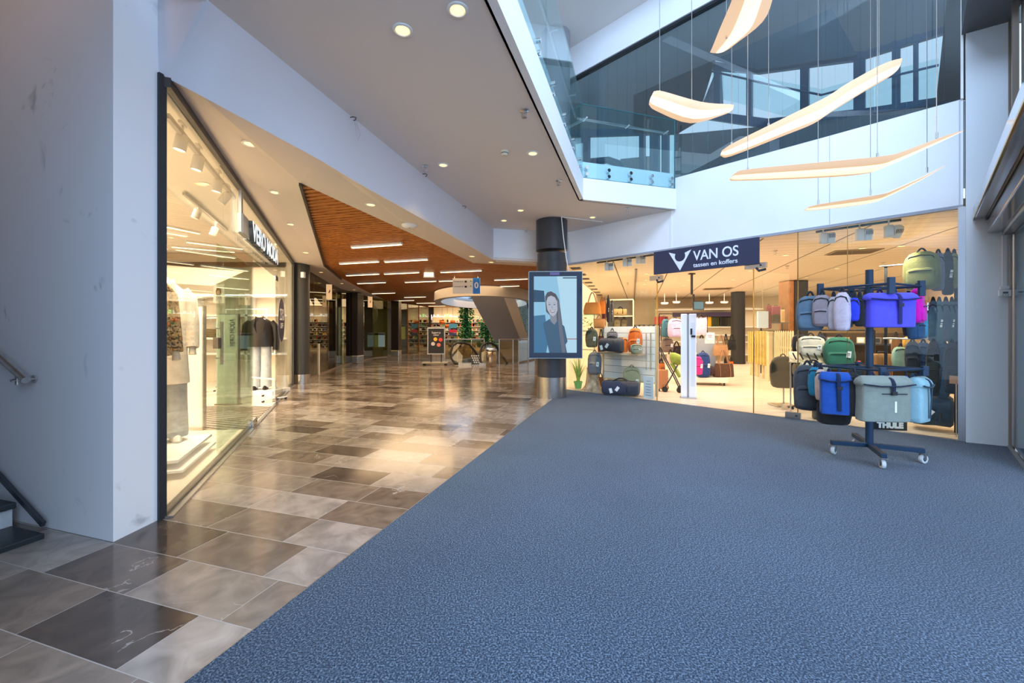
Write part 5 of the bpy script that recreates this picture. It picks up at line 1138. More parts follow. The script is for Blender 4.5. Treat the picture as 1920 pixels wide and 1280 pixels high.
# floor mat
mm = grid_material('striped_mat', (0.40, 0.34, 0.27), 0.11, 50.0, 0.055, 0.0, (0.07, 0.06, 0.05))
mb = MB(); mb.prism([Vector((*floor_at(x, y, 0.008), 0.008)) for x, y in ((384, 806), (463, 804), (508, 762), (384, 762))], (0, 0, 0.008)); tag(mb.build('entrance_mat', mm), 'dark striped entrance mat on the fashion shop floor', 'mat')
# plinth
c = Vector((-3.25, 4.30, 0.0)) + GIN * 0.40; t = thing('display_plinth', 'low white stepped plinth carrying the window mannequins', 'plinth', tuple(c), rzg)
mb = MB(); mb.box((0, 0, 0.155), (1.05, 0.80, 0.03)); mb.build('upper_slab', PLASTIC, t, bev=0.004); mb = MB(); mb.box((-0.05, -0.05, 0.075), (1.05, 0.80, 0.025)); mb.build('lower_slab', PLASTIC, t, bev=0.004)
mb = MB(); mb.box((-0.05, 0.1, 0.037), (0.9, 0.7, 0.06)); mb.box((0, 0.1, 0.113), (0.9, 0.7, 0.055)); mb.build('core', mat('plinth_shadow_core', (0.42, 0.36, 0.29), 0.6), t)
def leopard():
    m = bpy.data.materials.new('leopard_fabric'); m.use_nodes = True; nt = m.node_tree; L = nt.links.new; b = nt.nodes['Principled BSDF']
    tc = nt.nodes.new('ShaderNodeTexCoord'); v = nt.nodes.new('ShaderNodeTexVoronoi'); v.inputs['Scale'].default_value = 42; L(tc.outputs['Object'], v.inputs[0])
    r = nt.nodes.new('ShaderNodeValToRGB'); e = r.color_ramp.elements; e[0].position = 0.12; e[0].color = (0.20, 0.09, 0.03, 1); e[1].position = 0.62; e[1].color = (0.36, 0.21, 0.09, 1)
    for p_, c_ in ((0.25, (0.02, 0.012, 0.008, 1)), (0.42, (0.03, 0.018, 0.01, 1)), (0.5, (0.44, 0.28, 0.13, 1))): q = r.color_ramp.elements.new(p_); q.color = c_
    L(v.outputs['Distance'], r.inputs[0]); L(r.outputs[0], b.inputs['Base Color']); b.inputs['Roughness'].default_value = 0.85; return m
LEO = leopard(); CREAMF = fabric('cream_wool', (0.74, 0.62, 0.48)); JEAN = fabric('faded_denim', (0.32, 0.36, 0.38), 0.22); SHOE = mat('white_shoe', (0.82, 0.78, 0.72), 0.45); SKINM = mat('mannequin_skin', (0.72, 0.62, 0.50), 0.4)
def mannequin(label, p, yaw, hs, coatm, hem, trm, shm, wide=1.0, fur=None, twide=1.0):
    """headless dressed mannequin; hs shoulder height, hem = coat hem height"""
    t = thing('mannequin', label, 'mannequin', tuple(p), yaw); _seed[0] += 1.3; W_ = 0.23 * wide
    mb = MB()
    for s in (-1, 1):
        mb.loft([(s * 0.10, 0, z, a * twide, b * twide, 2.3) for z, a, b in ((0.05, .105, .13), (0.1, .11, .13), (0.45, .10, .115), (0.75, .10, .11), (hem + 0.12, .105, .12))], 18, 0.04, 9, _seed[0])
    mb.build('trousers', trm, t, True)
    for s in (-1, 1):
        mb = MB(); mb.loft([(s * 0.10, -0.05, z, a, b, 2.4) for z, a, b in ((0.0, .045, .13), (0.02, .05, .14), (0.05, .046, .125), (0.085, .04, .08), (0.1, .03, .05))], 16); mb.build('shoe', shm, t, True)
    mb = MB(); mb.loft([(0, 0, z, a, b, 2.5) for z, a, b in ((hem, W_ * 1.12, .19), (hem + .03, W_ * 1.12, .19), ((hem + hs) / 2, W_ * .98, .165), (hs - .16, W_ * 1.0, .15), (hs - .07, W_ * .9, .125), (hs - .02, W_ * .62, .09), (hs + 0.03, .075, .07))], 28, 0.05, 7, _seed[0]); mb.build('coat_body', coatm, t, True)
    for s in (-1, 1):
        mb = MB(); mb.tube([(s * W_ * .80, 0, hs - .07), (s * W_ * 1.12, 0, hs - .16), (s * W_ * 1.24, -.01, hs - .42), (s * W_ * 1.22, -.07, hs - .68)], [.07, .078, .07, .062], 14); sl = mb.build('sleeve', fur or coatm, t, True)
        mb = MB(); mb.tube([(s * W_ * 1.22, -.07, hs - .67), (s * W_ * 1.21, -.09, hs - .76)], [.028, .036], 10); mb.build('hand', SKINM, sl, True)
        mb = MB(); mb.prism([(s * 0.015, -0.135, hs - 0.42), (s * 0.10, -0.165, hs - 0.16), (s * 0.075, -0.10, hs + 0.05), (s * 0.05, -0.10, hs + 0.03)], (0, -0.018, 0)); mb.build('lapel', coatm, t, bev=0.004)
    mb = MB(); mb.tube([(0, 0, hs), (0, 0, hs + .07)], [.055, .05], 14); mb.build('neck', SKINM, t, True)
    return t
p = at(254, 0, 3.70); p.z = 0.172; mannequin('mannequin in a leopard print coat half hidden by the pier', p, R(70), 1.66, LEO, 0.95, CREAMF, SHOE, 1.0)
p = at(305, 0, 4.42); p.z = 0.172; mannequin('mannequin in a long cream coat and faded wide jeans', p, R(48), 1.68, CREAMF, 0.62, JEAN, SHOE, 0.86, None, 1.08)
p = at(489, 0, 9.0); p.z = 0.09; mannequin('distant mannequin in a black leather jacket and pale jeans', p, R(20), 1.52, mat('black_leather', (0.02, 0.018, 0.018), 0.3), 0.92, fabric('pale_denim', (0.50, 0.53, 0.53)), mat('black_boot', (0.02, 0.018, 0.016), 0.4), 1.05)
mb = MB(); p = at(489, 0, 9.0); mb.box((p.x, p.y, 0.048), (0.9, 0.7, 0.08)); tag(mb.build('display_plinth', PLASTIC), 'small white plinth under the distant mannequin', 'plinth')
# clothes rail with hanging clothes
def rail(label, a, b, z, m=PLASTIC, r=0.014, low=0.12):
    a = Vector(a); b = Vector(b); t = thing('clothes_rail', label, 'clothes rail', (a.x, a.y, 0)); v = b - a; v.z = 0
    nrm = Vector((-v.y, v.x, 0)).normalized()
    mb = MB(); mb.tube([(0, 0, z), v + Vector((0, 0, z))], r, 10); mb.build('bar', m, t, True)
    for q in (Vector((0, 0, 0)), v):
        mb = MB(); mb.tube([q + Vector((0, 0, z)), q + Vector((0, 0, 0.05))], r, 10); up = mb.build('upright', m, t, True)
        mb = MB(); mb.tube([q + nrm * 0.25 + Vector((0, 0, 0.05)), q - nrm * 0.25 + Vector((0, 0, 0.05))], r, 10); mb.build('foot', m, up, True)
        for s in (-0.23, 0.23): mb = MB(); mb.M = Matrix.Translation(q + nrm * s + Vector((0, 0, 0.027))) @ Matrix.Rotation(R(90), 4, 'X'); mb.lathe([(0.025, -0.01), (0.025, 0.01)], 12); mb.build('castor', DKGREY, up, True)
    return t, a, v
t, a, v = rail('white clothes rail with fur coats behind the shop door', at(424, 0, 10.1), at(500, 0, 9.75), 1.86)
FUR = mat('cream_fur', (0.74, 0.62, 0.47), 0.95, noise=0.3, nscale=30, bump=1.0, bscale=80); PINK = fabric('pink_wool', (0.66, 0.38, 0.36)); BROWN = fabric('olive_cloth', (0.16, 0.12, 0.05)); FLOR = mat('floral_knit', (0.78, 0.62, 0.55), 0.9, noise=0.45, nscale=26)
for f, m, lb, h in ((0.10, BROWN, 'dark olive coat at the start of the white rail', 0.9), (0.25, FUR, 'cream fur coat hanging on the white rail, outer one', 0.85), (0.45, FUR, 'cream fur coat hanging on the white rail, inner one', 0.85), (0.66, fabric('brown_blouse', (0.10, 0.06, 0.04)), 'dark brown blouse hanging on the white rail', 0.7), (0.88, FLOR, 'pale floral knit at the end of the white rail', 0.95)):
    coat(lb, a + v * f + Vector((0, 0, 1.86)), 0.46, h, m, R(74), None, True, 0.72, 0.12)
t, a, v = rail('second clothes rail with pink coats deeper in the shop', at(380, 0, 9.0), at(407, 0, 8.7), 1.62)
for f, m, lb in ((0.15, fabric('white_cotton', (0.72, 0.68, 0.62)), 'white blouse on the rail with pink coats'), (0.4, fabric('grey_cloth', (0.18, 0.17, 0.16)), 'grey jacket on the rail with pink coats'), (0.62, PINK, 'pink coat on the deeper rail, inner one'), (0.85, PINK, 'pink coat on the deeper rail, nearest the green panel')):
    coat(lb, a + v * f + Vector((0, 0, 1.62)), 0.42, 0.78, m, R(74), None, True, 0.72, 0.09)
t, a, v = rail('low white rail frame beside the mannequin plinth', at(472, 0, 8.3), at(515, 0, 8.0), 0.42, PLASTIC)
# wall shelf and portrait
t = thing('display_shelf', 'long white lit wall shelf across the back of the fashion shop', 'shelf', (-7.6, 11.0, 0)); 
for z in (0.75, 1.15, 1.75, 2.25): mb = MB(); mb.box((0, 0, z), (4.2, 0.36, 0.05)); mb.build('shelf_board', PLASTIC, t)
for x in (-2.1, -0.7, 0.7, 2.1): mb = MB(); mb.box((x, 0, 1.15), (0.05, 0.36, 2.3)); mb.build('upright', PLASTIC, t)
mb = MB(); mb.box((0, -0.17, 2.28), (4.2, 0.02, 0.03)); mb.build('light_strip', emis('cool_strip_glow', (1.0, 0.95, 0.85), 3.0), t)
p = at(411, 568, 10.6); t = thing('portrait_card', 'portrait poster of a person standing on the white wall shelf', 'poster', tuple(p))
mb = MB(); mb.box((0, 0, 0.24), (0.28, 0.02, 0.48)); cd = mb.build('card', mat('card_peach', (0.82, 0.70, 0.60), 0.5), t)
mb = MB(); mb.prism([(-.11, -.012, .02), (.09, -.012, .02), (.06, -.012, .2), (-.07, -.012, .2)], (0, -.003, 0)); mb.build('figure', mat('portrait_mauve', (0.60, 0.50, 0.47), 0.6), cd)
mb = MB(); mb.prism([(.07 * math.cos(k * .4) - .005, -.016, .29 + .1 * math.sin(k * .4)) for k in range(16)], (0, -.002, 0)); mb.build('hair', mat('portrait_hair', (0.22, 0.08, 0.03), 0.6), cd)
mb = MB(); mb.prism([(.04 * math.cos(k * .4) - .005, -.019, .27 + .055 * math.sin(k * .4)) for k in range(16)], (0, -.002, 0)); mb.build('face', mat('portrait_skin', (0.66, 0.42, 0.30), 0.6), cd)
for k, (x, z, m, lb) in enumerate(((-7.9, 1.18, BROWN, 'folded olive jumpers on the white wall shelf'), (-7.0, 1.18, PINK, 'folded pink jumpers on the white wall shelf'), (-6.4, 0.78, JEAN, 'folded jeans low on the white wall shelf'))):
    mb = MB()
    for q in range(4): mb.box((0, 0, 0.03 + q * 0.055), (0.3, 0.26, 0.05))
    tag(mb.build('folded_clothes', m, None, False, 0.012), lb, 'clothes', None, 'stuff').location = (x, 11.0, z)
# track spots
def beam(p, to, e, ang=80):
    l = bpy.data.lights.new('spot_beam', 'SPOT'); l.energy = e; l.color = SHOP; l.spot_size = R(ang); l.spot_blend = 0.7; l.shadow_soft_size = 0.05
    o = bpy.data.objects.new('spot_beam', l); COL.objects.link(o); o.location = p; o.rotation_euler = (Vector(to) - Vector(p)).to_track_quat('-Z', 'Y').to_euler()
def spot(label, p, yaw, r=0.052, h=0.15, m=PLASTIC, tilt=12, group=None, stem=0.11):
    t = thing('track_spotlight', label, 'spotlight', tuple(p), yaw, group)
    mb = MB(); mb.tube([(0, 0, stem), (0, 0, 0.0)], 0.012, 8); mb.box((0, 0, stem), (0.12, 0.035, 0.03)); mb.build('adapter', m, t, True)
    mb = MB(); mb.at((0, 0, 0), 0, R(tilt), 0); mb.lathe([(r * 0.8, 0.01), (r, 0.0), (r * 1.05, -h), (r * 0.9, -h + 0.004), (r * 0.85, -h + 0.02)], 22); can = mb.build('can', m, t, True)
    mb = MB(); mb.at((0, 0, 0), 0, R(tilt), 0); mb.lathe([(r * 0.88, -h + 0.012), (0.001, -h + 0.012)], 18); mb.build('lens', emis('spot_lens_glow', (1, 0.86, 0.62), 2.5), can)
WB = mat('warm_white_can', (0.80, 0.76, 0.70), 0.45)
for k, (px, py, lb) in enumerate(((342, 254, 'white track spotlight in the fashion shop window, the closest'), (373, 294, 'second white track spotlight along the fashion window'), (410, 338, 'third white track spotlight along the fashion window'), (428, 364, 'fourth white track spotlight by the window seam'), (517, 468, 'white track spotlight near the end of the fashion window'))):
    q = vm_at(px, py, 0.25); spot(lb, q, rzg, 0.052, 0.15, WB, 10 if k < 3 else 35); beam(q + Vector((0, 0, -0.2)), q + GIN * 0.75 + Vector((0, 0, -1.7)), 110)
for px, py, lb in ((372, 390, 'deeper track spotlight on the shop ceiling, front one'), (404, 424, 'deeper track spotlight on the shop ceiling, rear one')): spot(lb, vm_at(px, py, 1.0) + Vector((0, 0, -0.03)), rzg, 0.055, 0.15, WB, 18)
for off, px0, px1, lb in ((0.25, 313, 440, 'lighting track along the fashion window ceiling'), (1.0, 345, 425, 'deeper lighting track on the fashion shop ceiling'), (0.25, 490, 530, 'lighting track at the far end of the fashion window')):
    a, b = vm_pt(px0, off), vm_pt(px1, off); a.z = b.z = 3.235 if off < 0.5 else 3.375; mb = MB(); mb.bar(a, b, 0.04, 0.045); tag(mb.build('lighting_track', mat('track_grey', (0.45, 0.42, 0.38), 0.5)), lb, 'lighting track')
for k, (x0, y0, x1, y1, lb) in enumerate(((310, 425, 374, 438, 'first linear lamp on the fashion shop ceiling'), (350, 454, 455, 467, 'second linear lamp deeper on the fashion shop ceiling'), (322, 463, 440, 473, 'third linear lamp far back on the fashion shop ceiling'))):
    a, b = at_z(x0, y0, 3.38), at_z(x1, y1, 3.38); c = (a + b) / 2; t = thing('linear_lamp', lb, 'ceiling lamp', tuple(c), math.atan2((b - a).y, (b - a).x))
    mb = MB(); mb.box((0, 0, 0.018), ((b - a).length, 0.06, 0.036)); mb.build('housing', PLASTIC, t); mb = MB(); mb.box((0, 0, -0.006), ((b - a).length, 0.045, 0.01)); mb.build('diffuser', LINE, t)
for px, py, lb in ((384, 344, 'downlight on the fashion shop ceiling between the tracks'), (321, 445, 'downlight far inside on the fashion shop ceiling')): downlight(at_z(px, py, 3.418), lb, 0.05)
# ================================================================== BAG SHOP
CG = grid_material('shop_ceiling_panels', (0.78, 0.68, 0.56), 0.30, 1.30, 0.008, 0.03, (0.10, 0.08, 0.06))
L0 = shop_pt(1050, 0.02); LE = L0 + U * 12.6; RE = LE + VV * 13.0; R0 = shop_pt(1806, 0.02); RR = R0 + N_IN * 9.0
room = [L0, shop_pt(1230, 0.02), shop_pt(1500, 0.02), R0, RR, RE, LE]
mb = MB(); mb.prism([p + Vector((0, 0, 0.001)) for p in room], (0, 0, 0.007)); struct('floor_bag_shop', mb, OAKFLOOR, 'pale oak floor of the bag shop')
mb = MB(); mb.prism([p + Vector((0, 0, 2.93)) for p in room], (0, 0, 0.1)); struct('ceiling_bag_shop', mb, CG)
BSW = mat('bag_shop_wall', (0.74, 0.62, 0.45), 0.7)
mb = MB(); wallquad(mb, L0, LE, 0, 3.0, 0.1, -VV); wallquad(mb, LE, RE, 0, 3.0, 0.1, U); wallquad(mb, RE, RR, 0, 3.0, 0.1, VV); wallquad(mb, RR, R0 + N_IN * 0.15, 0, 3.0, 0.1, S_DIR); struct('wall_bag_shop', mb, BSW)
mb = MB(); shop_strip(mb, 1066, 1806, 0.002, 0.014, 0.05, -0.03); struct('trim_30', mb, ALU)
def bpane(k, px0, px1, z0=0.02, z1=2.85):
    mb = MB(); shop_strip(mb, px0, px1, z0, z1, 0.012, 0.0, 6); struct('window_%d' % k, mb, CLEAR)
bpane(30, 1067, 1231); bpane(31, 1232.5, 1412, 2.42 + 0.44); bpane(32, 1496, 1801)
mb = MB(); a, b = shop_pt(1232.2), shop_pt(1413)
for p in (a, b): mb.bar(p, p + Vector((0, 0, 2.42)), 0.012, 0.02, up=N_IN)
mb.bar(shop_pt(1496) , shop_pt(1496) + Vector((0, 0, 2.85)), 0.012, 0.02, up=N_IN); mb.bar(shop_pt(1589), shop_pt(1589) + Vector((0, 0, 2.85)), 0.006, 0.014, up=N_IN); struct('trim_31', mb, mat('brass_edge'))
# open glass leaf on the far side of the entrance, folded inwards
a = shop_pt(1413, 0.03); b = a + N_IN * 0.85 + S_DIR * 0.30; t = thing('glass_door', 'open clear glass door leaf of the bag shop beside the slatted racks', 'door', tuple(a))
v = b - a; mb = MB(); n = Vector((v.y, -v.x, 0)).normalized() * 0.012; mb.prism([Vector((0, 0, .03)), v + Vector((0, 0, .03)), v + n + Vector((0, 0, .03)), n + Vector((0, 0, .03))], (0, 0, 2.3)); mb.build('glass_leaf', CLEAR, t)
mb = MB(); mb.bar(v * 0.98 + Vector((0, 0, .07)), v * 0.8 + Vector((0, 0, .07)), 0.04, 0.08); mb.build('floor_clamp', STEEL, t)
for px, z, lb, w_ in ((1231, 2.36, 'metal glass fitting under the dark shop sign, lower end', 0.26), (1417, 2.40, 'metal glass fitting under the dark shop sign, upper end', 0.32), (1487, 0.06, 'steel floor clamp of the glass beside the bag stand', 0.2)):
    p = shop_pt(px) + Vector((0, 0, z)); t = thing('door_fitting', lb, 'fitting', tuple(p), SHOP_RZ)
    mb = MB(); mb.box((0, 0, 0), (w_, 0.06, 0.09)); mb.build('clamp', STEEL, t, bev=0.005); mb = MB(); mb.tube([(w_ * 0.25, -0.04, 0), (w_ * 0.25, 0.04, 0)], 0.015, 10); mb.build('pivot', DKGREY, t, True)
    if z > 1: mb = MB(); mb.tube([(0.02, -0.02, -0.04), (0.06, -0.06, -0.09), (0.16, -0.04, -0.07)], 0.02, 8); mb.build('closer_arm', DKGREY, t, True)
# shop sign
a, b = shop_pt(1226.5, -0.05), shop_pt(1424, -0.05); c = (a + b) / 2; wv = b - a; c.z = 2.635
t = thing('shop_sign', 'dark navy shop sign with white lettering over the bag shop entrance', 'sign', tuple(c), math.atan2(wv.y, wv.x)); ws = wv.length; hs_ = 0.43
mb = MB(); mb.box((0, 0, 0), (ws, 0.04, hs_)); mb.build('board', mat('sign_navy', (0.028, 0.035, 0.075), 0.45), t, bev=0.004)
SW = mat('sign_lettering_white', (0.80, 0.82, 0.90), 0.5)
def su(px): k = (px - CX) / F; den = wv.x - k * wv.y; return ((k * a.y - a.x) / den - 0.5) * ws
x0, x1, xm = su(1255), su(1297), su(1276); tz = 0.165; r_ = (x1 - x0) * 0.235; cz = tz - r_ * 0.95
arc_ = [(xm + r_ * math.cos(g), cz + r_ * math.sin(g)) for g in [R(150) + R(240) * k / 22 for k in range(23)]]
poly = [(x0, tz)] + arc_ + [(x1, tz), (xm, -0.19)]
mb = MB(); mb.prism([(x, -0.021, z) for x, z in poly], (0, -0.006, 0)); mb.build('emblem', SW, t)
text('VAN OS', 0.24, SW, t, ((su(1301) + su(1386)) / 2, -0.024, 0.035), ext=0.003, width=su(1386) - su(1301), bold=0.003)
text('tassen en koffers', 0.105, SW, t, ((su(1301) + su(1384)) / 2, -0.024, -0.125), ext=0.003, width=su(1384) - su(1301), bold=0.001)
# spotlights in the shop window
WH = mat('cool_white_can', (0.80, 0.84, 0.88), 0.4)
def boxspot(label, p, yaw, tilt):
    t = thing('track_spotlight', label, 'spotlight', tuple(p), yaw)
    mb = MB(); mb.box((-0.06, 0, -0.02), (0.085, 0.09, 0.17)); mb.build('driver_box', WH, t, bev=0.006)
    mb = MB(); mb.at((0.04, 0, -0.02), 0, R(tilt), 0); mb.loft([(0, 0, z, r, r, 3) for z, r in ((-.085, .05), (-.08, .056), (.07, .052), (.08, .04))], 20); can = mb.build('can', WH, t, True)
    for k in range(-2, 3): mb = MB(); mb.at((0.04, 0, -0.02), 0, R(tilt), 0); mb.box((k * 0.018, -0.055, 0.03), (0.007, 0.006, 0.06)); mb.build('cooling_slot', DKGREY, can)
    mb = MB(); mb.tube([(-0.06, 0, 0.06), (-0.06, 0, 0.14)], 0.01, 8); mb.build('stem', WH, t)
for px, py, y_, tl, lb in ((1143, 498, 0, 0, 'boxy white spotlight pair member in the bag window, lowest on the track'), (1177, 490, 0, 6, 'boxy white spotlight in the bag window, middle of the track'), (1202, 485, 0, -6, 'boxy white spotlight next to the dark sign'),
        (1552, 444, 0, 4, 'white spotlight in the right hand bag window nearest the sign'), (1621, 437, 0, 12, 'white spotlight in the middle above the travel bag stand'), (1676, 431, 0, 40, 'tilted white spotlight nearest the window corner')):
    boxspot(lb.replace(' pair member', '').replace('right hand ', 'wide '), shop_at(px, py, 0.45), SHOP_RZ * 0.4, tl); q = shop_at(px, py, 0.10); beam(q + Vector((0, 0, -0.12)), q + N_IN * 1.0 + Vector((0, 0, -2.0)), 60, 95)
for a_, b_, lb in ((1120, 1225, 'dark lighting track in the bag window beside the sign'), (1530, 1690, 'dark lighting track in the wide bag window')):
    a, b = shop_pt(a_, 0.45), shop_pt(b_, 0.45); a.z = b.z = 2.905; mb = MB(); mb.bar(a, b, 0.04, 0.04); tag(mb.build('lighting_track', DKGREY), lb, 'lighting track')
# ceiling fittings
for k in range(8):
    f = k / 7; p = at_z(1080 + (1124 - 1080) * f ** 0.75, 503 + (553 - 503) * f ** 0.75, 2.925); t = thing('ceiling_vent', ['dark ceiling vent nearest the screen', 'second dark ceiling vent of the row', 'third dark ceiling vent of the row', 'fourth dark ceiling vent of the row', 'fifth dark ceiling vent of the row', 'sixth dark ceiling vent of the row', 'seventh dark ceiling vent of the row', 'deepest dark ceiling vent above the orange bag'][k], 'vent', tuple(p), R(-17), 'row of dark ceiling vents')
    mb = MB(); mb.box((0, 0, -0.006), (0.24, 0.30, 0.012)); mb.build('grille', DKGREY, t); mb = MB()
    for q in range(4): mb.box((0, -0.1 + q * 0.065, -0.015), (0.2, 0.012, 0.008))
    mb.build('blade', mat('vent_brown', (0.2, 0.15, 0.1), 0.5), t)
a = at_z(1193, 505, 2.91); b = at_z(1189, 563, 2.91); mb = MB(); mb.bar(a, b, 0.05, 0.03); tag(mb.build('ceiling_rail', mat('rail_grey', (0.22, 0.2, 0.18), 0.5)), 'long grey rail on the bag shop ceiling running away from the window', 'rail')
for i, (px, py) in enumerate(((1212, 513), (1211, 524), (1209, 532), (1205, 547), (1291, 525), (1282, 535), (1271, 547), (1375, 524), (1360, 538), (1407, 507), (1430, 545), (1473, 478), (1617, 465), (1569, 503), (1512, 520), (1467, 536), (1690, 461))):
    t = None; downlight(at_z(px, py, 2.926), 'bag shop ceiling downlight ' + ['nearest the grey rail top', 'second beside the grey rail', 'third beside the grey rail', 'deepest beside the grey rail', 'first under the dark sign', 'second under the dark sign', 'deepest under the dark sign', 'above the suitcase shelf', 'over the rear tills', 'by the upper sign fitting', 'before the brown column', 'between sign and wide window', 'brightest in the wide window', 'above the tall bag stand post', 'left of the tall bag stand post', 'beside the brown square column', 'nearest the window corner'][i].replace('left of', 'just before'), 0.05)
for px, py, lb in ((1453, 470, 'sprinkler head on the bag shop ceiling by the sign'), (1476, 498, 'sprinkler head deeper on the bag shop ceiling'), (1656, 492, 'sprinkler head above the violet bag'), (1177, 530, 'sprinkler head near the grey ceiling rail')): sprinkler(at_z(px, py, 2.928), lb)
for px, py, w_, lb in ((1600, 472, 0.5, 'tan square air grille above the bag stand'), (1345, 541, 0.6, 'dim tan air grille above the entrance')):
    p = at_z(px, py, 2.925); t = thing('ceiling_vent', lb, 'vent', tuple(p), R(-17)); mb = MB(); mb.box((0, 0, -0.006), (w_ * 1.6, w_, 0.012)); mb.build('frame', mat('tan_grille', (0.36, 0.27, 0.14), 0.6), t); mb = MB()
    for q in range(8): mb.box((0, w_ * (-0.42 + q * 0.12), -0.015), (w_ * 1.45, 0.015, 0.008))
    mb.build('blade', mat('vent_brown'), t)
# columns
x, y = floor_at(1390, 683); t = thing('round_column', 'black round column at the back of the bag shop entrance', 'column', (x, y + .25, 0)); mb = MB(); mb.lathe([(0.26, 0.0), (0.26, 2.92)], 30); mb.build('shaft', BLACK, t, True); mb = MB(); mb.lathe([(0.275, 0.0), (0.275, 0.10)], 30); mb.build('foot_ring', BLACK, t, True)
t = thing('box_column', 'black and brown column rising behind the slatted racks', 'column', tuple(Vector((at(1488, 0, 13.2).x, 13.2, 0)))); mb = MB(); mb.box((0.08, 0, 1.46), (0.42, 0.5, 2.92)); mb.build('shaft', BLACK, t, bev=0.01); mb = MB(); mb.box((-0.22, 0.02, 1.46), (0.18, 0.46, 2.92)); mb.build('timber_face', mat('brown_panel', (0.26, 0.10, 0.03), 0.5, noise=0.3, nscale=4), t)
# ---- window group by the round column
t = thing('display_stand', 'white slatted display wall in the bag window', 'display stand', tuple(shop_pt(1132, 0.55)), 0)
o0 = Vector(t.location); pv = shop_pt(1231, 0.50) - o0; rzp = math.atan2(pv.y, pv.x); wl_ = pv.length
t.rotation_euler = (0, 0, rzp)
SLW = mat('slat_wall_white', (0.82, 0.80, 0.76), 0.45)
for k in range(8): mb = MB(); mb.box((wl_ / 2, 0, 0.36 + k * 0.145), (wl_, 0.03, 0.136)); mb.build('slat_board', SLW, t)
mb = MB(); mb.box((wl_ / 2, 0.02, 0.87), (wl_ - 0.02, 0.015, 1.15)); mb.build('backing', mat('slot_grey', (0.3, 0.28, 0.27), 0.5), t)
for x in (0.0, wl_): mb = MB(); mb.box((x, 0.01, 0.73), (0.05, 0.06, 1.46)); mb.build('post', mat('grey_post', (0.48, 0.44, 0.38), 0.5), t)
mb = MB(); mb.box((wl_ * 0.42, -0.17, 0.86), (wl_ * 0.8, 0.32, 0.035)); mb.build('shelf_board', mat('beige_board', (0.55, 0.44, 0.31), 0.5), t)
for x in (wl_ * 0.84, wl_ * 0.92): mb = MB(); mb.tube([(x, -0.04, 0.55), (x, -0.04, 1.3)], 0.011, 8); mb.build('hanging_rod', STEEL, t, True)
mb = MB(); mb.box((wl_ / 2, 0.0, 0.28), (wl_, 0.06, 0.03)); mb.build('bottom_rail', LIGHTWOOD, t)
def onp(px, off): return shop_pt(px, off)
def ow(px0, px1, py0, py1, off):    # box and depth of a thing standing in the window at a distance behind the glass
    p = shop_pt((px0 + px1) / 2, off); return (px0, px1, py0, py1), p.y
def WN(fn, label, px0, px1, py0, py1, off, col, z=None, **k):
    b, d = ow(px0, px1, py0, py1, off); p, w, h = bx(*b, d)
    if z is not None: p.z = z
    return fn(label, b, d, col, loc=p, **k)
ZS = 0.893
WN(duffel, 'dark grey duffel lying on the white display wall shelf', 1125, 1170, 637, 663, 0.23, (0.06, 0.058, 0.07), ZS, yaw=rzp * 0.85, tags=2)
WN(backpack, 'bright orange backpack standing on the white display wall shelf', 1178, 1204, 612, 658, 0.34, (0.78, 0.13, 0.015), ZS, yaw=-0.45)
WN(backpack, 'small grey green hip bag before the orange backpack', 1182, 1205, 647, 664, 0.17, (0.25, 0.28, 0.20), ZS - 0.0, yaw=-0.2, straps=False, handle=False)
WN(backpack, 'small grey pouch resting behind the dark grey duffel', 1138, 1158, 625, 640, 0.38, (0.16, 0.15, 0.16), 1.17, yaw=0, straps=False, pocket=False, tagside=0)
WN(backpack, 'crumpled orange rain cover between duffel and orange backpack', 1166, 1177, 636, 663, 0.34, (0.80, 0.20, 0.03), ZS, pocket=False, straps=False, tagside=0, handle=False)
b_, d_ = ow(1160, 1168, 617, 636, 0.45); p, w, h = bx(*b_, d_); p.z = ZS; mb = MB(); mb.box((0, 0, 0.16), (w, 0.05, 0.32)); mb.box((0, -0.03, 0.1), (w * .8, 0.01, 0.12)); tag(mb.build('carton', mat('tan_carton', (0.50, 0.28, 0.14), 0.6)), 'narrow brown carton standing on the white display wall shelf', 'box').location = p
WN(backpack, 'grey green square backpack with round red badge below the shelf', 1168, 1201, 688, 738, 0.33, (0.24, 0.28, 0.18), None, yaw=-0.15, logo=True, deep=0.42)
WN(duffel, 'large navy grey duffel lying on the floor behind the glass', 1130, 1198, 718, 745, 0.11, (0.05, 0.055, 0.085), 0.02, yaw=-0.45, tags=2)
b_, d_ = ow(1206, 1226, 706, 747, 0.07); p, w, h = bx(*b_, d_); p.z = 0.02; t = thing('notice_card', 'white notice card standing inside the bag shop window', 'notice', tuple(p), rzp)
mb = MB(); mb.box((0, 0, h / 2), (w, 0.012, h)); mb.build('sheet', mat('pale_blue_sheet', (0.66, 0.76, 0.86), 0.5), t); mb = MB()
for k in range(6): mb.box((0.0, -0.008, h * (0.15 + 0.13 * k)), (w * (0.6 - 0.08 * (k % 3)), 0.003, 0.012))
mb.build('print', mat('print_grey', (0.25, 0.30, 0.38), 0.6), t)
b_, d_ = ow(1138, 1166, 704, 724, 0.40); p, w, h = bx(*b_, d_); p.z = 0.009; t = thing('timber_crate', 'low timber crate under the white display wall', 'crate', tuple(p), rzp)
for s in (-1, 1): mb = MB(); mb.box((s * w * .46, 0, 0.12), (0.03, 0.3, 0.24)); mb.build('side', LIGHTWOOD, t)
for z in (0.02, 0.225): mb = MB(); mb.box((0, 0, z), (w, 0.3, 0.03)); mb.build('board', LIGHTWOOD, t)
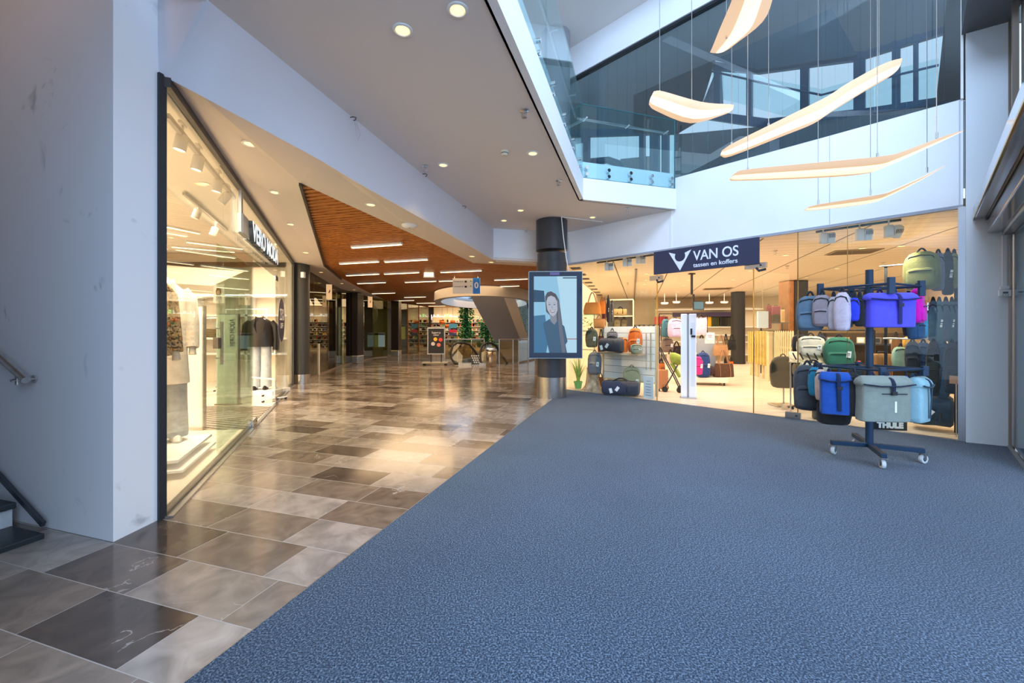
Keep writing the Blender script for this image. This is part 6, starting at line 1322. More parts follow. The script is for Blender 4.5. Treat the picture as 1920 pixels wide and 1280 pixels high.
# stump, plant, stand on the column side
b_, d_ = ow(1092, 1130, 694, 735, 0.26); p, w, h = bx(*b_, d_); p.z = 0.009
t = thing('tree_stump', 'pale tree stump display base with spreading roots', 'stump', tuple(p)); mb = MB(); S = []
vs = []; n = 26
for z, r in ((0, 1.0), (0.06, .9), (.2, .72), (.5, .60), (.85, .56), (1, .55)):
    for k in range(n):
        g = 2 * math.pi * k / n; rr = w / 2 * r * (1 + (1 - z) ** 2 * 0.22 * math.sin(5 * g + 1) + 0.05 * math.sin(11 * g)); vs.append((rr * math.cos(g), rr * math.sin(g), z * h * 1.05))
mb.add(vs, [(i * n + k, i * n + (k + 1) % n, (i + 1) * n + (k + 1) % n, (i + 1) * n + k) for i in range(5) for k in range(n)] + [tuple(5 * n + k for k in range(n)), tuple(range(n))[::-1]])
mb.build('trunk', streaked('pale_bark', (0.36, 0.22, 0.12), (0.72, 0.56, 0.40), 0.8, 0, 7, 7), t, True); mb = MB(); mb.lathe([(w * .25, h * 1.051), (w * .25, h * 1.055)], 20); mb.build('cut_face', LIGHTWOOD, t)
WN(backpack, 'heather grey backpack leaning on top of the tree stump', 1102, 1128, 660, 702, 0.12, (0.15, 0.155, 0.17), None, yaw=-0.35)
WN(backpack, 'dark green backpack hanging above the heather grey backpack', 1098, 1121, 617, 651, 0.16, (0.035, 0.055, 0.04), None, yaw=-0.3)
t = thing('display_stand', 'slim metal display stand with glass shelf beside the round column', 'display stand', tuple(shop_pt(1098, 0.66)), rzp)
for x in (-0.22, 0.26): mb = MB(); mb.tube([(x, 0, 0.01), (x, 0, 1.74)], 0.014, 8); mb.build('post', STEEL, t, True)
mb = MB(); mb.box((0.03, -0.05, 1.72), (0.55, 0.34, 0.018)); mb.build('glass_shelf', glass('shelf_glass', (0.6, 0.85, 0.78)), t); mb = MB(); mb.box((0.03, 0, 0.9), (0.5, 0.02, 0.03)); mb.box((0.03, 0, 1.35), (0.5, 0.02, 0.03)); mb.build('cross_bar', STEEL, t)
zb = 1.735
WN(tote, 'large orange leather bag with tall handles on the glass shelf', 1094, 1127, 541, 582, 0.62, (0.62, 0.20, 0.035), zb, yaw=-0.3, hh=0.45, strapcol=(0.55, 0.2, 0.05), flare=0.75)
WN(tote, 'second orange bag hanging just behind the glass shelf', 1124, 1135, 555, 588, 0.85, (0.66, 0.19, 0.02), None, yaw=-0.3, hh=0.25, strapcol=(0.5, 0.17, 0.03))
WN(tote, 'brown cup shaped leather bag below the glass shelf', 1113, 1134, 590, 615, 0.42, (0.44, 0.17, 0.05), None, yaw=-0.2, hh=0.3, flare=1.0, strapcol=(0.3, 0.12, 0.04))
WN(tote, 'dark brown bag hanging low beside the display wall post', 1121, 1133, 617, 660, 0.5, (0.16, 0.05, 0.03), None, yaw=-0.2, hh=0.3)
WN(tote, 'dark rust bag standing between stump and crate', 1119, 1133, 698, 732, 0.5, (0.22, 0.06, 0.02), None, yaw=-0.2, hh=0.25)
p = shop_pt(1084, 0.32); t = thing('potted_plant', 'green leafed plant in a green pot beside the round column', 'plant', (p.x, p.y, 0.009))
mb = MB(); mb.lathe([(0.07, 0), (0.095, 0.13), (0.105, 0.135), (0.105, 0.165), (0.09, 0.165), (0.085, 0.14)], 22); mb.build('pot', mat('green_pot', (0.10, 0.38, 0.12), 0.4), t, True)
mb = MB(); r = random.Random(5)
for k in range(26):
    g = r.uniform(0, 6.28); L_ = r.uniform(0.35, 0.62); lean = r.uniform(0.05, 0.33); w_ = 0.020; d0 = Vector((math.cos(g), math.sin(g), 0)); sd = Vector((-math.sin(g), math.cos(g), 0)); pr = None
    for j in range(6):
        f = j / 5; c = d0 * (0.03 + lean * f * f) + Vector((0, 0, 0.15 + L_ * f * (1 - 0.25 * lean * f))); ww = w_ * (1 - f ** 2 * 0.95); q = (c - sd * ww, c + sd * ww)
        if pr: mb.add([pr[0], pr[1], q[1], q[0]], [(0, 1, 2, 3)])
        pr = q
mb.build('leaves', mat('bright_leaf', (0.24, 0.40, 0.07), 0.45, noise=0.35, nscale=10), t)
p = shop_pt(1108, 0.98); t = thing('potted_plant', 'trailing yellow green plant behind the dark green backpack', 'plant', (p.x, p.y, 1.30))
mb = MB(); mb.lathe([(0.06, 0), (0.08, 0.12)], 14); mb.build('pot', LIGHTWOOD, t, True); mb = MB()
for k in range(60):
    g = r.uniform(0, 6.28); q = Vector((math.cos(g) * r.uniform(.05, .22), math.sin(g) * r.uniform(.05, .2), r.uniform(-0.1, 0.38))); d1 = Vector((math.cos(g), math.sin(g), r.uniform(-.6, .4))) * 0.09; d2 = Vector((-math.sin(g), math.cos(g), .3)) * 0.025; mb.add([q, q + d1 * .5 + d2, q + d1, q + d1 * .5 - d2], [(0, 1, 2, 3)])
mb.build('leaves', mat('bright_leaf'), t)
# things beyond the display wall
SHC = mat('cabinet_cream', (0.72, 0.62, 0.46), 0.5)
t = thing('storage_cabinet', 'tall cream shelving cabinet behind the display wall', 'cabinet', tuple(at(1163, 0, 11.6) * Vector((1, 1, 0)) if False else (at(1163, 0, 11.6).x, 11.6, 0)), R(-17))
mb = MB(); mb.box((0, 0.25, 1.1), (0.7, 0.03, 2.2)); mb.build('back_panel', SHC, t)
for s in (-1, 1): mb = MB(); mb.box((s * 0.35, 0, 1.1), (0.03, 0.5, 2.2)); mb.build('side_panel', SHC, t)
for z in (0.1, 0.8, 1.42, 1.75, 2.2): mb = MB(); mb.box((0, 0, z), (0.7, 0.5, 0.03)); mb.build('shelf_board', SHC, t)
duffel('rolled canvas bag on the upper cabinet shelf', (1151, 1175, 574, 587), 11.5, (0.45, 0.30, 0.13), R(-17), loc=Vector((at(1163, 0, 11.5).x, 11.5, 1.768)), tags=0)
for px, lb in ((1157, 'olive canvas bag upright on the cabinet shelf, outer'), (1170, 'olive canvas bag upright on the cabinet shelf, inner')): backpack(lb, (px - 5.5, px + 5.5, 588, 606), 11.5, (0.24, 0.18, 0.09), R(-17), loc=Vector((at(px, 0, 11.5).x, 11.5, 1.437)), tagside=0)
for px0, px1, py0, py1, c_, lb in ((1137, 1144, 556, 604, (0.03, 0.028, 0.035), 'black bag hanging in front of the cream cabinet'), (1128, 1137, 560, 600, (0.12, 0.03, 0.03), 'dark red bag hanging beside the orange bags'), (1145, 1150, 566, 604, (0.10, 0.09, 0.10), 'narrow charcoal bag hanging beside the cream cabinet')): backpack(lb, (px0, px1, py0, py1), 10.9, c_, R(-40), None)
t, a, v = rail('low bag rail with many small handbags behind the display wall', at(1178, 0, 12.6), at(1240, 0, 11.4), 1.52, DKGREY, 0.012)
HB_C = [(0.35, 0.22, 0.10), (0.08, 0.05, 0.03), (0.20, 0.24, 0.10), (0.42, 0.30, 0.16), (0.05, 0.05, 0.05), (0.30, 0.12, 0.05), (0.14, 0.10, 0.06)]
for k in range(7):
    q = a + v * ((k + 0.5) / 7); tote('small %s handbag on the low rail, %s' % (['tan', 'dark brown', 'olive', 'beige', 'black', 'russet', 'umber'][k], ['first from the cabinet', 'second from the cabinet', 'third from the cabinet', 'in the middle of the rail', 'third from the entrance', 'second from the entrance', 'next to the entrance'][k]), (0, 11, 0, 20), 12.0, HB_C[k], R(40), 'handbags on the low rail', 0.4, loc=Vector((q.x, q.y, 1.22)))
# ---- anti theft gate by the entrance
p = Vector((*floor_at(1291, 747), 0.008)); t = thing('security_gate', 'white upright security gate in the bag shop entrance', 'security gate', tuple(p), R(-22)); GW, GH = 0.285, 1.68
GTM = mat('gate_white', (0.82, 0.85, 0.90), 0.35)
for x0, w_ in ((-0.085, 0.115), (0.075, 0.135)): mb = MB(); mb.box((x0, 0, GH / 2), (w_, 0.10, GH)); mb.build('panel', GTM, t, bev=0.012)
mb = MB(); mb.box((-0.01, 0.01, GH / 2), (0.035, 0.07, GH - 0.02)); mb.build('centre_channel', mat('gate_grey', (0.42, 0.43, 0.45), 0.4, metal=0.5), t)
mb = MB(); mb.box((0.08, -0.052, GH * 0.52), (0.075, 0.008, GH * 0.75)); mb.build('inset', mat('gate_inset', (0.70, 0.74, 0.80), 0.35), t)
mb = MB(); mb.box((0.05, -0.07, GH * 0.79), (0.035, 0.03, 0.12)); mb.box((0.085, -0.07, GH * 0.735), (0.075, 0.035, 0.04)); mb.build('alarm_clip', BLACK, t, bev=0.005)
mb = MB(); mb.box((-0.005, 0, 0.012), (0.31, 0.14, 0.024)); mb.build('base', STEEL, t)
p2 = Vector((at(1288, 0, 8.5).x, 8.5, 1.69))
# ---- trolley with handbags behind the gate
x, y = floor_at(1335, 723); t = thing('display_trolley', 'white wheeled display platform piled with bags', 'trolley', (x, y + 0.25, 0), R(-14))
mb = MB(); mb.box((0, 0, 0.14), (0.82, 0.6, 0.12)); mb.build('platform', mat('trolley_cream', (0.78, 0.70, 0.58), 0.5), t, bev=0.01)
mb = MB(); mb.box((0.02, 0.24, 0.68), (0.44, 0.04, 0.95)); mb.build('grey_panel', mat('grey_blue_panel', (0.32, 0.36, 0.42), 0.5), t)
for sx in (-0.34, 0.34):
    for sy in (-0.22, 0.22): mb = MB(); mb.M = Matrix.Translation((sx, sy, 0.042)) @ Matrix.Rotation(R(90), 4, 'Y'); mb.lathe([(0.035, -0.014), (0.035, 0.014)], 14); mb.build('castor', DKGREY, t, True)
D2 = y + 0.12
def BG(fn, label, px0, px1, py0, py1, d, col, z=None, **k):
    p, w, h = bx(px0, px1, py0, py1, d)
    if z is not None: p.z = z
    return fn(label, (px0, px1, py0, py1), d, col, loc=p, **k)
BG(tote, 'large dark brown canvas holdall on the display platform', 1337, 1376, 660, 711, D2, (0.085, 0.04, 0.025), 0.205, hh=0.5, stripes=True, strapcol=(0.38, 0.20, 0.10), flare=0.8)
BG(tote, 'tan slouch shoulder bag hanging above the brown holdall', 1337, 1365, 628, 667, D2 + 0.1, (0.42, 0.22, 0.10), None, hh=0.45, strapcol=(0.36, 0.2, 0.1))
BG(backpack, 'blue backpack on the platform behind the security gate', 1305, 1331, 655, 701, D2 - 0.05, (0.02, 0.05, 0.18), 0.205)
BG(backpack, 'hot pink bag beside the security gate', 1298, 1317, 668, 702, D2 - 0.35, (0.85, 0.03, 0.22), None, straps=False)
BG(duffel, 'dark maroon soft bag under the blue backpack', 1308, 1337, 692, 711, D2 + 0.1, (0.06, 0.03, 0.035), 0.215)
BG(tote, 'black handbag hanging beyond the tan shoulder bag', 1364, 1381, 626, 656, D2 + 0.7, (0.02, 0.02, 0.02), None, hh=0.35)
BG(tote, 'olive handbag hanging behind the black handbag', 1356, 1366, 626, 660, D2 + 0.9, (0.16, 0.13, 0.06), None, hh=0.3)
BG(tote, 'small orange bag hanging low beyond the brown holdall', 1367, 1375, 668, 692, D2 + 0.5, (0.72, 0.15, 0.02), None, hh=0.35)
BG(tote, 'black bag hanging beside the small orange bag', 1357, 1368, 664, 690, D2 + 0.6, (0.025, 0.02, 0.018), None, hh=0.3)
BG(tote, 'brown leather bag on the hook behind the lilac cooler', 1305, 1326, 628, 660, D2 + 0.5, (0.25, 0.13, 0.05), None, hh=0.4)
t, a, v = rail('black rail carrying lilac bags over the security gate', Vector((at(1236, 0, 11.0).x, 11.0, 0)), Vector((at(1326, 0, 11.3).x, 11.3, 0)), 1.80, BLACK, 0.013)
BG(backpack, 'teal backpack hanging on the black rail', 1240, 1256, 598, 632, 10.7, (0.05, 0.15, 0.19), None, yaw=0.4)
BG(backpack, 'lilac backpack hanging on the black rail, fully visible', 1252, 1279, 597, 632, 10.4, (0.55, 0.40, 0.58), None, yaw=0.15)
BG(tote, 'pale lilac cooler bag on the far side of the security gate', 1303, 1325, 590, 627, 10.2, (0.62, 0.48, 0.60), None, hh=0.12, flare=1.0)
BG(backpack, 'brown grey backpack under the lilac backpack', 1240, 1262, 633, 660, 10.8, (0.17, 0.12, 0.09), None)
BG(tote, 'dark bag hanging under the lilac backpack', 1258, 1279, 640, 668, 10.9, (0.03, 0.02, 0.025), None, hh=0.3)
BG(tote, 'red strapped bag behind the green pushchair', 1262, 1276, 655, 682, 10.6, (0.55, 0.06, 0.03), None, hh=0.35)
BG(tote, 'rose beige bag behind the pushchair frame', 1250, 1264, 655, 680, 10.5, (0.60, 0.36, 0.28), None, hh=0.3)
p = at(1331, 638, D2 - 0.15); t = thing('price_sign', 'round white price card on the grey blue panel', 'sign', tuple(p)); mb = MB(); mb.box((0, 0.006, 0.06), (0.24, 0.006, 0.27)); mb.build('card', mat('card_grey', (0.62, 0.60, 0.60), 0.5), t); mb = MB(); mb.M = Matrix.Translation((0, 0.0, 0.1)) @ Matrix.Rotation(R(90), 4, 'X'); mb.lathe([(0.10, 0), (0.10, 0.004)], 26); mb.build('disc', TAGW, t)
mb = MB()
for k in range(2): mb.box((0, -0.006, 0.12 - 0.04 * k), (0.11 - 0.03 * k, 0.002, 0.016))
mb.build('print', mat('print_red', (0.35, 0.12, 0.1), 0.5), t)
# pushchair
p = Vector((at(1262, 0, 9.2).x, 9.2, 0.008)); t = thing('pushchair', 'green and black folding shopping pushchair in the entrance', 'pushchair', tuple(p), R(-25))
GRN = fabric('moss_green_cloth', (0.24, 0.30, 0.05))
def tb(name, pts, r, m=DKGREY, par=None): mb = MB(); mb.tube(pts, r, 8); return mb.build(name, m, par or t, True)
for s in (-0.16, 0.16):
    tb('frame_tube', [(-0.26, s, 0.92), (-0.16, s, 0.70), (0.02, s, 0.36), (0.14, s, 0.09)], 0.013); tb('frame_tube', [(0.10, s, 0.60), (-0.02, s, 0.36), (-0.16, s, 0.09)], 0.012)
tb('push_bar', [(-0.26, -0.16, 0.92), (-0.28, -0.10, 0.97), (-0.28, 0.10, 0.97), (-0.26, 0.16, 0.92)], 0.016, RUBBER)
mb = MB(); mb.loft([(0.10, 0, 0.60, .05, .12, 2.4), (0.09, 0, .64, .13, .15, 2.4), (0.07, 0, .74, .15, .16, 2.3), (0.03, 0, .82, .11, .14, 2.2), (0.0, 0, .86, .04, .08, 2)], 22, 0.05, 8, 2.2); mb.build('canopy', GRN, t, True)
mb = MB(); mb.prism([(-0.06, -0.14, 0.62), (-0.06, 0.14, 0.62), (0.12, 0.14, 0.32), (0.12, -0.14, 0.32)], (0.05, 0, 0.03)); mb.build('seat_cloth', GRN, t, bev=0.01)
for sx, s in ((0.14, -0.16), (0.14, 0.16), (-0.16, -0.16), (-0.16, 0.16)):
    mb = MB(); mb.M = Matrix.Translation((sx, s, 0.062)) @ Matrix.Rotation(R(90), 4, 'X'); mb.lathe([(0.03, -0.012), (0.06, -0.012), (0.062, 0), (0.06, 0.012), (0.03, 0.012)], 16); mb.build('wheel', RUBBER, t, True)
BG(suitcase, 'orange and beige cabin trolley beside the pushchair', 1234, 1252, 694, 735, 9.25, (0.55, 0.22, 0.08), 0.008, yaw=-0.5)
BG(tote, 'orange brown bag hanging by the glass edge over the trolley', 1233, 1247, 672, 697, 9.4, (0.55, 0.14, 0.03), None, hh=0.3)
BG(tote, 'bright orange bag strap piece hanging at the display wall end', 1228, 1234, 622, 660, 8.9, (0.80, 0.16, 0.02), None, hh=0.2)
# ceiling monitor
t = thing('ceiling_monitor', 'small monitor hanging on a black pole over the entrance', 'monitor', (at(1297, 0, 11.4).x, 11.4, 0)); zt = 2.92
mb = MB(); mb.box((0, 0, zt - 0.30), (0.05, 0.05, 0.56)); mb.box((0, 0, zt - 0.015), (0.16, 0.1, 0.025)); mb.build('pole', BLACK, t); mb = MB(); mb.box((0.16, -0.05, 2.04), (0.30, 0.04, 0.24)); mb.box((0.05, 0, 2.2), (0.05, 0.04, 0.3)); mb.build('casing', BLACK, t, bev=0.005); mb = MB(); mb.box((0.16, -0.073, 2.04), (0.26, 0.006, 0.20)); mb.build('picture', mat('monitor_picture', (0.02, 0.03, 0.03), 0.3, emit=(0.16, 0.30, 0.33), es=0.6), t)
# rear shelf with suitcases
t = thing('rear_shelf', 'long cream shelf unit along the back of the bag shop', 'shelf', (at(1345, 0, 18.6).x, 18.6, 0), R(-14))
mb = MB(); mb.box((-0.4, 0.35, 1.2), (4.4, 0.04, 2.4)); mb.build('back_panel', SHC, t)
for z in (0.3, 0.85, 1.16, 1.52, 2.3): mb = MB(); mb.box((-0.4, 0.1, z), (4.4, 0.5, 0.035)); mb.build('shelf_board', PLASTIC, t)
mb = MB(); mb.box((-0.6, -0.14, 2.08), (2.6, 0.05, 0.2)); sb_ = mb.build('header_strip', mat('dark_violet_strip', (0.05, 0.035, 0.09), 0.4), t)
text('armobags', 0.13, mat('sign_lettering_white'), sb_, (-0.9, -0.17, 2.08), ext=0.002, width=0.6) if False else None
for px, c_, lb in ((1341, (0.045, 0.05, 0.02), 'dark green suitcase on the rear shelf'), (1357, (0.02, 0.02, 0.018), 'black suitcase in the middle of the rear shelf'), (1371, (0.03, 0.03, 0.025), 'black suitcase next to the round column'), (1326, (0.70, 0.42, 0.02), 'yellow suitcase at the rear shelf end'), (1234, (0.5, 0.03, 0.03), 'red suitcase on the far rear shelf'), (1245, (0.30, 0.03, 0.03), 'dark red suitcase on the far rear shelf')):
    dd = 18.6 - 0.25 * (at(px, 0, 18.6).x - at(1345, 0, 18.6).x); suitcase(lb, (px - 7, px + 7, 593, 612), dd, c_, R(-14), None, False, Vector((at(px, 0, dd).x, dd, 1.54)))
r = random.Random(9)
for k, (px, py) in enumerate(((1246, 568), (1268, 566), (1330, 567), (1358, 566))):
    p = at(px, py, 17.5); t = thing('shelf_lamp', 'small warm lamp over the rear shelf ' + ['near the glass edge', 'behind the pedestal monitor', 'over the yellow suitcase', 'over the black suitcases'][k], 'lamp', tuple(p)); mb = MB(); mb.box((0, 0, 0), (0.28, 0.1, 0.06)); mb.build('housing', PLASTIC, t); mb = MB(); mb.box((0, 0, -0.036), (0.22, 0.08, 0.012)); mb.build('diffuser', LINE, t); mb = MB(); mb.tube([(0, 0, 0.03), (0, 0, 2.925 - p.z)], 0.01, 6); mb.build('stem', PLASTIC, t)
# slatted timber racks
def slat_rack(label, px0, px1, py0, py1, d0, d1, n, m, pointed=False, bars=False):
    a = Vector((at(px0, 0, d0).x, d0, 0.008)); b = Vector((at(px1, 0, d1).x, d1, 0.008)); v = b - a; h = EYE - (py0 - CY) / F * (d0 + d1) / 2; zb = EYE - (py1 - CY) / F * (d0 + d1) / 2
    t = thing('slatted_rack', label, 'rack', tuple(a), math.atan2(v.y, v.x)); L_ = v.length
    for k in range(n):
        x = L_ * (k + 0.5) / n; w_ = L_ / n * (0.86 if not pointed else 0.5); mb = MB()
        if pointed: mb.prism([(x - w_ / 2, 0, zb), (x + w_ / 2, 0, zb), (x + w_ / 2, 0, h - 0.03), (x, 0, h + 0.01), (x - w_ / 2, 0, h - 0.03)], (0, 0.02, 0))
        else: mb.box((x, 0.01 * (k % 2), (zb + h) / 2), (w_, 0.03, h - zb))
        mb.build('slat', m, t, bev=0.003)
    for z in ((zb + 0.1, h - 0.15) if not bars else (zb + (h - zb) * 0.45,)): mb = MB(); mb.box((L_ / 2, 0.03, z), (L_, 0.03, 0.05)); mb.build('rail', LIGHTWOOD, t)
    for x in (0.04, L_ / 2, L_ - 0.04): mb = MB(); mb.box((x, 0.06, (zb + 0.15) / 2), (0.06, 0.06, zb + 0.15)); mb.build('leg', LIGHTWOOD, t)
    return t
YEL = mat('mustard_slat', (0.50, 0.36, 0.09), 0.55, noise=0.2, nscale=5); PICK = mat('cream_picket', (0.68, 0.56, 0.33), 0.55)
slat_rack('mustard slatted rack nearest the round black column', 1403, 1413, 622, 680, 12.7, 12.4, 5, YEL)
slat_rack('wide mustard slatted rack in the middle of the shop', 1416, 1438, 621, 684, 12.2, 11.3, 8, YEL)
t = thing('timber_post', 'pale square timber post between the slatted racks', 'post', (at(1443, 0, 11.2).x, 11.2, 0.008)); mb = MB(); mb.box((0, 0, 0.65), (0.10, 0.10, 1.3)); mb.build('post', PICK, t, bev=0.005); mb = MB(); mb.box((0, 0, 1.31), (0.13, 0.13, 0.03)); mb.build('cap', PICK, t)
slat_rack('cream pointed picket rack beside the glass door edge', 1451, 1488, 621, 677, 10.8, 9.6, 9, PICK, True, True)
for px0, px1, py0, py1, d, c_, lb in ((1437, 1446, 572, 616, 13.0, (0.16, 0.02, 0.05), 'maroon suitcase standing above the racks, outer'), (1447, 1462, 574, 590, 13.2, (0.22, 0.03, 0.08), 'maroon suitcase standing above the racks, inner'), (1447, 1463, 590, 604, 12.9, (0.015, 0.02, 0.018), 'dark trunk with green edge on the high shelf'), (1464, 1471, 580, 604, 12.8, (0.55, 0.36, 0.18), 'tan narrow case on the high shelf')): BG(suitcase, lb, px0, px1, py0, py1, d, c_, None, wheels=False)
t = thing('high_shelf', 'dark shelf board with cases over the slatted racks', 'shelf', (at(1454, 0, 13.0).x, 13.0, 0)); mb = MB(); mb.box((0, 0.05, 1.33), (0.72, 0.5, 0.04)); mb.box((0.08, 0, 1.595), (0.45, 0.4, 0.03)); mb.build('shelf_board', DKGREY, t)
for x in (-0.33, 0.33): mb = MB(); mb.box((x, 0.2, 0.8), (0.04, 0.04, 1.6)); mb.build('upright', DKGREY, t)
t = thing('pale_sign_box', 'pale blue blank hanging card above the mustard rack', 'sign', tuple(at(1430, 614, 11.0))); mb = MB(); mb.box((0, 0, 0.21), (0.27, 0.06, 0.44)); mb.build('card', mat('pale_blue_card', (0.52, 0.66, 0.82), 0.4), t); mb = MB(); mb.tube([(0, 0, 0.43), (0, 0, 2.925 - t.location.z)], 0.004, 5); mb.build('wire', STEEL, t)
# ---- fold of things between the open door and the wheeled stand
WN(backpack, 'black soft backpack on a low stand inside the glass', 1447, 1489, 668, 727, 1.1, (0.012, 0.012, 0.014), None, yaw=-0.3, tagside=0, deep=0.45)
p = shop_pt(1467, 1.15); t = thing('bag_stand', 'low metal stand under the black soft backpack', 'stand', (p.x, p.y, 0.008)); mb = MB(); mb.box((0, 0, 0.015), (0.36, 0.30, 0.02)); mb.build('foot_plate', STEEL, t); mb = MB(); mb.tube([(0.02, 0, 0.02), (0.02, 0, 0.40)], 0.014, 8); mb.build('pole', STEEL, t, True)
WN(backpack, 'stone white backpack above the knife block shelf', 1498, 1542, 630, 668, 0.75, (0.58, 0.52, 0.42), None, yaw=-0.5)
WN(backpack, 'black backpack behind the stone white backpack', 1487, 1512, 627, 662, 0.92, (0.02, 0.02, 0.024), None, yaw=-0.4, tagside=0)
WN(backpack, 'black navy backpack at the side of the stone white backpack', 1528, 1548, 628, 665, 0.9, (0.02, 0.028, 0.045), None, yaw=-0.4, tagside=0)
WN(backpack, 'green travel backpack hanging behind the brass glass edge', 1549, 1597, 632, 692, 0.7, (0.03, 0.15, 0.10), None, yaw=-0.55)
t = thing('display_shelf', 'slanted timber shelf with dark pen slots inside the glass', 'shelf', tuple(shop_at(1514, 678, 0.6)), SHOP_RZ * 0.5)
w_ = 56 / F * t.location.y; mb = MB(); mb.prism([(-w_ / 2, 0, 0), (w_ / 2, 0, 0), (w_ / 2, 0.1, 0.16), (-w_ / 2, 0.1, 0.16)], (0, 0.02, -0.01)); mb.build('sloping_board', LIGHTWOOD, t); mb = MB()
mb.box((0, -0.02, -0.005), (w_ + .02, 0.1, 0.02)); mb.build('ledge', LIGHTWOOD, t)
for k in range(5): mb = MB(); mb.bar((-w_ * .42 + k * w_ * .2, -0.005, 0.14), (-w_ * .32 + k * w_ * .2, -0.012, 0.03), 0.014, 0.02); mb.build('pen', INK, t)
for x in (-w_ / 2 + .02, w_ / 2 - .02): mb = MB(); mb.tube([(x, 0.05, 0.0), (x, 0.05, 0.012 - t.location.z)], 0.012, 8); mb.build('post', STEEL, t, True)
for px0, px1, py0, py1, off, c_, lb in ((1505, 1545, 680, 702, 0.45, (0.40, 0.42, 0.36), 'grey green cap brim bag under the timber shelf'), (1490, 1512, 682, 705, 0.65, (0.16, 0.13, 0.08), 'dark olive pouch under the timber shelf')): WN(duffel, lb, px0, px1, py0, py1, off, c_, None, yaw=-0.3, tags=0)
t, a, v = rail('dark back rail across the wide bag window', shop_pt(1492, 1.1), shop_pt(1640, 1.1), 1.36, BLACK, 0.012)
# shelves of small boxes deep behind the stand
t = thing('box_shelf', 'dark shelf with small framed boxes behind the bag stand', 'shelf', tuple(Vector((at(1630, 0, 8.2).x, 8.2, 0.008))), SHOP_RZ)
for z in (0.25, 0.68, 1.08): mb = MB(); mb.box((0, 0, z), (1.5, 0.35, 0.03)); mb.build('shelf_board', DKGREY, t)
for x in (-0.74, 0.74): mb = MB(); mb.box((x, 0, 0.65), (0.03, 0.35, 1.3)); mb.build('upright', DKGREY, t)
mb = MB(); mb.box((0, 0.17, 0.65), (1.5, 0.02, 1.3)); mb.build('back_panel', mat('shelf_brown', (0.08, 0.05, 0.03), 0.6), t)
BOXC_ = [((0.32, 0.30, 0.26), 'grey'), ((0.55, 0.30, 0.10), 'orange brown'), ((0.62, 0.52, 0.40), 'cream'), ((0.20, 0.17, 0.15), 'charcoal'), ((0.45, 0.36, 0.26), 'tan')]
for k in range(6):
    c_, cn = BOXC_[k % 5]; p = Vector(t.location) + Matrix.Rotation(SHOP_RZ, 3, 'Z') @ Vector((-0.6 + 0.24 * k, -0.06, 1.095))
    b = thing('small_box', '%s boxed wallet on the dark shelf, %s' % (cn, ['nearest the entrance', 'second from the entrance', 'third from the entrance', 'third from the corner', 'second from the corner', 'nearest the corner'][k]), 'box', tuple(p), SHOP_RZ, 'boxed wallets on the dark shelf')
    mb = MB(); mb.box((0, 0, 0.06), (0.13, 0.05, 0.12)); mb.build('carton', mat('boxed_' + cn.replace(' ', '_'), c_, 0.5), b, bev=0.003); mb = MB(); mb.box((0, -0.027, 0.06), (0.09, 0.004, 0.08)); mb.build('window', DKGREY if k % 2 else TAGW, b)
WN(suitcase, 'brown cardboard coloured case standing behind the stand post', 1634, 1669, 663, 715, 0.95, (0.36, 0.17, 0.06), None, wheels=False)
p = shop_at(1611, 690, 0.8); t = thing('collection_tin', 'dark tin with a red topped dispenser behind the glass', 'tin', tuple(p)); mb = MB(); mb.lathe([(0.06, -0.2), (0.06, 0.0), (0.02, 0.02)], 18); mb.build('tin', DKMETAL, t, True); mb = MB(); mb.lathe([(0.02, 0.02), (0.02, 0.07)], 14); mb.build('tube', TAGW, t, True); mb = MB(); mb.lathe([(0.022, 0.07), (0.026, 0.10), (0.01, 0.115)], 14); mb.build('red_cap', mat('red_cap', (0.7, 0.04, 0.06), 0.4), t, True)
# ---- window corner by the white panel: rails with packs and jackets
DK = lambda k: [(0.02, 0.025, 0.035), (0.03, 0.05, 0.10), (0.015, 0.018, 0.024), (0.05, 0.10, 0.16)][k % 4]
t = thing('bag_rack', 'metal wall rack with three bars in the window corner', 'rack', tuple(shop_pt(1778, 0.5)), SHOP_RZ)
for z, l in ((2.28, 0.95), (1.70, 0.9), (1.24, 0.9)): mb = MB(); mb.tube([(-l * 0.72, 0, z), (l * 0.10, 0, z)], 0.012, 8); mb.build('bar', STEEL, t, True)
for x in (-0.62, 0.07): mb = MB(); mb.box((x, 0.03, 1.15), (0.035, 0.035, 2.3)); mb.build('upright', BLACK, t)
def corner(fn, lb, px0, px1, py0, py1, off, c_, **k): return WN(fn, lb, px0, px1, py0, py1, off, c_, None, **k)
corner(backpack, 'olive green backpack hanging high in the window corner', 1702, 1754, 472, 543, 0.30, (0.17, 0.18, 0.06), yaw=-0.9, tagside=0)
corner(backpack, 'grey lilac pack hanging high beside the olive backpack', 1748, 1770, 474, 545, 0.36, (0.15, 0.15, 0.20), yaw=-0.9, tagside=0, pocket=False)
corner(backpack, 'charcoal pack with black card hanging high in the corner', 1768, 1786, 472, 553, 0.36, (0.035, 0.035, 0.04), yaw=-0.8, tagside=1, pocket=False)
corner(backpack, 'narrow olive pack hanging high next to the metal jamb', 1782, 1796, 474, 540, 0.36, (0.22, 0.22, 0.08), yaw=-0.8, tagside=0, pocket=False)
for k, (x0, x1) in enumerate(((1742, 1757), (1754, 1768), (1766, 1781), (1779, 1790), (1787, 1797))):
    corner(backpack, 'slate blue hanging bag on the middle bar, ' + ['first from the magenta pack', 'second from the magenta pack', 'in the middle', 'second from the jamb', 'next to the jamb'][k], x0, x1, 563, 640 + 6 * (k % 2), 0.40, (0.07 + 0.015 * (k % 3), 0.13 + 0.02 * (k % 2), 0.19), yaw=-0.9, tagside=(k % 2), pocket=False, handle=True, group='bags on the middle corner bar')
